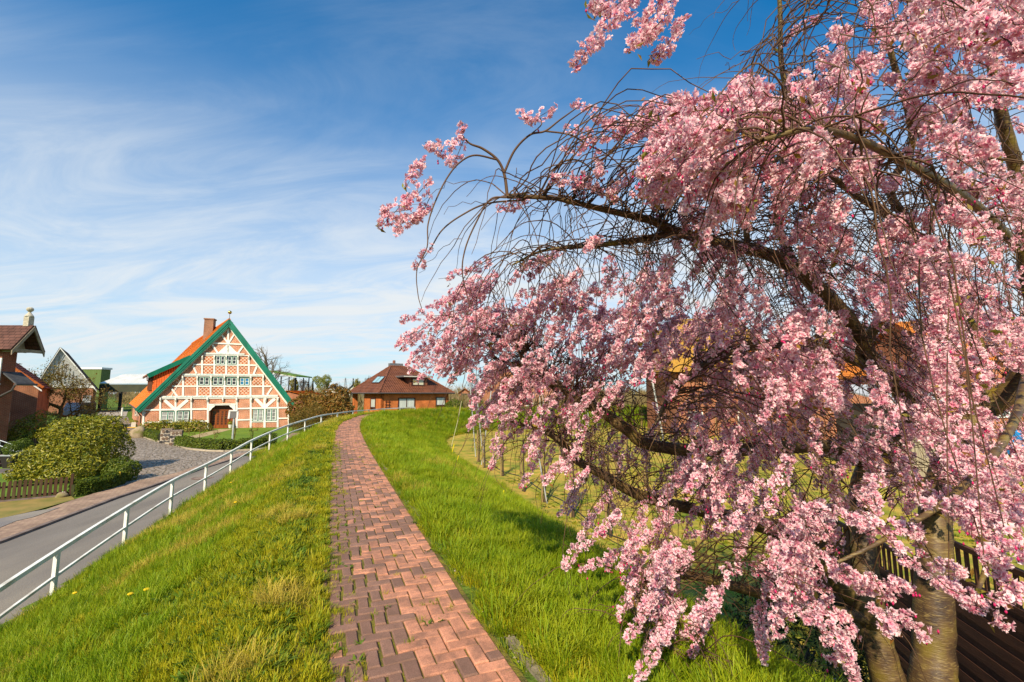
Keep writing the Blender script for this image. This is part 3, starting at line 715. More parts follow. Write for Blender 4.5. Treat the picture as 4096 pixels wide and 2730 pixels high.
    # jetty brackets
    for xs, y in (((478, 655, 835, 1020, 1200, 1360, 1530, 1697, 1836), 1020), ((735, 905, 1065, 1218, 1378, 1525, 1668), 768), ((962, 1103, 1240, 1375, 1500), 528)):
        for x in xs:
            q = MB(); (a0, b0), (a1, b1) = A(x - 9, y + 50), A(x + 9, y)
            q.prism([pl.P(a0, b1, 0.07), pl.P(a0, b1, 0.24), pl.P(a0, b1 - 0.22, 0.24), pl.P(a0, b0, 0.12), pl.P(a0, b0, 0.07)], pl.ex * (a1 - a0)); part('bracket', q, white, root)
    # windows
    dark = mat('glass_dark', (0.025, 0.03, 0.035), rough=0.06, spec=0.6)
    blue = mat('glass_blue', (0.02, 0.16, 0.32), rough=0.06, spec=0.6)
    curt = mat('glass_curtain', (0.16, 0.165, 0.17), (0.36, 0.36, 0.36), scale=9, rough=0.12, spec=0.6, stretch=(1, 1, 0.05), lo=0.42, hi=0.58)
    wf = mat('white_frame', (0.80, 0.79, 0.75), rough=0.5)
    def win(x0, y0, x1, y1, gm, ny=2):
        (a0, b0), (a1, b1) = A(x0, y1), A(x1, y0); am = (a0 + a1) / 2
        q = MB(); t = 0.045
        for r_ in ((a0 - t, b0 - t, a0, b1 + t), (a1, b0 - t, a1 + t, b1 + t), (a0, b0 - t, a1, b0), (a0, b1, a1, b1 + t), (am - 0.035, b0, am + 0.035, b1)): pl.rslab(q, *r_, 0.0, 0.11)
        fr = part('window', q, green, root)
        for s0, s1 in ((a0 + 0.003, am - 0.038), (am + 0.038, a1 - 0.003)):
            q = MB(); fw = 0.05
            for r_ in ((s0, b0, s0 + fw, b1), (s1 - fw, b0, s1, b1), (s0 + fw, b0, s1 - fw, b0 + fw), (s0 + fw, b1 - fw, s1 - fw, b1)): pl.rslab(q, *r_, 0.03, 0.05)
            for j in range(1, ny):
                hh = b0 + (b1 - b0) * j / ny; pl.rslab(q, s0 + fw, hh - 0.018, s1 - fw, hh + 0.018, 0.03, 0.045)
            part('sash', q, wf, fr)
            for j in range(ny):
                q = MB(); pl.rslab(q, s0 + 0.02, b0 + (b1 - b0) * j / ny + 0.01, s1 - 0.02, b0 + (b1 - b0) * (j + 1) / ny - 0.01, 0.02, 0.02); part('pane', q, gm, fr)
    for x0, y0, x1, y1, gm, ny in ((480, 1183, 632, 1315, curt, 3), (664, 1180, 806, 1308, curt, 3), (1545, 1158, 1666, 1290, curt, 3), (1702, 1153, 1818, 1284, curt, 3),
                                   (922, 786, 1042, 870, dark, 2), (1082, 788, 1202, 871, dark, 2), (1240, 790, 1356, 872, dark, 2), (1394, 792, 1504, 872, blue, 2), (1117, 542, 1220, 628, dark, 2), (1250, 546, 1356, 630, dark, 2)):
        win(x0, y0, x1, y1, gm, ny)
    # door: recessed timber double door with glazed lights, carved white arch above
    wood = mat('door_wood', (0.32, 0.085, 0.02), (0.22, 0.055, 0.014), scale=3, rough=0.4, stretch=(4, 4, 0.4))
    wood_d = mat('door_wood_dark', (0.12, 0.04, 0.016), (0.09, 0.03, 0.012), scale=3, rough=0.5)
    (a0, b0), (a1, b1) = A(1036, 1390), A(1342, 1110)
    q = MB(); pl.rslab(q, a0 - 0.15, b0 - 0.1, a1 + 0.15, b1 + 0.1, -0.62, 0.15); part('porch_back', q, wood_d, root)
    q = MB(); pl.slab(q, [(a0 - 0.06, b0), (a0, b0), (a0, b1), (a0 - 0.06, b1)], -0.55, 0.54); pl.slab(q, [(a1, b0), (a1 + 0.06, b0), (a1 + 0.06, b1), (a1, b1)], -0.55, 0.54); pl.slab(q, [(a0, b1), (a1, b1), (a1, b1 + 0.06), (a0, b1 + 0.06)], -0.55, 0.54); part('porch_lining', q, wood_d, root)
    dr = None; aw = (a1 - a0); hD = (b1 - b0) * 0.80
    bounds = [0.0, 0.20, 0.36, 0.52, 0.68, 0.84, 1.0]
    lights = MB()
    for i in range(6):
        s0, s1 = a0 + aw * bounds[i] + 0.012, a0 + aw * bounds[i + 1] - 0.012
        q = MB(); t = 0.075
        for r_ in ((s0, b0 + 0.02, s0 + t, b0 + hD), (s1 - t, b0 + 0.02, s1, b0 + hD), (s0 + t, b0 + 0.02, s1 - t, b0 + 0.42), (s0 + t, b0 + hD - 0.1, s1 - t, b0 + hD)): pl.rslab(q, *r_, -0.47, 0.07)
        lh = (hD - 0.52) / 6
        for j in range(1, 6): pl.rslab(q, s0 + t, b0 + 0.42 + lh * j - 0.015, s1 - t, b0 + 0.42 + lh * j + 0.015, -0.46, 0.05)
        pl.rslab(q, (s0 + s1) / 2 - 0.012, b0 + 0.42, (s0 + s1) / 2 + 0.012, b0 + hD - 0.1, -0.458, 0.045)
        leaf = part('door_leaf' if i in (2, 3) else 'door_side_light', q, wood, root)
        q = MB(); pl.rslab(q, s0 + t, b0 + 0.42, s1 - t, b0 + hD - 0.1, -0.465, 0.02); part('pane', q, dark, leaf)
        if i == 3:
            q = MB(); pl.rslab(q, s0 + 0.02, b0 + 0.95, s0 + 0.06, b0 + 1.2, -0.40, 0.05); part('handle', q, mat('brass', (0.6, 0.42, 0.12), rough=0.3, metal=1), leaf)
    q = MB(); pl.rslab(q, a0, b0 + hD + 0.0, a1, b0 + hD + 0.09, -0.47, 0.12); part('transom', q, wood, root)
    for x0, x1, xm in ((1036, 1098, 1036), (1342, 1282, 1342)):
        q = MB(); pl.slab(q, [A(x0, 1180), A(x0, 1108), A(x1 + (12 if x1 > x0 else -12), 1108), A(x1, 1126), A(x1 - (22 if x1 > x0 else -22), 1140), A(x0 + (20 if x1 > x0 else -20), 1165)], -0.02, 0.12); part('carved_corner', q, white, root)
    q = MB(); pl.slab(q, [A(1030, 1112), A(1348, 1106), A(1348, 1088), A(1030, 1094)], 0.0, 0.12); lint = part('lintel', q, white, root)
    q = MB(); pl.slab(q, [A(1090, 1106), A(1290, 1102), A(1290, 1096), A(1090, 1100)], 0.121, 0.006); part('inscription_strip', q, mat('strip_grey', (0.2, 0.24, 0.24), (0.5, 0.42, 0.4), scale=20), lint)
    stone = brick_mat('step_brick', (0.24, 0.075, 0.055), (0.18, 0.06, 0.045), (0.2, 0.13, 0.1), w=0.2, h=0.08, ms=0.008)
    q = MB(); (sa, sb), (sc_, sd) = A(1030, 1405), A(1350, 1395); pl.rslab(q, sa, zb - 0.25, sc_, b0 + 0.01, -0.6, 1.3); part('door_step', q, stone, root)
    q = MB(); pl.slab(q, [A(258, 1402), A(1040, 1394), A(1040, 1420), A(258, 1426)], -0.31, 0.33); pl.slab(q, [A(1340, 1390), A(1965, 1376), A(1965, 1406), A(1340, 1416)], -0.31, 0.33); part('plinth', q, white, root)
    # roof: two slopes running back from the gable
    OV = 0.34
    def G(x, y): a, h = pl.px(*Z2(x, y), OV); return pl.P(a, h, OV)
    pk, el, er = G(1272, 118), G(200, 1152), G(2020, 1090)
    pk_b, el_b = pk + dep * 30.0, el + dep * 30.0
    er_b = er + dep * 30.0
    tiles = tile_mat('orange_tiles', (0.70, 0.185, 0.012), (0.62, 0.15, 0.012), row=0.32, colw=0.22, scale=0.4, bump=0.55)
    nL = (el - pk).cross(dep).normalized(); nL = nL if nL.z > 0 else -nL
    nR = (er - pk).cross(dep).normalized(); nR = nR if nR.z > 0 else -nR
    rows = 46
    def slope(nm, top, bot, topb, botb, nrm, m):
        """rows of tiles: each course a thin board lapping the one below"""
        q = MB()
        for j in range(rows):
            f0, f1 = j / rows, (j + 1.12) / rows
            a_, b_ = top.lerp(bot, f0), top.lerp(bot, min(f1, 1.004)); c_, d_ = topb.lerp(botb, min(f1, 1.004)), topb.lerp(botb, f0)
            q.prism([a_ + nrm * 0.03, b_ + nrm * 0.065, c_ + nrm * 0.065, d_ + nrm * 0.03], nrm * 0.02)
        return part(nm, q, m, root)
    base = MB(); base.prism([pk, el, el_b, pk_b], nL * 0.03); base.prism([pk - nL * 0.01, er, er_b, pk_b - nL * 0.01], nR * 0.03)
    rb = part('roof_boarding', base, wood_d, root)
    rl = slope('roof_slope', pk, el, pk_b, el_b, nL, tiles); slope('roof_slope', pk, er, pk_b, er_b, nR, tiles)
    q = MB(); q.tube([pk + Vector((0, 0, 0.06)) + dep * 0.1, pk_b + Vector((0, 0, 0.06))], 0.13, 8); part('ridge_tiles', q, tiles, root)
    # green bargeboards: a stepped set of boards on each rake with a soffit behind
    def barge(top, bot, sgn):
        cuts = (0.0, 0.335, 0.62, 0.87, 1.0)
        for i in range(4):
            f0, f1 = cuts[i], cuts[i + 1] + (0.012 if i < 3 else 0.012)
            a_, b_ = top.lerp(bot, f0), top.lerp(bot, f1)
            rk = (b_ - a_).normalized(); dn = rk.cross(pl.n); dn = dn if dn.z < 0 else -dn
            step = 0.02 * i
            q = MB()
            q.prism([a_ + pl.n * step, b_ + pl.n * step, b_ + dn * 0.44 + pl.n * step, a_ + dn * 0.44 + pl.n * step], pl.n * 0.05)
            q.prism([a_ - dn * 0.09 + pl.n * (0.051 + step), b_ - dn * 0.09 + pl.n * (0.051 + step), b_ + dn * 0.17 + pl.n * (0.051 + step), a_ + dn * 0.17 + pl.n * (0.051 + step)], pl.n * 0.05)
            q.prism([a_ + dn * 0.24 + pl.n * (0.051 + step), b_ + dn * 0.24 + pl.n * (0.051 + step), b_ + dn * 0.34 + pl.n * (0.051 + step), a_ + dn * 0.34 + pl.n * (0.051 + step)], pl.n * 0.03)
            part('bargeboard', q, green, root)
        rk = (bot - top).normalized(); dn = rk.cross(pl.n); dn = dn if dn.z < 0 else -dn
        q = MB(); q.prism([top + dn * 0.30, bot + dn * 0.30, bot + dn * 0.34, top + dn * 0.34], -pl.n * (OV + 0.02)); part('soffit', q, green, root)
    barge(pk, el, 1); barge(pk, er, -1)
    # finial
    q = MB(); b_ = pk + pl.n * 0.05 + Vector((0, 0, 0.0)); q.tube([b_, b_ + Vector((0, 0, 0.62))], 0.022, 8); fin = part('finial', q, mat('iron', (0.05, 0.045, 0.04), rough=0.5), root)
    q = MB(); q.lathe(b_ + Vector((0, 0, 0.60)), [(0.18 * math.sin(math.pi * i / 10) + 0.001, 0.18 - 0.18 * math.cos(math.pi * i / 10)) for i in range(11)], 14); part('gilt_ball', q, mat('gilt', (0.75, 0.45, 0.10), rough=0.25, metal=1.0), fin, smooth=True)
    # chimney
    r = ray(*Z2(1035, 300)); o = Vector((0, 0, EYE)); t = (pk - o).dot(nL) / r.dot(nL); cpos = o + r * t
    cb_ = brick_mat('chimney_brick', (0.28, 0.11, 0.055), (0.20, 0.08, 0.045), (0.34, 0.24, 0.16), ms=0.014)
    q = MB(); ang = math.atan2(pl.ex.y, pl.ex.x); q.box(cpos + Vector((0, 0, 0.2)), (0.9, 0.9, 3.2), ang); ch = part('chimney', q, cb_, root)
    q = MB(); q.box(cpos + Vector((0, 0, 1.87)), (1.04, 1.04, 0.14), ang); part('chimney_cap', q, cb_, ch)
    # dormer on the left slope
    def on_roof(x, y):
        r = ray(*Z2(x, y)); t = (pk + nL * 0.08 - o).dot(nL) / r.dot(nL); return o + r * t
    Ta, Tc = on_roof(812, 542), on_roof(432, 888)
    rk = (el - pk).normalized(); kk = (Tc - Ta).dot(rk); Tc = Ta + rk * kk                      # same line up the slope
    nh = pl.n
    r = ray(*Z2(436, 722)); t = (Ta - o).dot(nh) / r.dot(nh); Tb = o + r * t
    Tb.x, Tb.y = Tc.x, Tc.y
    DW = 7.0
    q = MB(); q.prism([Ta, Tc - Vector((0, 0, 0.2)), Tb], dep * 0.12); dm = part('dormer', q, tile_mat('orange_hung_tiles', (0.60, 0.12, 0.02), (0.52, 0.10, 0.02), row=0.22, colw=0.2, scale=0.6), root)
    dd = (Tb - Ta).normalized(); up = dd.cross(dep); up = up.normalized() if up.z > 0 else -up.normalized()
    q = MB(); q.prism([Ta - dd * 0.1 - dep * 0.35, Tb + dd * 0.75 - dep * 0.35, Tb + dd * 0.75 + dep * DW, Ta - dd * 0.1 + dep * DW], up * 0.10); part('dormer_roof', q, tiles, dm)
    q = MB(); q.prism([Ta - dep * 0.36 - up * 0.30, Tb + dd * 0.72 - dep * 0.36 - up * 0.30, Tb + dd * 0.72 - dep * 0.36 + up * 0.13, Ta - dep * 0.36 + up * 0.13], -dep * 0.06); part('dormer_fascia', q, green, dm)
    q = MB(); q.obox(Tc - Vector((0, 0, 0.1)) - dd * 0.0, dep * DW, -pl.ex * 0.1, Vector((0, 0, Tb.z - Tc.z + 0.05))); part('dormer_front', q, tile_mat('orange_hung_tiles', (0, 0, 0), (0, 0, 0)), dm)
    wpl = Plane(Tc - pl.ex * 0.12, dep, -pl.ex); hh = Tb.z - Tc.z
    for k in range(4):
        q = MB()
        a_ = 0.15 + k * 1.7
        for r_ in ((a_, 0.15, a_ + 0.08, hh - 0.1), (a_ + 1.42, 0.15, a_ + 1.5, hh - 0.1), (a_ + 0.08, 0.15, a_ + 1.42, 0.23), (a_ + 0.08, hh - 0.18, a_ + 1.42, hh - 0.1), (a_ + 0.72, 0.23, a_ + 0.78, hh - 0.18)): wpl.rslab(q, *r_, 0.0, 0.1)
        wd = part('dormer_window', q, wood_d, dm)
    q = MB(); e = Tb + dd * 0.78; q.tube([e - dep * 0.4 - up * 0.05, e + dep * DW - up * 0.05], 0.08, 8); q.tube([e - dep * 0.4 - up * 0.08, e - dep * 0.4 + Vector((0.1, 0, -0.5)), Tc - dep * 0.15 + Vector((-0.2, 0, 1.0))], 0.05, 8); part('dormer_gutter', q, mat('copper_dark', (0.10, 0.055, 0.035), rough=0.5, metal=0.3), dm)
    # left flank wall, gutter, downpipe
    side = MB(); s0 = pl.P(A(258, 1399)[0], zb - 0.2, -0.3); s1 = s0 + dep * 29
    top = el.z - 0.05
    side.prism([s0, s1, Vector((s1.x, s1.y, top)), Vector((s0.x, s0.y, top))], -pl.ex * 0.25); part('flank_wall', side, bm[0], root)
    rside = MB(); s0 = pl.P(A(1962, 1370)[0], zb - 0.2, -0.3); s1 = s0 + dep * 29; top = er.z - 0.05
    rside.prism([s0, s1, Vector((s1.x, s1.y, top)), Vector((s0.x, s0.y, top))], -pl.ex * 0.25); part('flank_wall', rside, bm[0], root)
    q = MB(); q.tube([el - dep * 0.05 + nL * 0.0 + Vector((-0.08, 0, -0.02)), el_b + Vector((-0.08, 0, -0.02))], 0.085, 8); part('gutter', q, mat('copper_dark', (0, 0, 0)), root)
    dp = pl.P(A(258, 1399)[0] - 0.16, 0, 0.12)
    q = MB(); q.tube([el + Vector((-0.05, 0, -0.05)), el + Vector((0.1, 0.0, -0.35)), Vector((dp.x, dp.y, el.z - 0.7)), Vector((dp.x, dp.y, zb + 0.02))], 0.06, 8); part('downpipe', q, mat('copper_dark', (0, 0, 0)), root)
    # house number
    (na, nh_), (nb, nh2) = A(272, 1206), A(306, 1184)
    q = MB(); pl.rslab(q, na, nh_, nb, nh2, 0.07, 0.02); pt = part('number_plate', q, wf, root)
    tx = bpy.data.curves.new('house_number', 'FONT'); tx.body = '13'; tx.size = (nh2 - nh_) * 1.15; tx.align_x = 'CENTER'; tx.align_y = 'CENTER'; tx.extrude = 0.003
    to = bpy.data.objects.new('house_number_text', tx); COL.objects.link(to); bpy.context.view_layer.update()
    me = bpy.data.meshes.new_from_object(to.evaluated_get(bpy.context.evaluated_depsgraph_get())); bpy.data.objects.remove(to)
    me.materials.clear(); me.materials.append(mat('black_paint', (0.02, 0.02, 0.02)))
    to = bpy.data.objects.new('house_number', me); COL.objects.link(to); to.parent = pt; c_ = pl.P((na + nb) / 2, (nh_ + nh2) / 2, 0.095)
    to.location = c_ - wloc(root); to.rotation_euler = (R(90), 0, ang)
    return root, pl, dep, zb
FH, FPL, FDEP, FZB = farmhouse()
# ------------------------------------------------------------------ other buildings
def gable_roof(root, c00, c10, c11, c01, zr, nm, m, ov=0.5, thick=0.1, axis=0):
    pass
def hip_house():
    zb = -1.95; ez = EYE - 0.02
    C = at(*Z4(1285, 700), 55.5); C.z = 0
    th_ = R(38); e1 = Vector((math.cos(th_), math.sin(th_), 0)); e2 = Vector((-math.sin(th_), math.cos(th_), 0))
    root = thing('bungalow', 'orange brick bungalow with a brown hipped tile roof, dormer and skylight beyond the dike', 'house', (C.x, C.y, zb))
    W, D = 10.6, 11.6
    brick = brick_mat('orange_brick', (0.56, 0.135, 0.025), (0.46, 0.105, 0.022), (0.50, 0.24, 0.10), w=0.25, h=0.083, ms=0.009, bump=0.2)
    brown = tile_mat('brown_pantiles', (0.20, 0.072, 0.036), (0.145, 0.05, 0.027), row=0.36, colw=0.30, scale=0.7, bump=1.0)
    frm = mat('brown_frame', (0.06, 0.02, 0.014), rough=0.5)
    curt = mat('curtain_glass', (0.60, 0.62, 0.58), (0.42, 0.46, 0.46), scale=8, rough=0.15, spec=0.6, stretch=(1, 1, 0.03), lo=0.4, hi=0.6)
    ov = 0.6; w0 = C + e1 * ov + e2 * ov
    fw = Plane((w0.x, w0.y, 0), e1); lw = Plane((w0.x, w0.y, 0), -e2, -e1)
    front = W - 2 * ov
    q = MB(); fw.rslab(q, 0, zb, front, ez, -0.3, 0.3); part('front_wall', q, brick, root)
    lwl = 6.0
    q = MB(); q.obox(w0 + Vector((0, 0, zb)), e2 * lwl, e1 * 0.3, Vector((0, 0, ez - zb))); part('side_wall', q, brick, root)
    q = MB(); bk = w0 + e2 * lwl; q.obox(bk + Vector((0, 0, zb)), e1 * front, e2 * -0.3, Vector((0, 0, ez - zb))); part('terrace_wall', q, brick, root)
    q = MB(); pc = w0 + e2 * (D - 2 * ov - 0.5); q.obox(pc + Vector((0, 0, zb)), e2 * 0.55, e1 * 0.55, Vector((0, 0, ez - zb))); part('pillar', q, brick, root)
    q = MB(); q.obox(w0 + e1 * (front - 0.3) + Vector((0, 0, zb)), e2 * (D - 2 * ov), e1 * 0.3, Vector((0, 0, ez - zb))); part('far_wall', q, brick, root)
    # roof
    zr = at(*Z4(1600, 268), 61.8).z
    a, b, c, d = C, C + e1 * W, C + e1 * W + e2 * D, C + e2 * D
    E = [Vector((p.x, p.y, ez)) for p in (a, b, c, d)]
    mid = (a + c) / 2; r0 = Vector((mid.x, mid.y, zr)) - e1 * 1.35 + e2 * 0.3; r1 = r0 + e1 * 2.7
    def courses(poly_bot, poly_top, n, nm):
        q = MB(); (b0, b1), (t0, t1) = poly_bot, poly_top
        nr = (b1 - b0).cross(t0 - b0).normalized(); nr = nr if nr.z > 0 else -nr
        for j in range(n):
            f0, f1 = j / n, min((j + 1.1) / n, 1.0)
            q.prism([b0.lerp(t0, f0) + nr * 0.07, b1.lerp(t1, f0) + nr * 0.07, b1.lerp(t1, f1) + nr * 0.03, b0.lerp(t0, f1) + nr * 0.03], nr * 0.025)
        return part(nm, q, brown, root)
    courses((E[0], E[1]), (r0, r1), 18, 'roof_slope'); courses((E[3], E[0]), (r0 - e1 * .02, r0), 18, 'roof_slope'); courses((E[1], E[2]), (r1, r1 + e1 * .02), 18, 'roof_slope'); courses((E[2], E[3]), (r1, r0), 18, 'roof_slope')
    q = MB(); q.prism([E[0], E[1], E[2], E[3]], (0, 0, 0.12)); part('eaves', q, mat('eaves_brown', (0.05, 0.022, 0.016), rough=0.6), root)
    q = MB()
    for p0, p1 in ((E[0], E[1]), (E[3], E[0])): q.tube([p0 + Vector((0, 0, 0.06)), p1 + Vector((0, 0, 0.06))], 0.09, 8)
    part('gutter', q, mat('gutter_grey', (0.07, 0.06, 0.06), rough=0.5), root)
    up = Vector((0, 0, 0.09))
    for p0, p1 in ((E[0], r0), (E[1], r1), (E[3], r0), (r0, r1)):
        q = MB(); n = max(2, int((p1 - p0).length / 0.4))
        q.tube([p0.lerp(p1, i / n) + up + Vector((0, 0, 0.02 * (i % 2))) for i in range(n + 1)], 0.12, 6); part('ridge_tiles', q, brown, root)
    # chimney behind the ridge
    q = MB(); cc = (r0 + r1) / 2 + e2 * 0.9 - e1 * 0.2; q.box(cc + Vector((0, 0, -0.2)), (1.9, 0.7, 1.5), th_); ch = part('chimney', q, mat('slate_cladding', (0.11, 0.115, 0.13), (0.16, 0.165, 0.18), scale=3), root)
    q = MB(); q.lathe(cc + Vector((-0.25, 0, 0.5)), [(0.2, 0), (0.2, 0.42), (0.13, 0.5)], 10); part('chimney_pot', q, mat('clay_pot', (0.22, 0.08, 0.05)), ch)
    # windows
    def win(x0, y0, x1, y1, nx, pln, nm='window'):
        (a0, b0), (a1, b1) = pln.px(*Z4(x0, y1)), pln.px(*Z4(x1, y0))
        window(root, pln, min(a0, a1), b0, max(a0, a1), b1, nx, 1, frm, curt, off=0.0, fw=0.12, sill=frm, name=nm)
    win(1520, 655, 1735, 800, 2, fw); win(1988, 645, 2112, 755, 1, fw); win(1185, 660, 1250, 780, 1, lw)
    # trellis on the wall
    tr = MB()
    for x in (1372, 1414): (a_, b_) = fw.px(*Z4(x, 790)); (_, t_) = fw.px(*Z4(x, 692)); fw.rslab(tr, a_ - 0.03, b_, a_ + 0.03, t_, 0.01, 0.05)
    for y in (705, 742, 775): (a_, b_) = fw.px(*Z4(1362, y)); (a2, _) = fw.px(*Z4(1426, y)); fw.rslab(tr, a_, b_ - 0.03, a2, b_ + 0.03, 0.061, 0.03)
    part('trellis', tr, frm, root)
    # dormer on the front slope
    nrm = (E[1] - E[0]).cross(r0 - E[0]).normalized(); nrm = nrm if nrm.z > 0 else -nrm
    o = Vector((0, 0, EYE))
    def onr(x, y): r = ray(*Z4(x, y)); t = (E[0] - o).dot(nrm) / r.dot(nrm); return o + r * t
    p0, p1 = onr(1672, 518), onr(1868, 515); dpl = Plane((p0.x, p0.y, 0), e1)
    aw = (p1 - p0).dot(e1); zt = dpl.px(*Z4(1680, 402))[1]
    q = MB(); dpl.rslab(q, -0.15, p0.z - 0.1, aw + 0.15, zt, -3.2, 3.2); dmr = part('dormer', q, brown, root)
    q = MB(); dpl.rslab(q, -1.1, zt, aw + 0.75, zt + 0.22, -3.6, 4.1); part('dormer_roof', q, mat('dormer_lead', (0.10, 0.085, 0.085), (0.15, 0.13, 0.13), scale=2), dmr)
    q = MB(); dpl.rslab(q, -1.12, zt + 0.02, aw + 0.77, zt + 0.12, 0.501, 0.04); part('dormer_fascia', q, mat('pale_trim', (0.6, 0.56, 0.5)), dmr)
    window(dmr, dpl, 0.25, p0.z + 0.12, aw - 0.3, zt - 0.12, 2, 1, frm, mat('blind_glass', (0.55, 0.55, 0.42), rough=0.2, spec=0.6), off=0.005, fw=0.12, name='dormer_window')
    # skylights on the left slope
    nl = (E[3] - E[0]).cross(r0 - E[0]).normalized(); nl = nl if nl.z > 0 else -nl
    def onl(x, y): r = ray(*Z4(x, y)); t = (E[0] + nl * 0.1 - o).dot(nl) / r.dot(nl); return o + r * t
    k0, k1, k2, k3 = onl(1198, 478), onl(1292, 478), onl(1372, 395), onl(1280, 395)
    q = MB(); q.prism([k0, k1, k2, k3], nl * 0.1); sk = part('skylight', q, frm, root)
    sg = mat('skylight_glass', (0.25, 0.46, 0.5), rough=0.08, spec=0.7)
    for f0, f1 in ((0.07, 0.46), (0.54, 0.93)):
        q = MB(); q.prism([k0.lerp(k1, f0).lerp(k3.lerp(k2, f0), 0.08), k0.lerp(k1, f1).lerp(k3.lerp(k2, f1), 0.08), k0.lerp(k1, f1).lerp(k3.lerp(k2, f1), 0.9), k0.lerp(k1, f0).lerp(k3.lerp(k2, f0), 0.9)], nl * 0.115); part('pane', q, sg, sk)
hip_house()

def gabled(name, label, O, ex, W, D, zb, ez, rz, wall, roof, ov=0.5, rmid=0.5, wins=(), frm=None, gl=None, trim=None, cat='house', gable_mat=None):
    """gable end in the plane (O, ex), running back; wins = (a0,h0,a1,h1,nx,ny)"""
    ex = Vector(ex).normalized(); n = Vector((ex.y, -ex.x, 0)); O = Vector(O); root = thing(name, label, cat, (O.x, O.y, zb))
    pl = Plane((O.x, O.y, 0), ex); m = W * rmid
    q = MB(); pl.slab(q, [(0, zb - 0.3), (W, zb - 0.3), (W, ez), (0, ez)], -D, D); part('wall', q, wall, root)
    q = MB(); pl.slab(q, [(0, ez), (W, ez), (m, rz)], -D + 0.01, D - 0.02); part('gable', q, gable_mat or wall, root)
    for s in (0, 1):
        xe = -ov if s == 0 else W + ov; sl = (rz - ez) / (m if s == 0 else W - m); ze = ez - sl * ov
        a, b = pl.P(m, rz, ov), pl.P(xe, ze, ov); c, d = pl.P(xe, ze, -D - ov), pl.P(m, rz, -D - ov)
        nr = (b - a).cross(d - a).normalized(); nr = nr if nr.z > 0 else -nr
        q = MB(); N = 22
        for j in range(N):
            f0, f1 = j / N, min(1.0, (j + 1.1) / N)
            q.prism([a.lerp(b, f0) + nr * 0.03, a.lerp(b, f1) + nr * 0.07, d.lerp(c, f1) + nr * 0.07, d.lerp(c, f0) + nr * 0.03], nr * 0.03)
        part('roof_slope', q, roof, root)
        if trim:
            q = MB(); q.prism([a + pl.n * 0.01, b + pl.n * 0.01, b + pl.n * 0.01 - Vector((0, 0, 0.25)), a + pl.n * 0.01 - Vector((0, 0, 0.25))], pl.n * 0.05); part('bargeboard', q, trim, root)
    for (a0, h0, a1, h1, nx, ny) in wins: window(root, pl, a0, h0, a1, h1, nx, ny, frm, gl, off=0.002, fw=0.09, name='window')
    return root, pl

red = brick_mat('red_brick', (0.34, 0.085, 0.035), (0.25, 0.062, 0.03), (0.40, 0.26, 0.16), ms=0.013)
dkred = brick_mat('dark_brick', (0.24, 0.055, 0.03), (0.17, 0.042, 0.026), (0.25, 0.15, 0.1), ms=0.012)
dkframe = mat('dark_green_frame', (0.02, 0.06, 0.04), rough=0.5); wfr = mat('white_frame', (0.8, 0.79, 0.75)); gdark = mat('glass_dark', (0, 0, 0))
# brick house with low brown roof, orange verge tiles and a window with a yellow blind
ex2 = Vector((0.8, 0.6, 0)); PR2 = at(156, 1546, 40.0); O2 = Vector((PR2.x, PR2.y, 0)) - ex2 * 10; ez2 = PR2.z
H2, P2 = gabled('brick_house', 'red brick house with brown roof, orange verge tiles and a yellow-blinded window', O2, ex2, 10, 5.0, LOW(40), ez2, ez2 + 4.3, red, tile_mat('rust_tiles', (0.17, 0.045, 0.025), (0.12, 0.032, 0.02), row=0.35, colw=0.26), ov=0.25)
a, b = P2.P(5, ez2 + 4.3, 0.26), P2.P(10.25, ez2 - 0.21, 0.26)
for i in range(16):
    p, r_ = a.lerp(b, i / 16), a.lerp(b, (i + 0.96) / 16); v = MB(); rk = (r_ - p).normalized(); nn_ = rk.cross(P2.n); nn_ = nn_ if nn_.z > 0 else -nn_
    v.prism([p + nn_ * 0.02, r_ + nn_ * 0.02, r_ + nn_ * 0.2, p + nn_ * 0.2], -P2.n * 0.42); part('verge_tile', v, mat('verge_orange', (0.52, 0.14, 0.02), (0.42, 0.10, 0.02), scale=2), H2)
v = MB(); v.prism([a - Vector((0, 0, 0.12)), b - Vector((0, 0, 0.12)), b - Vector((0, 0, 0.25)), a - Vector((0, 0, 0.25))], P2.n * 0.05); part('verge_trim', v, wfr, H2)
(a0, b0), (a1, b1) = P2.px(*Z3(20, 320)), P2.px(*Z3(128, 160))
window(H2, P2, a0, b0, a1, b1, 1, 2, wfr, mat('yellow_blind_glass', (0.62, 0.48, 0.12), rough=0.3, spec=0.5), off=0.002, fw=0.12, smat=dkframe)
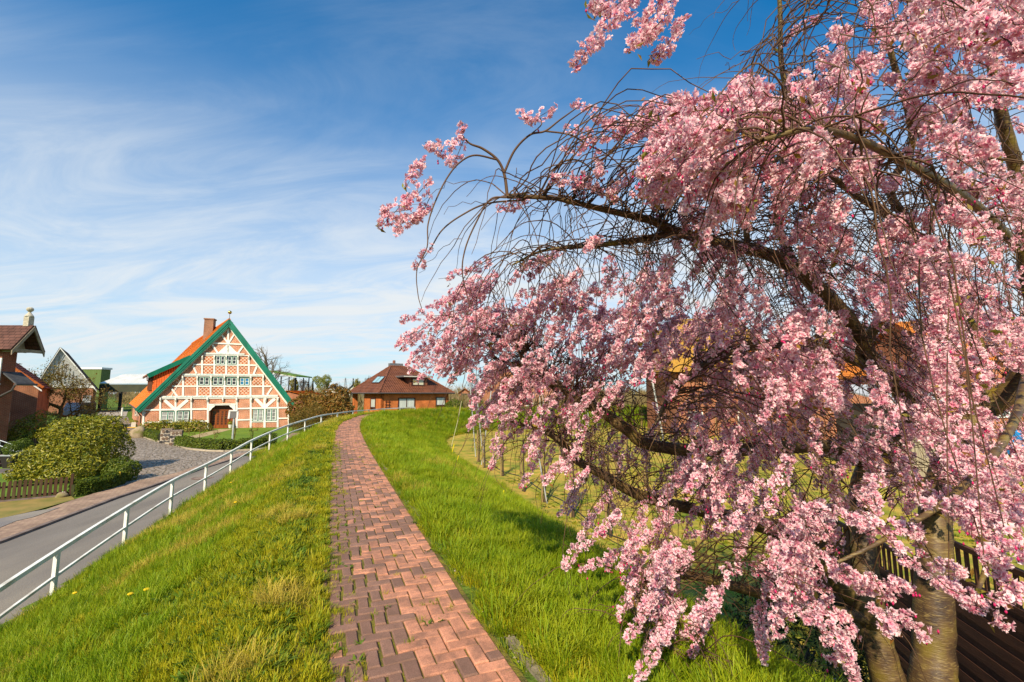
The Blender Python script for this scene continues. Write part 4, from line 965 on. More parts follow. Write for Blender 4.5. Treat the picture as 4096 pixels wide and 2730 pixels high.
# tall dark brick house cut by the picture's edge: scale tiles and ball finial
def corner_house():
    Y = 30.0; zb = LOW(34)
    xr = at(40, 1600, Y + 0.8).x; xl = xr - 9
    root = thing('corner_house', 'dark brick house with brown fish-scale roof and pale stone ball finial on its gable', 'house', (xr, Y, zb))
    pl = Plane((xl, Y, 0), (1, 0, 0)); ze = at(20, 1388, Y).z; zr = at(20, 1306, Y + 0.9).z
    q = MB(); pl.rslab(q, 0, zb - 0.3, 9, ze, -0.9, 0.9); part('bay_wall', q, dkred, root)
    q = MB(); pl.rslab(q, -4, zb - 0.3, 3.0, ze + 0.6, -5, 4.0); part('wall', q, dkred, root)
    sc = brick_mat('scale_tiles', (0.135, 0.06, 0.045), (0.105, 0.048, 0.038), (0.04, 0.02, 0.015), w=0.42, h=0.26, ms=0.018, bump=1.0)
    gb = mat('grey_board', (0.30, 0.24, 0.17), (0.2, 0.16, 0.11), scale=4); ov = 0.95
    yr = Y + 0.9; xo = xr + ov
    for s in (0, 1):
        a, b = Vector((xo, yr, zr)), Vector((xo, Y - 0.35 if s == 0 else Y + 1.75, ze - 0.25))
        q = MB(); nr = Vector((0, -(zr - ze), 1.2) if s == 0 else (0, zr - ze, 1.2)).normalized()
        q.prism([a, b, b - Vector((11, 0, 0)), a - Vector((11, 0, 0))], nr * 0.1); part('roof_slope', q, sc, root)
        q = MB(); q.prism([a + Vector((-0.02, 0, 0)), b + Vector((-0.02, 0, 0)), b + Vector((-0.02, 0, -0.3)), a + Vector((-0.02, 0, -0.3))], (0.07, 0, 0)); part('bargeboard', q, gb, root)
    q = MB(); q.prism([Vector((xr + 0.02, Y, ze - 0.3)), Vector((xr + 0.02, Y + 1.4, ze - 0.3)), Vector((xr + 0.02, yr, zr - 0.3))], (0.05, 0, 0)); part('gable_boards', q, gb, root)
    q = MB(); q.box((xo - 0.05, Y + 0.75, ze - 0.22), (0.12, 1.9, 0.2)); q.box((xr + ov / 2, Y + 0.0, ze - 0.25), (ov, 0.14, 0.2)); part('tie_beam', q, gb, root)
    q = MB(); c = Vector((xo - 0.45, yr, zr + 0.02)); q.box(c + Vector((0, 0, 0.3)), (0.36, 0.36, 0.66)); q.lathe(c + Vector((0, 0, 0.63)), [(0.24, 0), (0.24, 0.06), (0.1, 0.26), (0.07, 0.34)] + [(0.07 + 0.13 * math.sin(math.pi * (i + 0.3) / 9) ** 0.8, 0.36 + 0.30 * i / 8) for i in range(9)], 12); part('finial', q, mat('finial_stone', (0.50, 0.45, 0.36), (0.34, 0.30, 0.22), scale=6, bump=0.3), root)
    q = MB(); q.tube([Vector((xr + 0.1, Y - 0.42, ze - 0.22)), Vector((xl, Y - 0.42, ze - 0.22))], 0.08, 8); part('gutter', q, mat('white_gutter', (0.7, 0.68, 0.64)), root)
    (a0, b0), (a1, b1) = pl.px(*Z1(-60, 1050)), pl.px(*Z1(35, 730))
    window(root, pl, a0, b0, a1, b1, 2, 3, wfr, gdark, off=0.002, fw=0.12, sill=wfr)
    z1 = at(*Z1(90, 1060), Y).z
    q = MB(); q.prism([Vector((xr, Y + 0.1, z1 + 0.75)), Vector((xr + 1.0, Y + 0.1, z1)), Vector((xr + 1.0, Y + 1.3, z1)), Vector((xr, Y + 1.3, z1 + 0.75))], (0, 0, 0.1)); pr = part('porch_roof', q, mat('slate', (0.05, 0.05, 0.055), (0.08, 0.08, 0.085), scale=4), root)
    q = MB(); q.tube([Vector((xr + 1.05, Y + 0.05, z1)), Vector((xr + 1.05, Y + 1.4, z1))], 0.08, 8); q.tube([Vector((xr + 1.0, Y + 0.1, z1)), Vector((xr + 0.8, Y + 0.1, z1 - 0.4)), Vector((xr + 0.05, Y + 0.1, z1 - 0.8))], 0.06, 8); part('porch_gutter', q, mat('gutter_grey', (0, 0, 0)), pr)
corner_house()
# barn with white boarded gable
exb = Vector((0.76, 0.65, 0)); Yb = 84.0; PRc = at(*Z1(1175, 1090), Yb)
board = mat('white_boards', (0.46, 0.46, 0.45), (0.40, 0.40, 0.39), scale=1, rough=0.7)
PBk = Plane((PRc.x, PRc.y, 0), exb); (aL, _), (pkx, zP) = PBk.px(*Z1(455, 1000)), PBk.px(*Z1(760, 600)); zE = PRc.z
OB = PBk.P(aL, 0); WB = -aL; pkx = pkx - aL
barn_root, PB = gabled('barn', 'brick barn with white boarded gable and dark roof', (OB.x, OB.y, 0), exb, WB, 14, LOW(50), zE, zP, red, tile_mat('dark_tiles', (0.055, 0.028, 0.022), (0.038, 0.02, 0.017)), ov=0.5, rmid=pkx / WB, trim=wfr, gable_mat=board, cat='barn')
gm = mat('dark_gap', (0.16, 0.20, 0.17))
for i in range(17):
    dx_ = (i - 8) * 0.5; hh = zP - 1.5 - abs(dx_) * (zP - zE) / (WB - pkx) * 0.95
    if hh > zE + 0.8: v = MB(); PB.rslab(v, pkx + dx_ - 0.035, zE + 0.45, pkx + dx_ + 0.035, hh, 0.0, 0.04); part('cover_strip', v, gm, barn_root)
v = MB(); PB.rslab(v, -0.2, zE - 0.25, WB + 0.2, zE + 0.05, 0.0, 0.08); part('gable_sill', v, wfr, barn_root)
v = MB(); PB.rslab(v, WB - 1.3, LOW(50), WB - 0.2, zE - 1.6, 0.0, 0.1); part('barn_door', v, mat('grey_door', (0.42, 0.42, 0.43), (0.32, 0.32, 0.33), scale=3), barn_root)
# corrugated roof bridging the drive, green cold store behind
def canopy():
    Y0 = 92.0; z0, z1 = at(*Z1(1290, 1052), Y0).z, at(*Z1(1300, 940), Y0 + 5).z
    x0, x1 = at(*Z1(1265, 1052), Y0).x, at(*Z1(1990, 1052), Y0).x
    root = thing('covered_passage', 'white corrugated metal roof spanning the driveway beside the barn', 'canopy', (x0, Y0, LOW(50)))
    q = MB(); n = 56; vs = []; fs = []
    for i in range(n * 2 + 1):
        x = x0 + (x1 - x0) * i / (2 * n); o_ = 0.10 if i % 2 else 0.0
        vs += [(x, Y0 - 0.5, z0 + o_), (x, Y0 + 5, z1 + o_)]
    for i in range(n * 2): fs.append((2 * i, 2 * i + 2, 2 * i + 3, 2 * i + 1))
    q.add(vs, fs); part('corrugated_roof', q, mat('white_metal', (0.78, 0.77, 0.74), (0.66, 0.65, 0.62), scale=0.6, rough=0.5), root)
    q = MB(); q.box(((x0 + x1) / 2, Y0 - 0.2, z0 - 0.9), (x1 - x0, 0.25, 1.5)); part('fascia_beam', q, mat('olive_board', (0.055, 0.06, 0.035), (0.04, 0.045, 0.03), scale=1), root)
    for x in (x0 + 0.3, x1 - 0.3):
        for y in (Y0 - 0.1, Y0 + 4.6): q = MB(); q.box((x, y, (z0 + LOW(50)) / 2 - 0.3), (0.4, 0.4, z0 - LOW(50) - 0.4)); part('post', q, mat('dark_steel', (0.03, 0.03, 0.03)), root)
canopy()
Yg = 104.0; gx0, gx1 = at(*Z1(1050, 900), Yg).x, at(*Z1(1272, 900), Yg).x; zt = at(*Z1(1200, 872), Yg).z
gs = thing('cold_store', 'green corrugated shed with white roof edge behind the barn', 'shed', (gx1, Yg, LOW(50)))
q = MB(); q.box(((gx0 + gx1) / 2 - 2, Yg + 1.2, (zt + LOW(50)) / 2), (gx1 - gx0 + 4, 2.4, zt - LOW(50))); part('wall', q, mat('green_cladding', (0.085, 0.13, 0.03), (0.11, 0.16, 0.045), scale=9, stretch=(1, 1, 0.02), rough=0.6), gs)
q = MB(); q.box(((gx0 + gx1) / 2 - 2, Yg + 1.2, zt + 0.22), (gx1 - gx0 + 4.4, 2.8, 0.42)); part('roof_edge', q, wfr, gs)
# open shed with mossy green roof behind the farmhouse
def open_shed():
    Y = 86.0; x0, x1 = at(1120, 1500, Y).x, at(1184, 1500, Y).x; z0 = at(1184, 1508, Y).z
    root = thing('open_shed', 'open shed with bright green mossy roof behind the bare tree', 'shed', (x1, Y, LOW(50)))
    q = MB(); q.prism([(x0 - 3, Y, z0 + 1.1), (x1, Y, z0), (x1, Y + 7, z0), (x0 - 3, Y + 7, z0 + 1.1)], (0, 0, 0.22)); part('roof', q, mat('moss_roof', (0.12, 0.25, 0.02), (0.08, 0.16, 0.02), scale=2), root)
    q = MB(); q.prism([(x0 - 3, Y - 0.05, z0 + 0.85), (x1, Y - 0.05, z0 - 0.2), (x1, Y - 0.05, z0), (x0 - 3, Y - 0.05, z0 + 1.05)], (0, 0.12, 0)); part('fascia', q, mat('pale_board', (0.5, 0.5, 0.44)), root)
    for x in (x0, (x0 + x1) / 2, x1 - 0.4):
        for y in (Y + 0.5, Y + 6.5): q = MB(); q.box((x, y, (z0 + LOW(50)) / 2), (0.16, 0.16, z0 - LOW(50))); part('post', q, mat('dark_steel', (0, 0, 0)), root)
open_shed()
# orange-roofed outbuilding just right of the farmhouse
Yo = 70.0; x0, x1 = at(1090, 1600, Yo).x, at(1212, 1600, Yo).x; ze_ = at(1200, 1580, Yo).z
root, _ = gabled('outbuilding', 'low outbuilding with orange roof half hidden by bronze-leaved bushes', (x0, Yo, 0), (1, 0, 0), x1 - x0, 7, LOW(50), ze_, ze_ + 0.55, red, tile_mat('orange_tiles', (0, 0, 0), (0, 0, 0)), ov=0.3, cat='shed')
Yo = 80.0; x0 = at(1150, 1550, Yo).x; z_ = at(1150, 1548, Yo).z
rack = thing('crate_stack', 'tan stack of fruit crates behind the orange outbuilding', 'crate', (x0, Yo, LOW(50)))
for i in range(4):
    for j in range(5): q = MB(); q.box((x0 + 0.1 + i * 1.05, Yo, LOW(50) + 0.4 + j * 0.78), (1.0, 1.0, 0.72)); part('crate', q, mat('crate_wood', (0.36, 0.24, 0.10), (0.28, 0.18, 0.08), scale=2), rack)

# houses seen between the cherry branches
gl2 = mat('glass_mid', (0.10, 0.12, 0.13), rough=0.1, spec=0.6)
Ym = 66.0; xa, xb = at(2075, 1600, Ym).x, at(2245, 1600, Ym).x; ezm = at(2150, 1530, Ym).z
gabled('gable_cottage', 'pinkish brick cottage with grey-brown roof seen between the blossom branches', (xa, Ym, 0), (1, 0.15, 0), xb - xa, 11, LOW(50), ezm, at(2150, 1440, Ym).z, brick_mat('pink_brick', (0.52, 0.20, 0.12), (0.44, 0.16, 0.10), (0.55, 0.35, 0.25), ms=0.01), tile_mat('grey_brown_tiles', (0.16, 0.105, 0.07), (0.12, 0.08, 0.055)), ov=0.5, wins=((1.0, -0.2, 2.1, 1.0, 1, 1), (4.3, -0.2, 5.4, 1.0, 1, 1)), frm=wfr, gl=gl2)
Ym = 70.0; xa = at(1985, 1600, Ym).x; xb = at(2110, 1600, Ym).x; ezm = at(2000, 1575, Ym).z
cr_, _ = gabled('low_cottage', 'low cottage with steep grey-brown roof beyond the orchard', (xa - 2.5, Ym + 0.5, 0), (1, 0.1, 0), xb - xa + 2.5, 9, LOW(50), ezm, at(2050, 1452, Ym).z, red, tile_mat('grey_brown_tiles', (0, 0, 0), (0, 0, 0)), ov=0.4)
def thatched():
    Y = 38.0; zb = LOW(38); e0, e1_ = at(2690, 1480, Y), at(3110, 1490, Y); zr = at(2880, 1290, Y + 5).z; ze = at(2850, 1478, Y).z
    root = thing('thatched_house', 'brick farmhouse with ochre thatched roof and eyebrow dormer behind the blossom', 'house', (e0.x, Y, zb))
    W = e1_.x - e0.x; pl = Plane((e0.x, Y, 0), (1, 0, 0))
    q = MB(); pl.rslab(q, 0.4, zb - 0.2, W - 0.4, ze + 0.2, -9, 8.6); part('wall', q, red, root)
    thm = mat('thatch', (0.42, 0.22, 0.035), (0.30, 0.16, 0.03), scale=3, rough=1.0, bump=0.8, bscale=14, stretch=(3, 3, 0.4))
    # thatch as a thick rounded shell: hipped grid
    nu, nv = 30, 16; V = []; F = []
    for j in range(nv + 1):
        f = j / nv; zz = ze - 0.25 + (zr - ze + 0.25) * math.sin(f * math.pi / 2) ** 1.05
        for i in range(nu + 1):
            s = i / nu; ins = 2.6 * f ** 1.3; x = -0.5 + ins + (W + 1 - 2 * ins) * s
            y = -0.6 + 5.2 * f
            brow = 0.9 * math.exp(-((s - 0.52) / 0.13) ** 2) * math.exp(-((f - 0.33) / 0.14) ** 2)
            V.append(pl.P(x, zz + brow * 0.6, -y + brow * 0.9))
    for j in range(nv):
        for i in range(nu): a = j * (nu + 1) + i; F.append((a, a + 1, a + nu + 2, a + nu + 1))
    for (ss) in (0, 1):
        base = len(V); edge = [V[j * (nu + 1) + (0 if ss == 0 else nu)] for j in range(nv + 1)]
        back = [Vector((p.x, 2 * (Y + 4.6) - p.y, p.z)) for p in edge]
        V += edge + back
        for j in range(nv): F.append((base + j, base + j + 1, base + nv + 2 + j, base + nv + 1 + j))
    q = MB(); q.add(V, F); part('thatch', q, thm, root, smooth=True)
    q = MB(); q.tube([pl.P(2.0, zr + 0.02, -4.6), pl.P(W - 2.0, zr + 0.02, -4.6)], 0.28, 8); part('ridge', q, mat('ridge_thatch', (0.26, 0.14, 0.04), (0.2, 0.11, 0.03), scale=3, bump=0.5), root)
    c = W * 0.52
    q = MB(); pl.rslab(q, c - 1.7, ze + 0.55, c + 1.7, ze + 1.55, -2.0, 1.9); dm = part('dormer', q, mat('dormer_wood', (0.09, 0.05, 0.03)), root)
    for k in range(3): window(dm, pl, c - 1.55 + k * 1.05, ze + 0.68, c - 0.6 + k * 1.05, ze + 1.42, 2, 1, wfr, gl2, off=-0.095, fw=0.06, name='dormer_window')
    for k, a_ in enumerate((1.3, 5.4)): window(root, pl, a_, zb + 0.8, a_ + 1.2, zb + 2.0, 2, 2, wfr, gl2, off=-0.395, fw=0.07)
thatched()
Yr = 34.0; xa, xb = at(3095, 1600, Yr).x, at(3300, 1600, Yr).x
gabled('red_gable_house', 'brick house with green-framed windows seen through the branches', (xa, Yr, 0), (1, 0.1, 0), xb - xa, 9, LOW(40), at(3200, 1440, Yr).z, at(3180, 1360, Yr).z, brick_mat('warm_brick', (0.46, 0.13, 0.045), (0.38, 0.10, 0.04), (0.48, 0.3, 0.2), ms=0.012), tile_mat('orange_tiles', (0, 0, 0), (0, 0, 0)), ov=0.3, wins=((0.7, 0.3, 1.6, 1.6, 2, 2), (2.3, 0.3, 3.2, 1.6, 2, 2)), frm=dkframe, gl=gl2)
Yr = 30.0; xa, xb = at(3240, 1600, Yr).x, at(3560, 1600, Yr).x
def eaves_house(name, label, X0, X1, Y, D, zb, ze, zr, wall, roof, wins=(), hip=0.0, cat='house', frm=None):
    root = thing(name, label, cat, (X0, Y, zb)); pl = Plane((X0, Y, 0), (1, 0, 0)); W = X1 - X0
    q = MB(); pl.rslab(q, 0, zb - 0.2, W, ze, -D, D); part('wall', q, wall, root)
    for s in (0, 1):
        yb = 0.4 if s == 0 else -D - 0.4; a, b, c, d = pl.P(-0.4, ze - 0.15, yb), pl.P(W + 0.4, ze - 0.15, yb), pl.P(W + 0.4 - hip, zr, -D / 2), pl.P(-0.4 + hip, zr, -D / 2)
        nr = (b - a).cross(d - a).normalized(); nr = nr if nr.z > 0 else -nr; q = MB(); N = 16
        for j in range(N):
            f0, f1 = j / N, min(1, (j + 1.1) / N); q.prism([a.lerp(d, f0) + nr * .07, b.lerp(c, f0) + nr * .07, b.lerp(c, f1) + nr * .03, a.lerp(d, f1) + nr * .03], nr * 0.03)
        part('roof_slope', q, roof, root)
    for xg in (0.0, W):
        q = MB(); q.prism([pl.P(xg, ze, 0), pl.P(xg, ze, -D), pl.P(xg + (hip if xg == 0 else -hip), zr - 0.05, -D / 2)], pl.ex * (0.2 if xg == 0 else -0.2)); part('gable', q, wall, root)
    for (a0, h0, a1, h1, nx, ny) in wins: window(root, pl, a0, h0, a1, h1, nx, ny, frm or wfr, gl2, off=0.002, fw=0.08)
    return root, pl
pant = tile_mat('pale_orange_tiles', (0.62, 0.21, 0.03), (0.52, 0.16, 0.03), row=0.36, colw=0.28, scale=0.5)
eaves_house('orange_roof_annex', 'brick annex with pale orange tiled roof behind the cherry tree', xa, xb, Yr, 7, LOW(40), at(3400, 1510, Yr).z, at(3400, 1412, Yr + 3.5).z, red, pant)
Yr = 27.0; xa, xb = at(3880, 1600, Yr).x, at(4500, 1600, Yr).x
eaves_house('orange_roof_house', 'house with bright orange pantile roof behind the metal-roofed shed', xa, xb, Yr, 9, LOW(40), at(4000, 1440, Yr).z, at(4000, 1290, Yr + 4.5).z, brick_mat('warm_brick', (0, 0, 0), (0, 0, 0), (0, 0, 0)), pant, wins=((1.0, 0.2, 2.2, 1.5, 2, 2),))
Yr = 20.0; xa, xb = at(3560, 1600, Yr).x, at(3900, 1600, Yr).x
def shed():
    z0, z1 = at(3700, 1622, Yr).z, at(3700, 1545, Yr + 4).z; zb = LOW(Yr)
    root = thing('metal_roof_shed', 'low shed with pale sheet-metal roof and weathered board wall', 'shed', (xa, Yr, zb))
    q = MB(); q.prism([(xa, Yr - 0.4, z0), (xb, Yr - 0.4, z0), (xb, Yr + 4, z1), (xa, Yr + 4, z1)], (0, 0, 0.08)); part('roof', q, mat('sheet_metal', (0.5, 0.5, 0.5), (0.4, 0.4, 0.41), scale=1, rough=0.45), root)
    n = 20
    for i in range(n):
        w_ = (xb - xa - 0.4) / n; q = MB(); q.box((xa + 0.2 + w_ * (i + 0.5), Yr + 0.02 * (i % 2), (zb + z0) / 2), (w_ - 0.015, 0.05, z0 - zb)); part('plank', q, mat('weathered_board', (0.36, 0.30, 0.2), (0.24, 0.2, 0.14), scale=3, stretch=(4, 4, 0.3)), root)
    q = MB(); q.box(((xa + xb) / 2, Yr + 2, (zb + z0) / 2), (xb - xa - 0.5, 3.6, z0 - zb)); part('side_walls', q, mat('dark_board', (0.08, 0.06, 0.045)), root)
shed()
for k, (u, v, lab) in enumerate(((3990, 1812, 'blue plastic barrel beside the metal-roofed shed, next to the leaning pole'), (4062, 1822, 'blue plastic barrel standing farther out from the metal-roofed shed'))):
    p = g(u, v); q = MB(); r0 = 0.44; root = thing('barrel', lab, 'barrel', p, 'blue barrels by the shed')
    q.lathe(p, [(r0 * .92, 0), (r0, 0.06), (r0, 0.45), (r0 * 1.03, 0.47), (r0 * 1.03, 0.52), (r0, 0.54), (r0, 0.95), (r0 * 1.03, 0.97), (r0 * 1.03, 1.02), (r0, 1.04), (r0, 1.36), (r0 * 0.9, 1.45)], 18); part('body', q, mat('blue_plastic', (0.01, 0.20, 0.52), rough=0.35), root)
    q = MB(); q.lathe(p + Vector((0, 0, 1.44)), [(r0 * 0.88, 0), (r0 * 0.9, 0.05), (r0 * 0.8, 0.07)], 18); part('lid', q, mat('blue_lid', (0.01, 0.14, 0.38), rough=0.4), root)
# ------------------------------------------------------------------ white railing along the slope
def railing():
    root = thing('railing', 'white two-rail metal railing running along the dike slope beside the road', 'railing', rail_pts[2] - Vector((0, 0, 1.05)))
    wm = mat('white_rail_paint', (0.80, 0.79, 0.75), (0.70, 0.68, 0.62), scale=5, rough=0.4, c3=(0.50, 0.45, 0.38), s3=2.0)
    P = spline(np.array([tuple(p) for p in rail_pts]), 200)
    top = [Vector(p) for p in P]
    q = MB()
    for a, b in zip(top[:-1], top[1:]): q.bar(a, b + (b - a).normalized() * 0.004, 0.07, 0.08)
    part('top_rail', q, wm, root)
    q = MB(); dz = Vector((0, 0, -0.47))
    for a, b in zip(top[:-1], top[1:]): q.bar(a + dz, b + dz + (b - a).normalized() * 0.004, 0.045, 0.05)
    part('lower_rail', q, wm, root)
    for i, p in enumerate(rail_pts):
        zt = th(p.x, p.y); zb_ = min(p.z - 1.03, zt)
        d = (rail_pts[min(i + 1, len(rail_pts) - 1)] - rail_pts[max(i - 1, 0)]); an = math.atan2(d.y, d.x)
        q = MB(); q.box((p.x, p.y, (p.z - 0.03 + zb_ - 0.15) / 2), (0.10, 0.06, p.z - 0.03 - zb_ + 0.15), an); po = part('post', q, wm, root)
        if 3 <= i <= 8:
            q = MB(); q.box((p.x, p.y, p.z - 1.02), (0.36, 0.17, 0.022), an); bp_ = part('base_plate', q, wm, po)
            for s in (-1, 1): q = MB(); c = Vector((p.x, p.y, p.z - 1.009)) + Vector((math.cos(an), math.sin(an), 0)) * 0.13 * s; q.lathe(c, [(0.014, 0), (0.014, 0.02), (0.008, 0.025)], 6); part('bolt', q, mat('bolt_steel', (0.3, 0.28, 0.26), rough=0.5, metal=0.6), po)
    # concrete footing beam under the posts
    q = MB(); pts = [p - Vector((0, 0, 1.031)) for p in rail_pts[3:10]]; d0 = (pts[1] - pts[0]).normalized(); pts[0] = pts[0] - d0 * 0.55
    for a, b in zip(pts[:-1], pts[1:]): q.bar(a - Vector((0, 0, 0.25)), b - Vector((0, 0, 0.25)), 0.40, 0.5)
    single('concrete_footing', q, mat('mossy_concrete', (0.36, 0.27, 0.17), (0.26, 0.19, 0.12), scale=3, rough=0.95, bump=0.6, bscale=20, c3=(0.09, 0.075, 0.02), s3=3.5), 'mossy concrete footing strip under the white railing posts', 'footing', tuple(pts[1] - Vector((0, 0, 0.5))))
railing()

# ------------------------------------------------------------------ small street and garden things
brown_w = mat('fence_brown', (0.08, 0.036, 0.016), (0.05, 0.023, 0.011), scale=4, rough=0.8, stretch=(3, 3, 0.4), c3=(0.08, 0.06, 0.022), s3=3)
def picket_fence(label, a, b, n, h, w_, m, endpost=True):
    a, b = Vector(a), Vector(b); d = b - a; an = math.atan2(d.y, d.x); root = thing('picket_fence', label, 'fence', tuple(a))
    sd = Vector((-math.sin(an), math.cos(an), 0))
    for f in (0.22, 0.72): q = MB(); q.bar(a + Vector((0, 0, h * f)) + sd * 0.05, b + Vector((0, 0, h * f)) + sd * 0.05, 0.04, 0.06); part('rail', q, m, root)
    for i in range(n):
        p = a.lerp(b, (i + 0.5) / n); hh = h * (1 + random.uniform(-0.02, 0.03)); ex = Vector((math.cos(an), math.sin(an), 0)) * w_; lean = Vector((random.uniform(-0.015, 0.015), 0, 0))
        pts = [p - ex / 2, p + ex / 2, p + ex / 2 + lean + Vector((0, 0, hh * 0.94)), p + ex * 0.28 + lean + Vector((0, 0, hh)), p - ex * 0.28 + lean + Vector((0, 0, hh)), p - ex / 2 + lean + Vector((0, 0, hh * 0.94))]
        q = MB(); q.prism(pts, -sd * 0.022); part('picket', q, m, root)
    if endpost:
        q = MB(); p = b + Vector((math.cos(an), math.sin(an), 0)) * 0.09; q.box((p.x, p.y, p.z + h * 0.57), (0.075, 0.075, h * 1.14), an); part('end_post', q, m, root)
    return root
fa, fb = g(-160, 2028), g(268, 1988)
picket_fence('brown wooden picket fence along the lawn edge by the road', fa, fb, 20, 0.70, 0.085, brown_w)
q = MB(); q.bar(fa + Vector((0, -0.02, 0.02)), fb + Vector((0, -0.02, 0.02)), 0.06, 0.14); single('fence_kerb', q, mat('kerb_stone', (0, 0, 0)), 'low concrete kerb under the brown picket fence', 'kerb', tuple(fa))
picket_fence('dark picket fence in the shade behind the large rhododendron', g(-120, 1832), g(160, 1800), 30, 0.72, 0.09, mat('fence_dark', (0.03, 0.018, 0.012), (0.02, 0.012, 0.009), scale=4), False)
p = g(15, 2008); q = MB(); q.box(p + Vector((0, -0.09, 0.10)), (0.10, 0.03, 0.14), 0.1); single('marker_tag', q, mat('tag_white', (0.6, 0.58, 0.52)), 'small white marker tag at the foot of the picket fence, near a gap', 'marker', tuple(p))
p = g(266, 1986); q = MB(); q.box(p + Vector((0, -0.12, 0.11)), (0.09, 0.03, 0.16), 0.3); single('marker_tag', q, mat('tag_white', (0, 0, 0)), 'small white marker tag on the end post of the picket fence', 'marker', tuple(p))
def rock(name, p, r, label, m, sq=(1, 1, 1), seed=1):
    bm = bmesh.new(); bmesh.ops.create_icosphere(bm, subdivisions=3, radius=1.0); rr = np.random.default_rng(seed); off = rr.random(3) * 9
    for v in bm.verts:
        c = v.co; k = 1 + 0.22 * math.sin(2.1 * c.x + off[0]) * math.cos(1.7 * c.y + off[1]) + 0.12 * math.sin(3.3 * c.z + off[2] + c.x * 2)
        v.co = Vector((c.x * sq[0] * k, c.y * sq[1] * k, c.z * sq[2] * k)) * r
    me = bpy.data.meshes.new(name); bm.to_mesh(me); bm.free(); me.polygons.foreach_set('use_smooth', [True] * len(me.polygons)); me.materials.append(m)
    o = bpy.data.objects.new(name, me); COL.objects.link(o); o.location = p; o['label'] = label; o['category'] = 'stone'; return o
st = mat('boulder', (0.33, 0.25, 0.16), (0.22, 0.16, 0.09), scale=3, bump=0.5, bscale=12, c3=(0.17, 0.16, 0.04), s3=2.5)
p = g(546, 1752); rock('boulder', p + Vector((0, 0, 0.32)), 0.5, 'large tan boulder beside the downpipe at the farmhouse corner', st, (1.05, 0.8, 1.15), 8)
p = g(245, 1992); rock('field_stone', p + Vector((0, 0, 0.06)), 0.16, 'small grey field stone beside the end of the picket fence', st, (1.3, 1, 0.7), 5)
# gate piers of field stones
pier_m = mat('pier_mortar', (0.50, 0.42, 0.33), (0.4, 0.33, 0.25), scale=5, rough=0.9)
st_m = [mat('pier_stone_%s' % n, c, tuple(x * 0.7 for x in c), scale=6, bump=0.4) for n, c in (('grey', (0.11, 0.095, 0.09)), ('brown', (0.19, 0.12, 0.08)), ('dark', (0.05, 0.045, 0.045)))]
def pier(u, v, h, label):
    p = g(u, v); w_ = 0.62; root = thing('gate_pier', label, 'gate pier', tuple(p)); q = MB(); q.box(p + Vector((0, 0, h / 2)), (w_, w_, h), 0.5); part('core', q, pier_m, root)
    ax, ay = Vector((math.cos(.5), math.sin(.5), 0)), Vector((-math.sin(.5), math.cos(.5), 0)); rr = np.random.default_rng(int(u))
    for (n_, t_) in ((-ay, ax), (ax, ay), (-ax, ay)):
        for r_ in range(4):
            for c_ in range(3):
                cx = (c_ - 1) * 0.2 + (0.05 if r_ % 2 else -0.04); cz = (r_ + 0.5) * h / 4
                if abs(cx) > 0.25: cx *= 0.85
                k = rr.integers(5, 8); pts = []
                for i in range(k):
                    a = 2 * math.pi * i / k + rr.random() * 0.4; rd = 0.085 + rr.random() * 0.03; pts.append(p + n_ * (w_ / 2 - 0.01) + t_ * (cx + rd * math.cos(a)) + Vector((0, 0, cz + rd * 1.05 * math.sin(a))))
                q = MB(); q.prism(pts, n_ * (0.03 + rr.random() * 0.02)); part('stone', q, st_m[rr.integers(0, 3)], root)
    q = MB(); q.box(p + Vector((0, 0, h + 0.03)), (w_ + 0.04, w_ + 0.04, 0.07), 0.5); part('cap', q, mat('pier_cap', (0.26, 0.19, 0.14), (0.18, 0.13, 0.1), scale=6), root)
    return p
pa = pier(664, 1774, 0.95, 'fieldstone gate pier at the end of the clipped hedge by the boulder'); pb = pier(703, 1782, 0.95, 'fieldstone gate pier at the start of the curved lawn hedge')
root = thing('garden_gate', 'dark wooden gate between the two fieldstone piers', 'gate', tuple((pa + pb) / 2)); d = pb - pa
for i in range(7): q = MB(); p = pa.lerp(pb, 0.3 + 0.4 * i / 6) + Vector((0.15, 0.3, 0)); q.box(p + Vector((0, 0, 0.32)), (0.06, 0.03, 0.85), math.atan2(d.y, d.x)); part('slat', q, mat('gate_dark', (0.03, 0.022, 0.018)), root)
for z in (0.2, 0.7): q = MB(); q.bar(pa.lerp(pb, 0.27) + Vector((0.15, 0.32, z)), pa.lerp(pb, 0.73) + Vector((0.15, 0.32, z)), 0.03, 0.07); part('crossbar', q, mat('gate_dark', (0, 0, 0)), root)
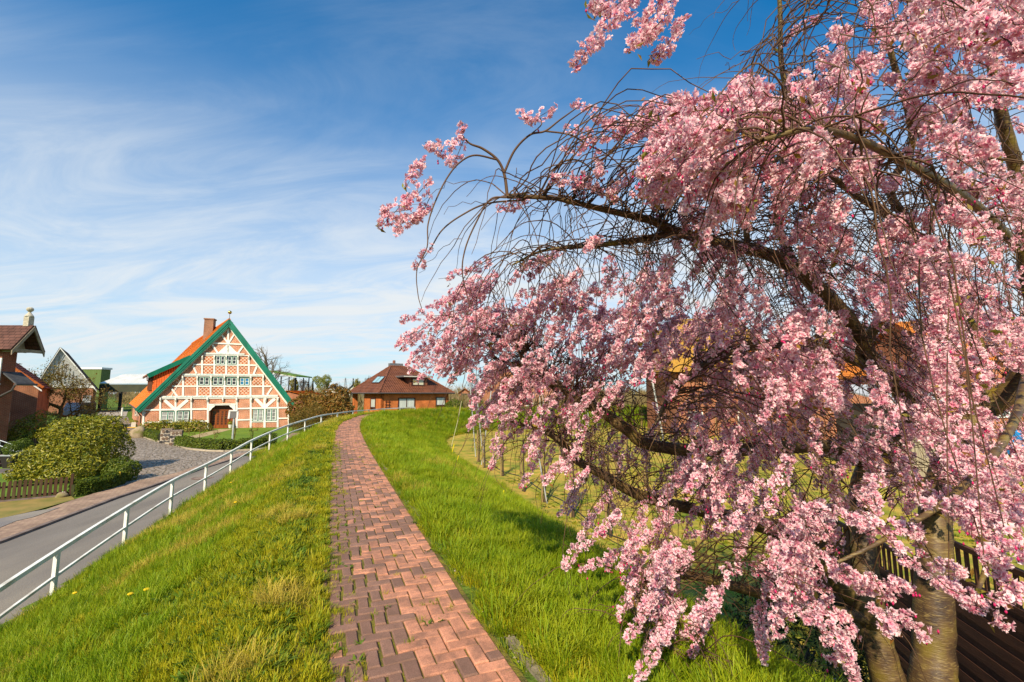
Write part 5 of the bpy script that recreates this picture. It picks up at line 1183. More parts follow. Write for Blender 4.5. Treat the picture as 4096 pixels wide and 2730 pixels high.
# traffic mirror on a pole seen from behind
def sign():
    p = g(928, 1778); d = p.y; root = thing('traffic_mirror', 'grey-backed traffic mirror on a pale metal pole behind the lawn hedge', 'mirror', tuple(p))
    zt = at(935, 1672, d).z; q = MB(); q.tube([p - Vector((0, 0, 0.2)), Vector((p.x + 0.02, p.y, zt + 0.4))], 0.06, 10); part('pole', q, mat('galvanised', (0.55, 0.55, 0.53), (0.42, 0.42, 0.42), scale=6, rough=0.45, metal=0.3), root)
    z0, z1 = at(935, 1674, d).z, at(935, 1646, d).z; x0, x1 = at(922, 1660, d).x, at(952, 1660, d).x
    q = MB(); q.prism([Vector((x0, d - 0.06, z0)), Vector((x1, d - 0.06, z0 + 0.02)), Vector((x1, d - 0.06, z1)), Vector((x0 + 0.03, d - 0.06, z1))], (0, -0.05, 0)); part('back_panel', q, mat('mirror_back', (0.13, 0.12, 0.12), rough=0.5), root)
    q = MB(); q.bar((x0 - 0.04, d - 0.1, z0 - 0.02), (x0 + 0.0, d - 0.1, z1 + 0.02), 0.12, 0.07, up=(0, 1, 0)); q.bar((x0 - 0.03, d - 0.1, z1 + 0.04), (x1 + 0.03, d - 0.1, z1 + 0.04), 0.14, 0.08); q.bar((x1 + 0.03, d - 0.1, z0), (x1 + 0.03, d - 0.1, z1), 0.12, 0.05, up=(0, 1, 0)); part('rim', q, mat('rim_white', (0.62, 0.60, 0.57)), root)
    q = MB(); q.box((p.x + 0.02, d - 0.04, (z0 + z1) / 2), (0.16, 0.06, 0.1)); part('clamp', q, mat('galvanised', (0, 0, 0)), root)
sign()
# manhole cover in the road
p = g(812, 1913); root = thing('manhole_cover', 'round cast-iron manhole cover set in the road', 'manhole', (p.x, p.y, LOW(p.y) + 0.012))
q = MB(); q.lathe((p.x, p.y, LOW(p.y) + 0.010), [(0.42, 0), (0.42, 0.006), (0.36, 0.008), (0.36, 0.004), (0.02, 0.004)], 28); part('rim', q, mat('cast_iron', (0.16, 0.10, 0.085), (0.22, 0.14, 0.11), scale=8), root)
q = MB(); q.lathe((p.x, p.y, LOW(p.y) + 0.010), [(0.33, 0), (0.33, 0.009), (0.02, 0.010)], 28); part('lid', q, mat('cast_lid', (0.26, 0.19, 0.15), (0.2, 0.14, 0.11), scale=12), root)
# posts in the garden
def wpost(u, v, vt, r_, m, label, capm=None):
    p = g(u, v); zt = at(u, vt, p.y).z; q = MB(); q.lathe(p - Vector((0, 0, 0.1)), [(r_, 0), (r_, zt - p.z + 0.05), (r_ * 0.8, zt - p.z + 0.1)], 10)
    if capm:
        root = thing('marker_post', label, 'post', tuple(p)); part('stake', q, m, root); q = MB(); q.lathe(Vector((p.x, p.y, p.z + (zt - p.z) * 0.66)), [(r_ + .012, 0), (r_ + .012, (zt - p.z) * 0.36), (r_ * 0.9, (zt - p.z) * 0.38)], 10); part('sleeve', q, capm, root)
    else: single('wooden_post', q, m, label, 'post', tuple(p))
weath = mat('weathered_post', (0.26, 0.18, 0.10), (0.17, 0.12, 0.07), scale=5, stretch=(3, 3, 0.3))
wpost(430, 1915, 1882, 0.06, weath, 'weathered wooden post beside the rounded end of the low hedge'); wpost(446, 1885, 1864, 0.055, weath, 'shorter weathered post behind the rounded hedge end')
wpost(474, 1944, 1890, 0.025, weath, 'thin stake with yellow sleeve in front of the low hedge', mat('yellow_sleeve', (0.65, 0.45, 0.04)))
wpost(487, 1664, 1632, 0.13, mat('white_bollard', (0.72, 0.68, 0.6)), 'white bollard beside the driveway near the farmhouse')
# planters with clipped box balls by the steps
def planter(u, v, s, label):
    p = g(u, v); root = thing('planter', label, 'planter', tuple(p)); q = MB(); a, b = 0.2 * s, 0.30 * s; h = 0.6 * s
    vs = [p + Vector((x * a, y * a, 0)) for x, y in ((-1, -1), (1, -1), (1, 1), (-1, 1))] + [p + Vector((x * b, y * b, h)) for x, y in ((-1, -1), (1, -1), (1, 1), (-1, 1))]
    q.add(vs, [(3, 2, 1, 0), (4, 5, 6, 7), (0, 1, 5, 4), (1, 2, 6, 5), (2, 3, 7, 6), (3, 0, 4, 7)]); part('pot', q, mat('planter_black', (0.025, 0.02, 0.02), rough=0.5), root)
    q = MB(); q.box(p + Vector((0, 0, h)), (2 * b + .05, 2 * b + .05, 0.05)); part('rim', q, mat('planter_rim', (0.3, 0.32, 0.33)), root)
    return root, p + Vector((0, 0, h + 0.28 * s)), 0.36 * s
PLANT = [planter(45, 1872, 1.0, 'black square planter with clipped box ball beside the brick steps'), planter(88, 1848, 0.95, 'black square planter with box ball standing next to the dark picket fence')]
# tubular handrail
hr = thing('handrail', 'bent grey tubular handrail beside the entrance steps', 'handrail', tuple(g(60, 1840)))
for k, (dx, dv) in enumerate(((0, 0), (22, -14))):
    d = g(60, 1848).y - k * -1.2
    pts = [at(-40 + dx, 1770 + dv, d), at(0 + dx, 1784 + dv, d), at(55 + dx, 1803 + dv, d), at(66 + dx, 1812 + dv, d), at(66 + dx, 1822 + dv, d), at(52 + dx, 1850 + dv, d)]
    q = MB(); q.tube(spline(np.array([tuple(p_) for p_ in pts]), 24), 0.028, 8); rl_ = part('rail', q, mat('grey_tube', (0.30, 0.32, 0.35), rough=0.35, metal=0.7), hr)
    for uu in (-20, 20): q = MB(); a = at(uu + dx, 1779 + (uu + 20) * 0.35 + dv, d); q.tube([a, Vector((a.x, a.y, LOW(d)))], 0.022, 8); part('upright', q, mat('grey_tube', (0, 0, 0)), hr)
st_ = thing('entrance_steps', 'dark brick entrance steps at the garden edge beside the planters', 'steps', tuple(g(-20, 1870)))
for k in range(3):
    p = g(-20, 1872); q = MB(); q.box((p.x - 0.55 + 0.28 * -k, p.y + 0.3, p.z + 0.08 + 0.16 * k), (1.3, 1.6, 0.16)); part('step', q, mat('step_dark', (0.13, 0.06, 0.05), (0.09, 0.045, 0.04), scale=6), st_)
pv = thing('garden_paving', 'grey paving slabs in front of the entrance steps', 'paving', tuple(g(40, 1890)))
for i in range(5):
    for j in range(2): p = g(0, 1888); q = MB(); q.box((p.x + 0.52 * i - 0.4, p.y + 0.52 * j - 0.2, p.z + 0.02), (0.5, 0.5, 0.05)); part('slab', q, mat('paving_grey', (0.16, 0.13, 0.12), (0.12, 0.10, 0.09), scale=3), pv)
# letterbox unit, flower trough, yellow hose at the farmhouse flank
pfl = FPL.P(FPL.px(*Z2(258, 1399))[0], 0, -0.3)
fl = Plane((pfl.x, pfl.y, 0), FDEP, -FPL.ex)
k_ = Vector((pfl.x, pfl.y, 0)) + FDEP * 7.0 - FPL.ex * 0.45
q = MB(); q.box((k_.x, k_.y, FZB + 1.5), (0.5, 0.35, 0.9), math.atan2(FDEP.y, FDEP.x)); bx_ = single('meter_box', q, mat('meter_white', (0.7, 0.67, 0.6)), 'white meter box on the farmhouse side wall', 'box', (k_.x, k_.y, FZB + 1.0))
k_ = Vector((pfl.x, pfl.y, 0)) + FDEP * 5.5 - FPL.ex * 0.7
tr_ = thing('flower_trough', 'white slatted flower trough against the farmhouse side wall', 'planter', (k_.x, k_.y, FZB))
for i in range(8): q = MB(); c = k_ + FDEP * (i * 0.13 - 0.45); q.box((c.x, c.y, FZB + 0.25), (0.1, 0.35, 0.5), math.atan2(FDEP.y, FDEP.x)); part('slat', q, mat('meter_white', (0, 0, 0)), tr_)
k_ = Vector((pfl.x, pfl.y, 0)) + FDEP * 2.5 - FPL.ex * 0.9
q = MB(); pts = [Vector((k_.x + (0.5 + 0.03 * i / 6) * math.cos(i * 0.7) * (1 + 0.1 * math.sin(i)), k_.y + 0.45 * math.sin(i * 0.7), FZB + 0.05 + 0.012 * (i % 9))) for i in range(60)]
q.tube(pts, 0.035, 6); single('garden_hose', q, mat('hose_yellow', (0.70, 0.42, 0.02), rough=0.5), 'coiled yellow garden hose on the paving by the farmhouse side wall', 'hose', (k_.x, k_.y, FZB))
# white pot with flowers beside the door
pd_ = FPL.px(*Z2(1292, 1385)); c = FPL.P(pd_[0], FZB + 0.05, 0.35); FPOT = thing('door_pot', 'white pot with small flowering plant on the farmhouse doorstep', 'plant pot', tuple(c))
q = MB(); q.lathe(c, [(0.14, 0), (0.22, 0.34), (0.24, 0.36), (0.2, 0.36), (0.18, 0.3)], 14); part('pot', q, mat('meter_white', (0, 0, 0)), FPOT)
# van behind the mossy tree
def van():
    d = 62.0; p = g(312, 1668); d = p.y if p.y < 75 else 66.0; X = at(312, 1650, d).x; zb = LOW(50); root = thing('van', 'dark blue van parked by the barn behind the mossy tree', 'van', (X, d, zb))
    m = mat('van_paint', (0.02, 0.03, 0.06), rough=0.25, coat=0.5); W, L, H = 1.95, 4.9, 2.15; an = R(105)
    ax, ay = Vector((math.cos(an), math.sin(an), 0)), Vector((-math.sin(an), math.cos(an), 0)); O = Vector((X, d, zb))
    prof = [(-2.4, 0.35), (2.35, 0.35), (2.42, 0.95), (1.75, 1.15), (1.15, 1.95), (0.9, H), (-2.25, H), (-2.42, 1.9)]
    q = MB(); q.prism([O + ax * -x + ay * (-W / 2) + Vector((0, 0, z)) for x, z in prof], ay * W); b = part('body', q, m, root)
    q = MB(); q.prism([O + ax * 2.425 + ay * (-W / 2 + 0.15) + Vector((0, 0, 1.2)), O + ax * 2.425 + ay * (W / 2 - 0.15) + Vector((0, 0, 1.2)), O + ax * 2.36 + ay * (W / 2 - 0.2) + Vector((0, 0, 1.9)), O + ax * 2.36 + ay * (-W / 2 + 0.2) + Vector((0, 0, 1.9))], ax * 0.02); part('rear_window', q, gdark, b)
    for s in (-1, 1):
        q = MB(); q.prism([O + ax * -0.9 + ay * s * (W / 2 + 0.002) + Vector((0, 0, 1.2)), O + ax * 2.1 + ay * s * (W / 2 + 0.002) + Vector((0, 0, 1.2)), O + ax * 2.0 + ay * s * (W / 2 + 0.002) + Vector((0, 0, 1.85)), O + ax * -0.5 + ay * s * (W / 2 + 0.002) + Vector((0, 0, 1.85))], ay * s * 0.01); part('side_window', q, gdark, b)
        q = MB(); q.box(O + ax * 2.43 + ay * s * (W / 2 - 0.12) + Vector((0, 0, 1.0)), (0.03, 0.16, 0.5), an); part('tail_light', q, mat('red_lens', (0.4, 0.01, 0.01), rough=0.2), b)
        for t in (-1.45, 1.5):
            c = O + ax * t + ay * s * (W / 2 - 0.12) + Vector((0, 0, 0.34)); q = MB(); q.tube([c - ay * 0.11, c + ay * 0.11], 0.34, 18); wh = part('wheel', q, mat('tyre', (0.02, 0.02, 0.02)), root); q = MB(); q.tube([c + ay * s * 0.1, c + ay * s * 0.125], 0.2, 14); part('rim', q, mat('rim_alloy', (0.5, 0.5, 0.5), rough=0.3, metal=0.8), wh)
van()
# lamella fence panels under the cherry
def lamella():
    wd = mat('lamella_wood', (0.105, 0.040, 0.020), (0.07, 0.027, 0.015), scale=3, rough=0.75, stretch=(1, 1, 4), bump=0.3, bscale=20)
    P = [Vector((5.75, 9.3, -2.25)), Vector((5.35, 7.5, -2.2)), Vector((4.95, 5.7, -2.1)), Vector((4.55, 3.9, -1.75)), Vector((4.15, 2.1, -1.5))]
    labs = ['dark brown lamella fence panel beside the yew shrub', 'dark brown lamella fence panel with trellis top behind the cherry trunks', 'dark brown lamella fence panel right behind the forked cherry trunk', 'dark brown lamella fence panel stepping up along the slope past the cherry trunks']
    for i in range(4):
        a, b = P[i], P[i + 1]; d = (b - a).normalized(); z0 = b.z if i > 1 else a.z; h = 1.72; root = thing('fence_panel', labs[i], 'fence', tuple(a), 'lamella fence panels'); n = Vector((-d.y, d.x, 0)).normalized()
        A_, B_ = a.copy(), b.copy(); A_.z = B_.z = z0
        q = MB(); q.box((a.x, a.y, z0 + 0.9), (0.09, 0.09, 2.0), math.atan2(d.y, d.x)); part('post', q, wd, root)
        for zz in (0.1, h - 0.36): q = MB(); q.bar(A_ + Vector((0, 0, zz)), B_ + Vector((0, 0, zz)), 0.05, 0.06); part('rail', q, wd, root)
        for f in (0.04, 0.96): q = MB(); c = A_.lerp(B_, f); q.box((c.x, c.y, z0 + h / 2 - 0.1), (0.05, 0.055, h - 0.3), math.atan2(d.y, d.x)); part('stile', q, wd, root)
        for k in range(14):
            zz = 0.15 + k * (h - 0.55) / 13; s = 0.012 if k % 2 else -0.012; q = MB(); q.bar(A_ + d * 0.06 + n * s + Vector((0, 0, zz)), B_ - d * 0.06 + n * s + Vector((0, 0, zz)), 0.016, 0.105); part('slat', q, wd, root)
        for k in range(15): c = A_.lerp(B_, (k + 0.5) / 15); q = MB(); q.box((c.x, c.y, z0 + h - 0.18), (0.03, 0.03, 0.34), math.atan2(d.y, d.x)); part('trellis_bar', q, wd, root)
        q = MB(); q.bar(A_ + Vector((0, 0, h)), B_ + Vector((0, 0, h)), 0.05, 0.05); part('top_rail', q, wd, root)
lamella()
# orchard: staked young trees, wires' poles, yellow stakes, irrigation hose
orc_bark = mat('orchard_bark', (0.085, 0.05, 0.03), (0.055, 0.033, 0.02), scale=8, bump=0.5); stake_m = mat('stake_wood', (0.34, 0.22, 0.09), (0.24, 0.16, 0.07), scale=5, stretch=(3, 3, 0.4))
def orch_tree(p, h, rs, lab='bare young fruit tree tied to a wooden stake farther into the orchard', grp='staked trees deeper in the orchard'):
    rr = np.random.default_rng(rs); root = thing('orchard_tree', lab, 'fruit tree', tuple(p), grp)
    q = MB(); pts = np.array([(p.x + rr.normal(0, .012), p.y, p.z + h * i / 7) for i in range(8)]); q.tube(pts, np.linspace(0.045, 0.008, 8), 6); part('trunk', q, orc_bark, root)
    q = MB()
    for k in range(16):
        z = 0.55 + rr.random() * (h - 0.9); a = rr.random() * 6.28; l = (0.35 + rr.random() * 0.6) * (1 - z / h * 0.5); s = Vector((p.x, p.y, p.z + z))
        e = s + Vector((math.cos(a) * l, math.sin(a) * l, rr.uniform(-.1, .35) * l)); m_ = s.lerp(e, 0.5) + Vector((0, 0, 0.08)); q.tube([s, m_, e], [0.012, 0.008, 0.003], 4, False)
        for _ in range(3): t = rr.random(); w0 = s.lerp(e, t); q.tube([w0, w0 + Vector((rr.normal(0, .08), rr.normal(0, .08), 0.12 + rr.random() * .15))], [0.004, 0.002], 3, False)
    part('branches', q, orc_bark, root)
    q = MB(); q.lathe(p + Vector((-0.09, 0.02, -0.05)), [(0.032, 0), (0.032, h * 0.72), (0.02, h * 0.73)], 8); part('stake', q, stake_m, root)
rowpx = [(1916, 1848), (1938, 1872), (2012, 1905), (2095, 1968), (2180, 2010), (2295, 2072), (2440, 2150)]
for i, (u, v) in enumerate(rowpx): orch_tree(g(u, v), 2.3, i, 'bare young fruit tree tied to a stake along the black irrigation hose', 'staked trees along the hose')
k = 20
for row, (u0, v0, du, dv, n) in enumerate(((2130, 1800, 115, 38, 7), (2380, 1780, 130, 22, 8), (2420, 1715, 150, 10, 9))):
    for j in range(n): orch_tree(g(u0 + du * j, v0 + dv * j), 2.4, k); k += 1
pole_m = mat('pole_grey', (0.5, 0.5, 0.48), (0.4, 0.4, 0.39), scale=4, rough=0.5, metal=0.3)
for i, (u, v, ut, vt) in enumerate(((1903, 1828, 1872, 1430), (1935, 1850, 1905, 1560), (1925, 1860, 1990, 1370), (2190, 2015, 2150, 1800), (2170, 1745, 2150, 1480), (2182, 1740, 2165, 1490), (2360, 1760, 2345, 1560), (2660, 1790, 2560, 1260), (3957, 1905, 4100, 1560))):
    p = g(u, v); e = at(ut, vt, p.y); q = MB(); thick = 0.06 if i == 7 else (0.05 if i == 8 else 0.025); q.tube([p - Vector((0, 0, 0.1)), e], thick, 8)
    lab = {7: 'leaning grey wooden utility pole behind the blossom', 8: 'leaning metal scaffold pole in front of the blue barrels'}.get(i, 'thin pale metal pole standing in the orchard row')
    single('orchard_pole' if i < 7 else 'leaning_pole', q, pole_m, lab, 'pole', tuple(p), 'orchard poles' if i < 7 else None)
ym = mat('yellow_stake', (0.72, 0.56, 0.01), rough=0.4)
for i, (u, v, ut, vt) in enumerate(((1805, 1820, 1817, 1777), (1821, 1870, 1834, 1823), (2004, 2034, 2015, 1962))):
    p = gz(u, v, th(*gz(u, v, -1.7).xy)); e = at(ut, vt, p.y); q = MB(); q.tube([p - Vector((0, 0, 0.05)), e], 0.022, 8); single('yellow_stake', q, ym, 'short bright yellow plastic stake at the foot of the grassy slope', 'stake', tuple(p), 'yellow stakes')
hz = [g(1942, 1872), g(2010, 1905), g(2085, 1945), g(2175, 1990), g(2270, 2062), g(2400, 2150), g(2520, 2230)]
q = MB(); hp = spline(np.array([tuple(p + Vector((0, 0, 0.35 if i % 2 == 0 else 0.2))) for i, p in enumerate(hz)]), 50); q.tube(hp, 0.018, 6); single('irrigation_hose', q, mat('black_hose', (0.02, 0.02, 0.022), rough=0.5), 'black irrigation hose strung along the orchard row', 'hose', tuple(hz[0]))
p = gz(1810, 1780, -1.0); e = at(1840, 1640, p.y)
q = MB(); q.tube([at(1806, 1785, 25), at(1822, 1720, 25), at(1832, 1680, 25), at(1846, 1605, 25)], 0.012, 5); single('garden_string', q, mat('string', (0.55, 0.5, 0.3)), 'thin pale cord stretched above the nearest yellow stake', 'cord', tuple(at(1806, 1785, 25)))
# ------------------------------------------------------------------ leaves, shrubs, hedges
def leaf_quads(C, N, size, aspect, rr, droop=0.0, curl=0.25):
    """one folded diamond leaf per centre; N is the leaf's facing normal"""
    n = len(C); size = np.broadcast_to(np.asarray(size, float), (n,))
    t = unit(np.cross(N, rr.normal(size=(n, 3)))); b = np.cross(N, t)
    t = unit(t + np.array([0, 0, -droop])); L = size[:, None]; W = L * aspect
    base = C - t * L * 0.5; tip = C + t * L * 0.5 - N * L * curl * 0.3; l = C + b * W * 0.5 + N * L * curl * 0.25; r = C - b * W * 0.5 + N * L * curl * 0.25
    V = np.stack([base, l, tip, r], 1).reshape(-1, 3); k = np.arange(n)[:, None] * 4
    F = np.concatenate([k + np.array([0, 2, 1]), k + np.array([0, 3, 2])])
    return V, F
def blob_points(blobs, n, rr, inner=0.35, lump=0.16):
    B = np.array(blobs, float); c = B[:, :3]; r = B[:, 3:6]; w = (r[:, 0] * r[:, 2]); k = rr.choice(len(B), n * 2, p=w / w.sum())
    d = unit(rr.normal(size=(n * 2, 3))); rad = np.where(rr.random(n * 2) < inner, 0.55 + 0.4 * rr.random(n * 2), 0.95 + 0.1 * rr.random(n * 2))
    lm = 1 + lump * (np.sin(5 * d[:, 0] + k) * np.cos(4 * d[:, 2] + 2 * k) + 0.5 * np.sin(9 * d[:, 1] + 3 * k))
    P = c[k] + d * r[k] * (rad * lm)[:, None]
    ok = np.ones(len(P), bool)
    for i in range(len(B)):
        q = (((P - c[i]) / r[i]) ** 2).sum(1); ok &= ~((q < 0.45) & (k != i))
    P, d = P[ok][:n], d[ok][:n]; return P, d
def add_mesh_part(name, me, root, kind=None):
    o = bpy.data.objects.new(name, me); COL.objects.link(o); o.parent = root
    if kind: o['kind'] = kind
    return o
def shrub(name, label, cat, blobs, n, size, aspect, m, base, seed=1, out=0.7, inner=0.3, stems=True, group=None, core=None, up=0.35, zmin=None):
    rr = np.random.default_rng(seed); base = Vector(base); root = thing(name, label, cat, tuple(base), group)
    P, d = blob_points(blobs, n, rr, inner)
    if zmin is not None: k = P[:, 2] > zmin; P, d = P[k], d[k]
    N = unit(d * out + rr.normal(size=P.shape) * 0.55 + np.array([0, 0, up]))
    V, F = leaf_quads(P, N, size * (0.7 + 0.6 * rr.random(len(P))), aspect, rr)
    rn = np.repeat(np.clip(rr.random(len(P)) * 0.75 + 0.25 * rr.random(len(P)), 0, 1), 4)
    add_mesh_part('foliage', np_mesh('foliage', V - np.array(base), F, m, {'rnd': rn}), root)
    if stems:
        q = MB()
        for i in range(10):
            bl = blobs[i % len(blobs)]; e = Vector(bl[:3]) + Vector((rr.normal(0, .2) * bl[3], rr.normal(0, .2) * bl[4], 0)); s = base + Vector((rr.normal(0, .12), rr.normal(0, .12), -0.05)); mid = s.lerp(e, 0.5) + Vector((0, 0, -0.1 * (e - s).length)); q.tube([s, mid, e], [0.045, 0.03, 0.012], 5)
        part('stems', q, mat('shrub_stem', (0.09, 0.06, 0.03)), root)
    return root
rho_m = leaf_mat('rhododendron_leaf', [(0.07, 0.09, 0.006), (0.16, 0.17, 0.008), (0.29, 0.26, 0.012), (0.40, 0.33, 0.03)], trans=0.22, rough=0.4, spec=0.4)
box_m = leaf_mat('box_leaf', [(0.06, 0.10, 0.008), (0.11, 0.15, 0.010), (0.19, 0.21, 0.015)], trans=0.3, rough=0.5)
bron_m = leaf_mat('bronze_leaf', [(0.09, 0.08, 0.012), (0.17, 0.11, 0.015), (0.27, 0.11, 0.02), (0.22, 0.17, 0.02)], trans=0.3, rough=0.5)
twig_y = leaf_mat('twiggy_leaf', [(0.16, 0.09, 0.02), (0.22, 0.15, 0.03), (0.13, 0.12, 0.015)], trans=0.2, rough=0.7)
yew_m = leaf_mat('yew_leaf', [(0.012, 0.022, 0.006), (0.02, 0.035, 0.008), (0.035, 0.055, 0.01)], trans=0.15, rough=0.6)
def bl(u, v, d, rx, ry=None, rz=None):
    p = at(u, v, d); return (p.x, p.y, p.z, rx, ry or rx, rz or rx)
shrub('rhododendron', 'large sunlit rhododendron with glossy yellow-green leaves behind the brown picket fence', 'rhododendron', [bl(330, 1800, 20.5, 1.35, 1.2, 1.25), bl(205, 1850, 19.8, 1.2, 1.0, 0.85), bl(420, 1790, 21, 0.85, 1.0, 1.2), bl(150, 1900, 19.2, 0.85, 0.8, 0.45), bl(290, 1745, 21, 1.0, 1.0, 0.8), bl(400, 1725, 21.3, 0.9, 0.9, 0.7), bl(95, 1895, 19.0, 0.5, 0.5, 0.3), bl(260, 1880, 19.2, 1.2, 0.8, 0.6)], 15000, 0.155, 0.34, rho_m, g(300, 1900), 3, zmin=LOW(20) + 0.1)
shrub('rhododendron', 'smaller rhododendron in front of the brick house wall with the yellow blind', 'rhododendron', [bl(115, 1725, 33, 1.2, 1.0, 0.8), bl(165, 1700, 34, 1.2, 1.0, 0.9), bl(90, 1745, 32.5, 0.9, 0.8, 0.5), bl(200, 1740, 33, 1.0, 0.9, 0.7)], 4500, 0.18, 0.36, rho_m, g(125, 1765), 4)
fr_ = [bl(600 + 34 * i, 1722 - 0.8 * i, 41.2 + 0.32 * i, 0.85, 0.9, 0.72 + 0.06 * (i % 3)) for i in range(7)]
shrub('rhododendron', 'wide dense rhododendron hedge under the farmhouse ground-floor windows', 'rhododendron', fr_, 6500, 0.2, 0.36, rho_m, g(700, 1745), 5, zmin=FZB + 0.05)
def hedge(label, pts, w_, h, n, size, m, seed, ends=None, nm='hedge', cat='hedge'):
    rr = np.random.default_rng(seed); P = np.array([tuple(p) for p in pts]); S = np.concatenate([[0], np.cumsum(np.linalg.norm(np.diff(P, axis=0), axis=1))])
    t = rr.random(n) * S[-1]; c = np.stack([np.interp(t, S, P[:, i]) for i in range(3)], 1); T = unit(np.stack([np.interp(t + 0.05, S, P[:, i]) - np.interp(t - 0.05, S, P[:, i]) for i in range(3)], 1))
    sd = np.cross(T, [0, 0, 1.0]); a = rr.random(n) * math.pi; k = np.where(rr.random(n) < 0.25, 0.7 + 0.25 * rr.random(n), 1 + rr.normal(0, 0.035, n))
    sq = lambda x: np.sign(x) * np.abs(x) ** 0.5
    lump = 1 + 0.06 * np.sin(t * 5) + 0.05 * np.sin(t * 11 + 1)
    off = sd * (sq(np.cos(a)) * w_ / 2 * k)[:, None] + np.array([0, 0, 1.0]) * (h * 0.02 + sq(np.sin(a)) * h * k * lump)[:, None]
    low_ = rr.random(n) < 0.35; off[low_, 2] *= rr.random(low_.sum())
    C = c + off; N = unit(off + rr.normal(size=C.shape) * 0.35 * h + np.array([0, 0, 0.1])); V, F = leaf_quads(C, N, size * (0.7 + 0.6 * rr.random(n)), 0.55, rr)
    o0 = np.array(tuple(pts[0])); root = thing(nm, label, cat, tuple(pts[0])); add_mesh_part('foliage', np_mesh('foliage', V - o0, F, m, {'rnd': np.repeat(rr.random(n), 4)}), root)
    q = MB()
    for a_, b_ in zip(pts[:-1], pts[1:]): q.bar(Vector(a_) + Vector((0, 0, h * 0.42)), Vector(b_) + Vector((0, 0, h * 0.42)), w_ * 0.72, h * 0.8)
    part('shade_core', q, mat('hedge_core', (0.03, 0.035, 0.008)), root); return root  # solid dark block, coloured as the shade deep between the leaves
hedge('low clipped hedge along the pavement at the end of the picket fence', [g(284, 1988), g(340, 1978), g(420, 1958), g(475, 1935)], 0.5, 0.5, 7000, 0.07, box_m, 6)
p = g(470, 1930); shrub('box_bush', 'rounded clipped bush at the driveway end of the low hedge', 'bush', [(p.x, p.y + 0.2, p.z + 0.42, 0.55, 0.55, 0.5)], 4200, 0.075, 0.55, box_m, p, 7)
hedge('clipped low hedge between the boulder and the stone gate pier', [g(572, 1745), g(610, 1756), g(650, 1768)], 0.7, 0.62, 3500, 0.10, box_m, 8)
hedge('curved clipped hedge along the front of the farmhouse lawn', [g(718, 1783), g(765, 1794), g(828, 1800), g(898, 1802), g(1000, 1796), g(1080, 1788)], 0.7, 0.62, 9000, 0.10, box_m, 9)
p = g(1075, 1782); shrub('box_bush', 'small round bush at the far end of the curved lawn hedge', 'bush', [(p.x, p.y, p.z + 0.4, 0.5, 0.5, 0.5)], 1600, 0.1, 0.5, box_m, p, 10)
for (root_, c, r_), sd in zip(PLANT, (11, 12)):
    rr = np.random.default_rng(sd); P, d = blob_points([(c.x, c.y, c.z, r_, r_, r_)], 1600, rr, 0.2, 0.03); V, F = leaf_quads(P, unit(d + rr.normal(size=P.shape) * .5), 0.07, 0.6, rr)
    add_mesh_part('box_ball', np_mesh('box_ball', V - np.array(wloc(root_)), F, box_m, {'rnd': np.repeat(rr.random(len(P)) * 0.6, 4)}), root_)
c = wloc(FPOT); rr = np.random.default_rng(13); P, d = blob_points([(c.x, c.y, c.z + 0.48, 0.22, 0.22, 0.2)], 160, rr, 0.2); V, F = leaf_quads(P, unit(d + rr.normal(size=P.shape) * .5), 0.12, 0.6, rr); add_mesh_part('flowers', np_mesh('flowers', V - np.array(c), F, leaf_mat('pot_flower', [(0.10, 0.14, 0.02), (0.5, 0.4, 0.03), (0.15, 0.2, 0.03)]), {'rnd': np.repeat(rr.random(len(P)), 4)}), FPOT)
c = wloc(tr_); rr = np.random.default_rng(14); P, d = blob_points([(c.x, c.y, c.z + 0.55, 0.4, 0.4, 0.14)], 160, rr, 0.2); V, F = leaf_quads(P, unit(d + rr.normal(size=P.shape) * .5), 0.12, 0.6, rr); add_mesh_part('flowers', np_mesh('flowers', V - np.array(c), F, MATS['pot_flower'], {'rnd': np.repeat(rr.random(len(P)), 4)}), tr_)
shrub('bronze_shrub', 'dense bronze and green shrub in front of the bungalow terrace', 'shrub', [bl(1350, 1600, 44, 1.2, 1.2, 1.35), bl(1300, 1620, 44.5, 1.3, 1.2, 1.2), bl(1360, 1640, 43.5, 1.2, 1.2, 1.0), bl(1320, 1660, 43.5, 1.5, 1.2, 0.8)], 4200, 0.24, 0.6, bron_m, g(1335, 1700), 15)
shrub('bronze_shrub', 'reddish-leaved shrub beside the orange-roofed outbuilding', 'shrub', [bl(1240, 1610, 49, 1.3, 1.2, 1.2), bl(1200, 1640, 48, 1.3, 1.2, 1.3), bl(1270, 1630, 47, 1.2, 1.2, 1.3)], 3600, 0.24, 0.6, bron_m, g(1230, 1690), 16)
shrub('twiggy_shrub', 'twiggy brown shrub against the right corner of the farmhouse', 'shrub', [bl(1215, 1670, 42, 1.0, 1.0, 1.1), bl(1262, 1660, 42, 0.9, 0.9, 1.1), bl(1185, 1690, 43, 0.7, 0.7, 0.8)], 4200, 0.16, 0.14, twig_y, g(1225, 1712), 17, out=0.2, inner=0.7)
shrub('mound_shrub', 'low green mound of shrub at the right end of the bungalow', 'shrub', [bl(1822, 1617, 52.5, 0.9, 0.9, 0.55), bl(1800, 1622, 52.5, 0.6, 0.6, 0.4)], 1400, 0.14, 0.5, box_m, at(1820, 1640, 52.5), 18, stems=False)
shrub('mound_shrub', 'low green shrub beyond the bungalow near the cherry blossom', 'shrub', [bl(1905, 1612, 58, 1.0, 1.0, 0.7), bl(2030, 1612, 60, 1.3, 1.0, 0.8)], 1400, 0.16, 0.5, box_m, at(1950, 1640, 58), 19, stems=False)
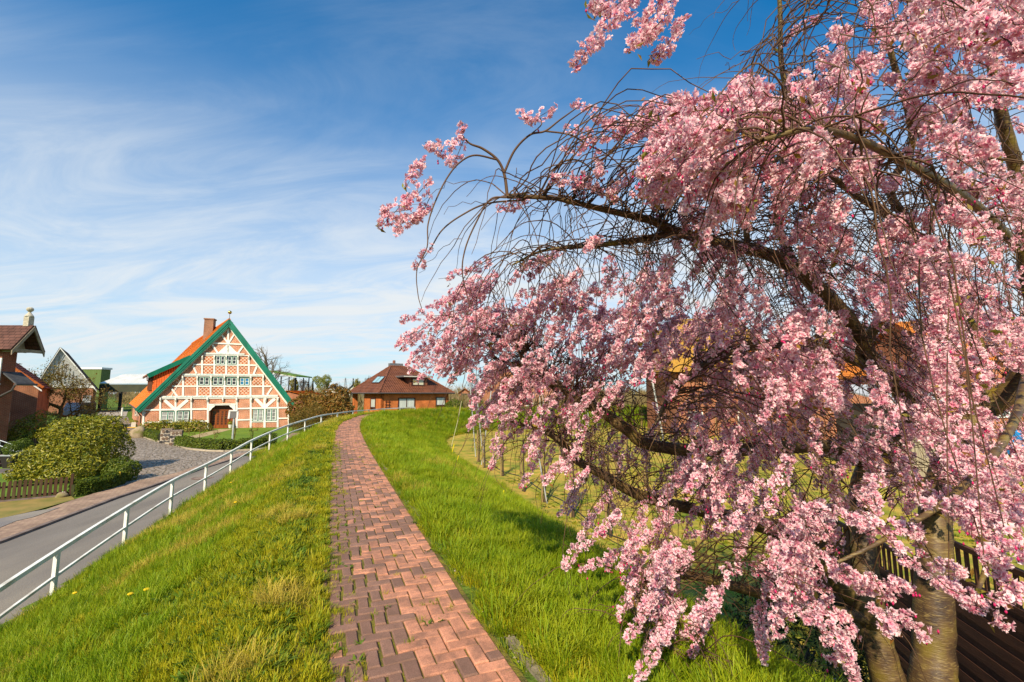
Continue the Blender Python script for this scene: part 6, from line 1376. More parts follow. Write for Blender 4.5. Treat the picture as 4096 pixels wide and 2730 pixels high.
shrub('yew_shrub', 'dark green yew shrub in deep shade left of the cherry trunks', 'shrub', [(3.15, 5.3, -1.35, 0.8, 0.8, 0.75), (2.75, 5.0, -1.75, 0.55, 0.6, 0.45), (3.6, 5.9, -1.5, 0.7, 0.7, 0.7)], 8000, 0.075, 0.25, yew_m, (3.1, 5.3, th(3.1, 5.3)), 20)

# ------------------------------------------------------------------ bare and budding trees
def grow(base, d0, L0, r0, levels, rr, spread=0.6, kids=3, up=0.15, taper=0.62, wig=0.12, out=None, lshrink=0.72):
    out = [] if out is None else out
    n = 6; pts = [np.array(base, float)]; d = unit(np.array(d0, float))
    for i in range(n):
        d = unit(d + rr.normal(0, wig, 3) + np.array([0, 0, up * 0.3])); pts.append(pts[-1] + d * L0 / n)
    P = np.array(pts); out.append((P, np.linspace(r0, r0 * taper, n + 1)))
    if levels > 0:
        for k in range(kids + (rr.random() < 0.5)):
            i = rr.integers(2, n + 1) if k else n; b = P[i]; nd = unit(d + rr.normal(0, spread, 3) + np.array([0, 0, up]))
            grow(b, nd, L0 * lshrink * (0.8 + 0.4 * rr.random()), r0 * taper * (1.0 if k == 0 else 0.75), levels - 1, rr, spread, kids, up, taper, wig, out, lshrink)
    return out
def limbs_mesh(name, br, sides, m, org):
    ac = Acc()
    for P, r in br: V, F = tube_np(P, r, sides); ac.add(V, F)
    V, F, _ = ac.done(); return np_mesh(name, V - np.array(org), F, m, smooth=True)
def bare_tree(name, label, base, H, r0, levels, seed, m, group=None, leaves=None, spread=0.6, kids=3, up=0.15, nleaf=0, lsize=0.1, trunkf=0.3, lshrink=0.72, wig=0.12, lean=(0, 0, 1)):
    rr = np.random.default_rng(seed); base = Vector(base); br = grow(base - Vector((0, 0, 0.1)), lean, H * trunkf, r0, levels, rr, spread, kids, up, wig=wig, lshrink=lshrink); zm = max(b[0][:, 2].max() for b in br); sc_ = H / (zm - base.z); b0_ = np.array(base); br = [((P - b0_) * sc_ + b0_, r_) for P, r_ in br]
    root = thing(name, label, 'tree', tuple(base), group); big = [b for b in br if b[1][0] > r0 * 0.3]; small = [b for b in br if b[1][0] <= r0 * 0.3]
    add_mesh_part('trunk', limbs_mesh('trunk', big, 7, m, base), root)
    if small: add_mesh_part('twigs', limbs_mesh('twigs', small, 3, m, base), root)
    if leaves:
        tips = np.concatenate([b[0][2:] for b in (small or big)]); k = rr.integers(0, len(tips), nleaf); C = tips[k] + rr.normal(0, lsize, (nleaf, 3)); V, F = leaf_quads(C, unit(rr.normal(size=C.shape) + np.array([0, 0, .4])), lsize * (0.6 + 0.8 * rr.random(nleaf)), 0.5, rr)
        add_mesh_part('crown', np_mesh('crown', V - np.array(base), F, leaves, {'rnd': np.repeat(rr.random(nleaf), 4)}), root)
    return root
moss_bark = mat('moss_bark', (0.16, 0.115, 0.02), (0.075, 0.055, 0.025), scale=5, bump=0.5)
olive_bud = leaf_mat('olive_bud', [(0.12, 0.09, 0.015), (0.2, 0.16, 0.02), (0.09, 0.06, 0.015)], trans=0.2)
bare_tree('mossy_tree', 'gnarled mossy tree with olive buds in front of the barn', g(228, 1722), 7.0, 0.26, 5, 31, moss_bark, leaves=olive_bud, nleaf=9000, lsize=0.15, spread=0.85, kids=3, up=0.10, trunkf=0.20, lshrink=0.80, wig=0.2)
grey_bark = mat('grey_bark', (0.16, 0.125, 0.07), (0.10, 0.08, 0.05), scale=4, bump=0.4)
bare_tree('walnut_tree', 'large bare spreading tree behind the farmhouse roof', (at(1095, 1600, 75).x, 75, LOW(50)), 11.5, 0.50, 5, 37, grey_bark, spread=0.62, kids=3, up=0.10, trunkf=0.34, lshrink=0.72)
for i, (u, v, lab) in enumerate(((754, 1760, 'by the rhododendron hedge'), (797, 1768, 'beside the sandy garden path'), (857, 1775, 'in the lawn near the middle of the curved hedge'), (938, 1775, 'next to the traffic mirror pole'), (1010, 1766, 'in the open lawn toward the railing'))):
    bare_tree('standard_rose', 'small bare clipped standard tree ' + lab, g(u, v), 1.15, 0.028, 3, 50 + i, mat('rose_stem', (0.17, 0.11, 0.03)), 'small standard trees on the lawn', leaves=olive_bud, nleaf=160, lsize=0.06, spread=0.9, kids=4, up=0.12, trunkf=0.62, lshrink=0.42, wig=0.05)
# far trees beyond the village
FARB = mat('far_bark', (0.07, 0.055, 0.04), (0.05, 0.04, 0.03), scale=1)
FC = {'willow': leaf_mat('far_willow', [(0.16, 0.19, 0.03), (0.24, 0.26, 0.05), (0.32, 0.31, 0.07)]), 'yellow': leaf_mat('far_yellow', [(0.22, 0.18, 0.02), (0.34, 0.27, 0.03), (0.16, 0.15, 0.02)]), 'brown': leaf_mat('far_brown', [(0.12, 0.08, 0.06), (0.18, 0.12, 0.09), (0.1, 0.07, 0.05)]), 'dark': leaf_mat('far_dark', [(0.02, 0.035, 0.012), (0.035, 0.05, 0.018), (0.05, 0.06, 0.02)])}
def far_tree(kind, u, vtop, d, wpx, label, seed, vbot=1580, n=1600):
    rr = np.random.default_rng(seed); z0 = LOW(50); X = at(u, 1570, d).x; H = at(u, vtop, d).z - z0; W = wpx * d / FPX / 2; base = Vector((X, d, z0)); root = thing('%s_tree' % {'willow': 'willow', 'yellow': 'budding', 'brown': 'bare', 'dark': 'evergreen'}[kind], label, 'tree', tuple(base), 'trees on the horizon')
    br = grow(base, (0, 0, 1), H * 0.4, max(0.12, H * 0.02), 3, rr, 0.5, 3, 0.25); add_mesh_part('trunk', limbs_mesh('trunk', br, 4, FARB, base), root)
    blobs = [(X + rr.normal(0, W * .38), d + rr.normal(0, W * .3), z0 + H * (0.48 + 0.4 * rr.random()), W * (.35 + .25 * rr.random()), W * .45, H * (.13 + .1 * rr.random())) for _ in range(9)] + [(X, d, z0 + H * 0.62, W * .7, W * .7, H * .36)]
    if kind == 'dark': blobs = [(X, d, z0 + H * f, W * (1.05 - f), W * (1.05 - f), H * .13) for f in (0.2, 0.35, 0.5, 0.65, 0.8, 0.92)]
    P, dd = blob_points(blobs, n, rr, 0.6); V, F = leaf_quads(P, unit(dd + rr.normal(size=P.shape)), d * 0.0028 * (0.6 + 0.8 * rr.random(len(P))), 0.5 if kind != 'brown' else 0.2, rr)
    add_mesh_part('crown', np_mesh('crown', V - np.array(base), F, FC[kind], {'rnd': np.repeat(rr.random(len(P)), 4)}), root)
far_tree('willow', 1287, 1505, 230, 62, 'pale green willow on the horizon, tallest of the far trees', 61, n=2600)
far_tree('yellow', 1178, 1518, 190, 36, 'yellow-green budding tree just right of the farmhouse roof on the horizon', 62); far_tree('brown', 1218, 1520, 240, 44, 'brown bare tree between the yellow tree and the pale willow on the horizon', 63)
far_tree('dark', 1250, 1528, 200, 16, 'small dark conifer left of the pale willow', 64); far_tree('dark', 1412, 1519, 170, 18, 'dark conifer above the far white house', 65)
far_tree('yellow', 1430, 1518, 150, 34, 'yellow budding tree left of the bungalow roof', 66); far_tree('brown', 1468, 1512, 130, 42, 'brown bare tree touching the bungalow roof line', 67); far_tree('brown', 1345, 1530, 260, 50, 'low brown bare tree right of the pale willow', 68)
far_tree('brown', 1900, 1500, 110, 60, 'bare brown tree right of the bungalow behind blossom twigs', 69); far_tree('dark', 1938, 1497, 120, 24, 'dark conifer left of the steep-roofed cottage', 70); far_tree('yellow', 560, 1600, 150, 120, 'pale budding trees seen under the covered passage', 71); far_tree('brown', 470, 1560, 160, 110, 'bare brown tree seen through the covered passage', 72)
# far orchard and woodland band: nobody could count it
rr = np.random.default_rng(80); ac = Acc(); n = 5200
Y = 62 + rr.random(n) ** 1.5 * 260; ang = rr.uniform(-0.86, 0.75, n); X = Y * ang; h = 2.6 + rr.random(n) * 1.6 + (Y > 190) * rr.random(n) * 5
k = ~((X > -60) & (X < -21) & (Y < 80)) & ~((np.abs(X / Y + 0.20) < 0.06) & (Y < 70)) & ~((X < -45) & (Y < 120) & (X / Y < -0.83)); X, Y, h = X[k], Y[k], h[k]; n = len(X)
for j in range(12):
    a = rr.random(n) * 6.28; l = h * (0.3 + 0.3 * rr.random(n)); z0 = -1.9 + h * (0.05 + 0.5 * rr.random(n)); w_ = 0.05 + Y * 0.0006
    if j == 0: z0 = np.full(n, -1.95); l = h; tilt = np.zeros(n)
    else: tilt = 0.25 + 0.5 * rr.random(n)
    b = np.stack([X, Y, z0], 1); e = b + np.stack([np.cos(a) * l * tilt, np.sin(a) * l * tilt, l * (1 - tilt * 0.4)], 1); s = np.stack([w_, np.zeros(n), np.zeros(n)], 1)
    V = np.stack([b - s, b + s, e], 1).reshape(-1, 3); ac.add(V, np.arange(3 * n).reshape(-1, 3), np.repeat(rr.random(n), 3))
V, F, A = ac.done()
o = bpy.data.objects.new('far_orchard', np_mesh('far_orchard', V, F, leaf_mat('far_orchard', [(0.16, 0.105, 0.045), (0.24, 0.17, 0.07), (0.13, 0.11, 0.035)], trans=0.2), {'rnd': A})); COL.objects.link(o); o['kind'] = 'stuff'; o['label'] = 'brown band of bare orchard rows stretching to the horizon'; o['category'] = 'orchard'
# far houses and a pylon
def far_house(label, u, d, wpx, v_e, v_r, wall, roof, depth=8):
    X0, X1 = at(u - wpx / 2, 1570, d).x, at(u + wpx / 2, 1570, d).x; r_, p_ = gabled('far_house', label, (X0, d, 0), (1, 0.05, 0), X1 - X0, depth, LOW(50), at(u, v_e, d).z, at(u, v_r, d).z, wall, roof, ov=0.6)
    for f in (0.25, 0.6): q = MB(); w = X1 - X0; p_.rslab(q, w * f, 0.3, w * f + 1.2, 1.6, 0.0, 0.05); part('window', q, gdark, r_)
blk = tile_mat('black_roof', (0.02, 0.02, 0.024), (0.03, 0.03, 0.034)); far_house('far pale house with black roof among the orchard stakes', 1325, 190, 52, 1565, 1545, mat('far_render', (0.5, 0.46, 0.4)), blk)
far_house('far white house with dark solar roof left of the bungalow', 1412, 150, 48, 1562, 1540, mat('far_white', (0.62, 0.6, 0.56)), blk)
far_house('far brick house with orange roof right of the bungalow', 1858, 140, 44, 1572, 1556, red, tile_mat('orange_tiles', (0, 0, 0), (0, 0, 0))); far_house('far house with orange roof between the bungalow and the steep-roofed cottage', 1955, 130, 46, 1568, 1548, red, tile_mat('orange_tiles', (0, 0, 0), (0, 0, 0)))
X = at(1380, 1570, 420).x; py = thing('pylon', 'distant lattice electricity pylon above the orchard horizon', 'pylon', (X, 420, -2)); zt = at(1380, 1512, 420).z; q = MB()
for s1 in (-1, 1):
    for s2 in (-1, 1): q.bar((X + s1 * 1.6, 420 + s2 * 1.6, -2), (X + s1 * .2, 420 + s2 * .2, zt), 0.25, 0.25)
for k in range(6): f = k / 6; w = 1.6 - 1.4 * f; z = -2 + (zt + 2) * f; w2 = 1.6 - 1.4 * (k + 1) / 6; z2 = -2 + (zt + 2) * (k + 1) / 6; q.bar((X - w, 418.4, z), (X + w2, 418.6, z2), 0.15, 0.15); q.bar((X + w, 418.4, z), (X - w2, 418.6, z2), 0.15, 0.15)
part('mast', q, mat('pylon_steel', (0.3, 0.32, 0.35)), py)
for f, w in ((0.78, 3.4), (0.9, 2.4)): q = MB(); z = -2 + (zt + 2) * f; q.bar((X - w, 420, z), (X + w, 420, z), 0.3, 0.3); part('crossarm', q, mat('pylon_steel', (0, 0, 0)), py)
# ------------------------------------------------------------------ grass on the dike: tufts instanced over points
TUFTS = bpy.data.collections.new('grass_tufts')
def grass_material(name, c_base, c_tip, c_dry, dry_amt):
    m = bpy.data.materials.new(name); m.use_nodes = True; nt = m.node_tree; b = nt.nodes['Principled BSDF']; b.inputs['Roughness'].default_value = 0.55; b.inputs['Specular IOR Level'].default_value = 0.25
    a = nn(nt, 'ShaderNodeAttribute'); a.attribute_name = 'h'; oi = nn(nt, 'ShaderNodeObjectInfo'); geo = nn(nt, 'ShaderNodeNewGeometry')
    mx = nn(nt, 'ShaderNodeMix', data_type='RGBA'); nt.links.new(a.outputs['Fac'], mx.inputs['Factor']); mx.inputs['A'].default_value = lin(c_base); mx.inputs['B'].default_value = lin(c_tip)
    n = nn(nt, 'ShaderNodeTexNoise'); n.inputs['Scale'].default_value = 0.9; n.inputs['Detail'].default_value = 4; nt.links.new(geo.outputs['Position'], n.inputs['Vector'])
    ad = nn(nt, 'ShaderNodeMath', operation='MULTIPLY_ADD'); nt.links.new(oi.outputs['Random'], ad.inputs[0]); ad.inputs[1].default_value = 0.5; nt.links.new(n.outputs['Fac'], ad.inputs[2])
    mr = nn(nt, 'ShaderNodeMapRange'); mr.inputs[1].default_value = 0.55; mr.inputs[2].default_value = 1.1; mr.inputs[4].default_value = dry_amt; nt.links.new(ad.outputs[0], mr.inputs[0])
    m2 = nn(nt, 'ShaderNodeMix', data_type='RGBA'); nt.links.new(mr.outputs[0], m2.inputs['Factor']); nt.links.new(mx.outputs['Result'], m2.inputs['A']); m2.inputs['B'].default_value = lin(c_dry)
    nt.links.new(m2.outputs['Result'], b.inputs['Base Color'])
    tr = nn(nt, 'ShaderNodeBsdfTranslucent'); nt.links.new(m2.outputs['Result'], tr.inputs['Color']); ms = nn(nt, 'ShaderNodeMixShader'); ms.inputs[0].default_value = 0.35
    nt.links.new(b.outputs[0], ms.inputs[1]); nt.links.new(tr.outputs[0], ms.inputs[2]); nt.links.new(ms.outputs[0], nt.nodes['Material Output'].inputs['Surface']); return m
gr_lush = grass_material('grass_lush', (0.09, 0.165, 0.003), (0.235, 0.35, 0.006), (0.43, 0.42, 0.012), 0.7)
gr_short = grass_material('grass_short', (0.13, 0.175, 0.004), (0.30, 0.35, 0.008), (0.54, 0.43, 0.015), 0.9)
gr_dry = grass_material('grass_dry', (0.26, 0.24, 0.015), (0.56, 0.44, 0.05), (0.64, 0.46, 0.08), 0.8)
gr_weed = grass_material('weed', (0.05, 0.11, 0.006), (0.12, 0.21, 0.010), (0.22, 0.24, 0.02), 0.5)
def tuft(name, nb, hmin, hmax, rad, wid, bend, m, seed, flat=0.0):
    rr = np.random.default_rng(seed); V = []; F = []; H = []
    for i in range(nb):
        a = rr.random() * 6.28; r = rad * rr.random() ** 0.6; x, y = r * math.cos(a), r * math.sin(a); h = rr.uniform(hmin, hmax); da = a + rr.normal(0, 0.8); bd = bend * rr.uniform(0.3, 1.3) + flat
        dx, dy = math.cos(da), math.sin(da); sx, sy = -dy, dx; w = wid * rr.uniform(0.7, 1.3); k = len(V)
        for f in (0, 0.4, 0.75):
            ox = bd * h * f * f; zz = h * f * (1 - 0.35 * min(1.2, bd) * f); ww = w * (1 - 0.55 * f)
            V += [(x + dx * ox - sx * ww, y + dy * ox - sy * ww, zz - (0.02 if f == 0 else 0)), (x + dx * ox + sx * ww, y + dy * ox + sy * ww, zz - (0.02 if f == 0 else 0))]; H += [f, f]
        V.append((x + dx * bd * h, y + dy * bd * h, h * (1 - 0.35 * min(1.2, bd)))); H.append(1.0)
        F += [(k, k + 1, k + 3), (k, k + 3, k + 2), (k + 2, k + 3, k + 5), (k + 2, k + 5, k + 4), (k + 4, k + 5, k + 6)]
    o = bpy.data.objects.new(name, np_mesh(name, np.array(V), np.array(F), m, {'h': np.array(H)})); TUFTS.objects.link(o)
for i in range(4): tuft('tuft_%02d' % i, 28, 0.06, 0.17, 0.075, 0.0030, 0.55, gr_lush, 100 + i)
for i in range(3): tuft('tuft_%02d' % (4 + i), 30, 0.03, 0.09, 0.07, 0.003, 0.6, gr_short, 110 + i)
for i in range(2): tuft('tuft_%02d' % (7 + i), 24, 0.06, 0.2, 0.07, 0.0026, 0.9, gr_dry, 120 + i)
for i in range(2): tuft('tuft_%02d' % (9 + i), 14, 0.03, 0.075, 0.05, 0.011, 1.0, gr_weed, 130 + i, 0.3)
for i in range(2): tuft('tuft_%02d' % (11 + i), 40, 0.08, 0.20, 0.10, 0.0032, 0.75, gr_lush, 140 + i)

def scatter(smin, smax, dmin, dmax, dens, rr):
    n = int((smax - smin) * (dmax - dmin) * dens); s = smin + rr.random(n) * (smax - smin); D = dmin + rr.random(n) * (dmax - dmin); k = np.clip((s / 0.05).astype(int), 0, len(PL) - 1)
    return PL[k, 0] + NRM[k, 0] * D, PL[k, 1] + NRM[k, 1] * D, D
rr = np.random.default_rng(200); s_cam = float(ARC[np.argmin(np.hypot(PL[:, 0] + 0.0, PL[:, 1] - 0.6))])
PX, PY, PD, PS = [], [], [], []
for a, b, dn, sc in ((-0.5, 4.5, 560, 0.85), (4.5, 9, 400, 0.95), (9, 15, 200, 1.15), (15, 26, 95, 1.5), (26, 44, 42, 2.0), (44, 80, 16, 2.6)):
    for d0, d1 in ((-5.5, -0.50), (0.66, 5.7)):
        x, y, D = scatter(s_cam + a, s_cam + b, d0, d1, dn, rr); PX.append(x); PY.append(y); PD.append(D); PS.append(np.full(len(x), sc))
x, y, D = scatter(s_cam + 1.5, s_cam + 18, 5.4, 16, 34, rr); keep = vnoise(x, y, 1.2, 31) > 0.5; PX.append(x[keep]); PY.append(y[keep]); PD.append(D[keep]); PS.append(np.full(keep.sum(), 0.8))
x, y, D = scatter(s_cam + 0.5, s_cam + 22, 0.56, 0.80, 170, rr); PX.append(x); PY.append(y); PD.append(D); PS.append(np.full(len(x), 0.6))
x, y, D = scatter(s_cam + 1.0, s_cam + 16, -0.58, 0.56, 330, rr); jl = rr.random(len(x)) < np.clip(0.85 - (D + 0.55) * 2.2, 0.02, 1); PX.append(x[jl]); PY.append(y[jl]); PD.append(D[jl]); PS.append(np.full(jl.sum(), 0.5))
X, Y, D, S = map(np.concatenate, (PX, PY, PD, PS))
u = rr.random(len(X)); ad = np.abs(D); onpath = (ad < 0.60)
big = vnoise(X, Y, 0.8, 41); dry = vnoise(X, Y, 0.55, 42) * 0.6 + vnoise(X, Y, 1.7, 43) * 0.4
idx_ = np.where(D > 0, np.where(u < 0.55, rr.integers(0, 4, len(X)), np.where(u < 0.80, rr.integers(11, 13, len(X)), rr.integers(4, 7, len(X)))), np.where(u < 0.50, rr.integers(0, 4, len(X)), np.where(u < 0.84, rr.integers(4, 7, len(X)), rr.integers(9, 11, len(X)))))
edge = (ad < 1.75) & (D < 0) & (u < np.clip(1.25 - (ad - 0.5) * 0.75, 0, 1)); idx_ = np.where(edge, np.where(u < 0.6, rr.integers(4, 7, len(X)), rr.integers(9, 11, len(X))), idx_)
edge = (ad < 1.05) & (D > 0) & (u < 0.6); idx_ = np.where(edge, rr.integers(4, 7, len(X)), idx_)
isdry = (dry > 0.67) & (u < 0.42); idx_ = np.where(isdry, rr.integers(7, 9, len(X)), idx_)
idx_ = np.where(ad > 5.5, np.where(u < 0.5, rr.integers(9, 11, len(X)), rr.integers(4, 7, len(X))), idx_)
idx_ = np.where(onpath, np.where(u < 0.75, rr.integers(4, 7, len(X)), rr.integers(9, 11, len(X))), idx_)
Zg = terrain(X, Y); ok = ~((D < 0) & (X < rail_x(Y) + 0.22) & (Y < 26)) & ~((D > 0) & (np.hypot(X - 3.6, Y - 4.9) < 1.35)); ok &= ~((ad > 0.56) & (ad < 0.62) & (u > 0.5))
bald = (dry < 0.27) & (u < 0.5) & (ad > 0.7); ok &= ~bald
X, Y, Zg, S, idx_, D, big = X[ok], Y[ok], Zg[ok], S[ok], idx_[ok], D[ok], big[ok]
me = bpy.data.meshes.new('dike_grass'); me.vertices.add(len(X)); me.vertices.foreach_set('co', np.stack([X, Y, np.where(np.abs(D) < 0.6, -0.012, Zg - 0.005)], 1).astype(np.float32).ravel())
a = me.attributes.new('rot', 'FLOAT_VECTOR', 'POINT'); e_ = 0.15; gxs = (terrain(X + e_, Y) - terrain(X - e_, Y)) / (2 * e_); gys = (terrain(X, Y + e_) - terrain(X, Y - e_)) / (2 * e_); tl = np.stack([np.clip(gys, -1, 1) * 0.6 + rr.normal(0, 0.13, len(X)), -np.clip(gxs, -1, 1) * 0.6 + rr.normal(0, 0.13, len(X)), rr.random(len(X)) * 6.28], 1); a.data.foreach_set('vector', tl.astype(np.float32).ravel())
a = me.attributes.new('scl', 'FLOAT', 'POINT'); a.data.foreach_set('value', (S * (0.6 + 0.55 * rr.random(len(X)) + 0.35 * big)).astype(np.float32)); a = me.attributes.new('idx', 'INT', 'POINT'); a.data.foreach_set('value', idx_.astype(np.int32))
me.update()
def instancer(name, me, coll, label, cat):
    o = bpy.data.objects.new(name, me); COL.objects.link(o); o['kind'] = 'stuff'; o['label'] = label; o['category'] = cat
    ng = bpy.data.node_groups.new(name, 'GeometryNodeTree'); ng.interface.new_socket('Geometry', in_out='INPUT', socket_type='NodeSocketGeometry'); ng.interface.new_socket('Geometry', in_out='OUTPUT', socket_type='NodeSocketGeometry')
    gi, go = ng.nodes.new('NodeGroupInput'), ng.nodes.new('NodeGroupOutput'); ci = ng.nodes.new('GeometryNodeCollectionInfo'); ci.inputs['Collection'].default_value = coll; ci.inputs['Separate Children'].default_value = True; ci.inputs['Reset Children'].default_value = True
    ip = ng.nodes.new('GeometryNodeInstanceOnPoints'); ip.inputs['Pick Instance'].default_value = True
    def na(nm, t): n = ng.nodes.new('GeometryNodeInputNamedAttribute'); n.data_type = t; n.inputs['Name'].default_value = nm; return next(s for s in n.outputs if s.enabled and s.name == 'Attribute')
    e2r = ng.nodes.new('FunctionNodeEulerToRotation'); L = ng.links.new
    L(gi.outputs[0], ip.inputs['Points']); L(ci.outputs[0], ip.inputs['Instance']); L(na('idx', 'INT'), ip.inputs['Instance Index']); L(na('rot', 'FLOAT_VECTOR'), e2r.inputs[0]); L(e2r.outputs[0], ip.inputs['Rotation']); L(na('scl', 'FLOAT'), ip.inputs['Scale']); L(ip.outputs[0], go.inputs[0])
    md = o.modifiers.new('scatter', 'NODES'); md.node_group = ng; return o
instancer('dike_grass', me, TUFTS, 'long and short grass covering both slopes of the dike', 'grass')
# dandelions
dm = mat('dandelion_yellow', (0.75, 0.48, 0.01), rough=0.8); ds = mat('dandelion_stem', (0.14, 0.2, 0.03))
for i, (u_, v_) in enumerate(((522, 2380), (586, 2362), (924, 1932), (942, 2012), (300, 2375))):
    r = ray(u_, v_); t = 3.0
    for _ in range(400):
        p = Vector((0, 0, EYE)) + r * t
        if p.z < th(p.x, p.y) + 0.16: break
        t += 0.04
    root = thing('dandelion', 'yellow dandelion flower in the grass below the path', 'flower', (p.x, p.y, p.z - 0.18), 'dandelions'); q = MB(); q.tube([p - Vector((0, 0, 0.2)), p], 0.004, 5); part('stem', q, ds, root)
    q = MB(); q.lathe(p, [(0.006, -0.006), (0.024, 0.002), (0.03, 0.012), (0.02, 0.02), (0.004, 0.022)], 12); part('flower_head', q, dm, root)
# ------------------------------------------------------------------ weeping cherry in full blossom
rr = np.random.default_rng(300)
def limb(pts, n=None):
    A = np.array([(*at(u, v, d), r) for u, v, d, r in pts]); return spline(A, n or len(pts) * 7)
LIMBS = {}
LIMBS['trunk_left'] = limb([(3640, 3080, 4.4, .21), (3590, 2900, 4.4, .15), (3545, 2700, 4.4, .130), (3490, 2480, 4.45, .122), (3470, 2330, 4.5, .105), (3450, 2150, 4.6, .10), (3440, 2000, 4.7, .10), (3475, 1870, 4.75, .10), (3560, 1790, 4.75, .095), (3640, 1700, 4.7, .09), (3645, 1640, 4.65, .09), (3600, 1560, 4.6, .085), (3530, 1490, 4.5, .08), (3450, 1390, 4.4, .075), (3400, 1290, 4.2, .07), (3330, 1210, 4.0, .066), (3190, 1080, 3.7, .058), (3050, 1010, 3.5, .050), (2850, 968, 3.25, .042), (2700, 925, 3.05, .034), (2600, 882, 2.95, .027), (2450, 847, 2.85, .021), (2300, 812, 2.75, .017), (2200, 792, 2.7, .015), (2030, 787, 2.6, .012)])
LIMBS['low_left'] = limb([(3510, 2500, 4.45, .125), (3400, 2370, 4.35, .10), (3290, 2250, 4.3, .088), (3130, 2130, 4.2, .078), (2900, 2065, 4.1, .060), (2650, 2010, 4.0, .047), (2540, 1975, 3.95, .043), (2427, 1910, 3.9, .038), (2293, 1833, 3.9, .032), (2255, 1780, 3.9, .028), (2178, 1726, 3.9, .024), (2044, 1688, 3.85, .014)])
LIMBS['mid_left'] = limb([(3475, 1860, 4.75, .08), (3340, 1790, 4.6, .066), (3096, 1792, 4.4, .060), (2850, 1805, 4.2, .056), (2600, 1780, 4.0, .052), (2504, 1715, 3.95, .050), (2408, 1650, 3.9, .045), (2350, 1619, 3.9, .041), (2255, 1573, 3.9, .035), (2180, 1520, 3.9, .028), (2100, 1470, 3.9, .023), (1990, 1440, 3.85, .017), (1950, 1380, 3.8, .011)])
LIMBS['mid_left_b'] = limb([(2340, 1612, 3.9, .034), (2230, 1540, 3.85, .028), (2150, 1480, 3.8, .024), (2085, 1425, 3.75, .021), (2110, 1385, 3.75, .018), (2000, 1348, 3.7, .013), (1900, 1345, 3.7, .008)])
LIMBS['trunk_right'] = limb([(3660, 3060, 4.35, .20), (3720, 2850, 4.3, .185), (3735, 2600, 4.35, .155), (3735, 2300, 4.4, .14), (3740, 2050, 4.5, .13), (3775, 1900, 4.5, .12), (3845, 1725, 4.4, .105), (3945, 1635, 4.3, .095), (4080, 1520, 4.1, .085), (4150, 1300, 3.9, .075), (4110, 1050, 3.7, .062), (4080, 750, 3.5, .05), (4010, 480, 3.3, .04), (3960, 200, 3.1, .03), (3900, -150, 2.9, .015)])
LIMBS['upright'] = limb([(3190, 1080, 3.7, .036), (3125, 940, 3.6, .032), (3108, 800, 3.5, .029), (3140, 600, 3.35, .025), (3155, 430, 3.25, .022), (3125, 250, 3.15, .019), (3118, 0, 3.0, .015), (3090, -250, 2.9, .008)])
LIMBS['upright_b'] = limb([(3450, 1390, 4.4, .05), (3560, 1200, 4.2, .045), (3650, 950, 3.9, .04), (3560, 760, 3.7, .033), (3650, 560, 3.5, .027), (3560, 200, 3.2, .02), (3470, -150, 3.0, .01)])
LIMBS['right_b'] = limb([(3945, 1635, 4.3, .06), (3900, 1350, 4.2, .05), (3740, 1080, 4.0, .042), (3600, 900, 3.7, .034), (3420, 780, 3.3, .024), (3250, 640, 2.8, .014)])
LIMBS['centre_left'] = limb([(3530, 1490, 4.5, .05), (3300, 1400, 4.1, .042), (3050, 1380, 3.7, .035), (2850, 1440, 3.4, .028), (2700, 1560, 3.2, .02), (2620, 1700, 3.1, .01)])
LIMBS['a_fork'] = limb([(2690, 932, 3.05, .028), (2550, 962, 3.0, .023), (2380, 982, 2.95, .018), (2180, 1002, 2.95, .010), (2050, 1060, 2.95, .006)])
LIMBS['up_mid'] = limb([(2990, 1000, 3.45, .024), (2990, 850, 3.3, .022), (3060, 700, 3.1, .018), (3200, 520, 2.8, .013), (3250, 350, 2.6, .008)])
LIMBS['low_front'] = limb([(3500, 2480, 4.45, .06), (3200, 2420, 3.9, .045), (2950, 2350, 3.5, .035), (2700, 2300, 3.3, .026), (2550, 2400, 3.2, .018), (2620, 2560, 3.1, .012), (2900, 2650, 3.0, .006)])
LIMBS['right_low'] = limb([(3740, 2050, 4.5, .05), (3780, 2000, 3.6, .04), (3850, 2050, 2.8, .026), (3950, 2200, 2.3, .015), (3900, 2400, 2.1, .008)])
LIMBS['near_top'] = limb([(3960, 200, 3.1, .028), (3800, 0, 2.4, .022), (3500, -80, 1.9, .017), (3200, -60, 1.7, .013), (2900, -120, 1.6, .009), (2600, -160, 1.7, .006)])
LIMBS['near_mid'] = limb([(4080, 1000, 3.6, .035), (3900, 820, 2.6, .026), (3600, 640, 1.9, .018), (3300, 520, 1.6, .012), (3050, 560, 1.5, .008)])
LIMBS['near_right'] = limb([(4120, 1450, 4.0, .035), (4050, 1700, 2.8, .025), (3850, 1950, 2.2, .016), (3550, 2150, 2.0, .010), (3350, 2250, 2.0, .006)])
LIMBS['left_top_twig'] = limb([(2030, 787, 2.6, .011), (2018, 700, 2.58, .0095), (1990, 640, 2.56, .0085), (1930, 595, 2.54, .0075), (1880, 575, 2.52, .006), (1845, 540, 2.5, .004)])
LIMBS['left_arch'] = limb([(1990, 640, 2.56, .006), (1900, 622, 2.52, .0055), (1840, 650, 2.5, .005), (1790, 710, 2.48, .0048), (1740, 810, 2.46, .0045), (1712, 900, 2.44, .004), (1708, 990, 2.42, .0035), (1668, 1080, 2.42, .003), (1672, 1180, 2.42, .0025), (1690, 1245, 2.42, .002)])
LIMBS['left_droop'] = limb([(2100, 800, 2.65, .006), (1950, 815, 2.62, .0055), (1850, 860, 2.6, .005), (1770, 920, 2.6, .0045), (1720, 1000, 2.6, .004), (1708, 960, 2.6, .003)][:5])
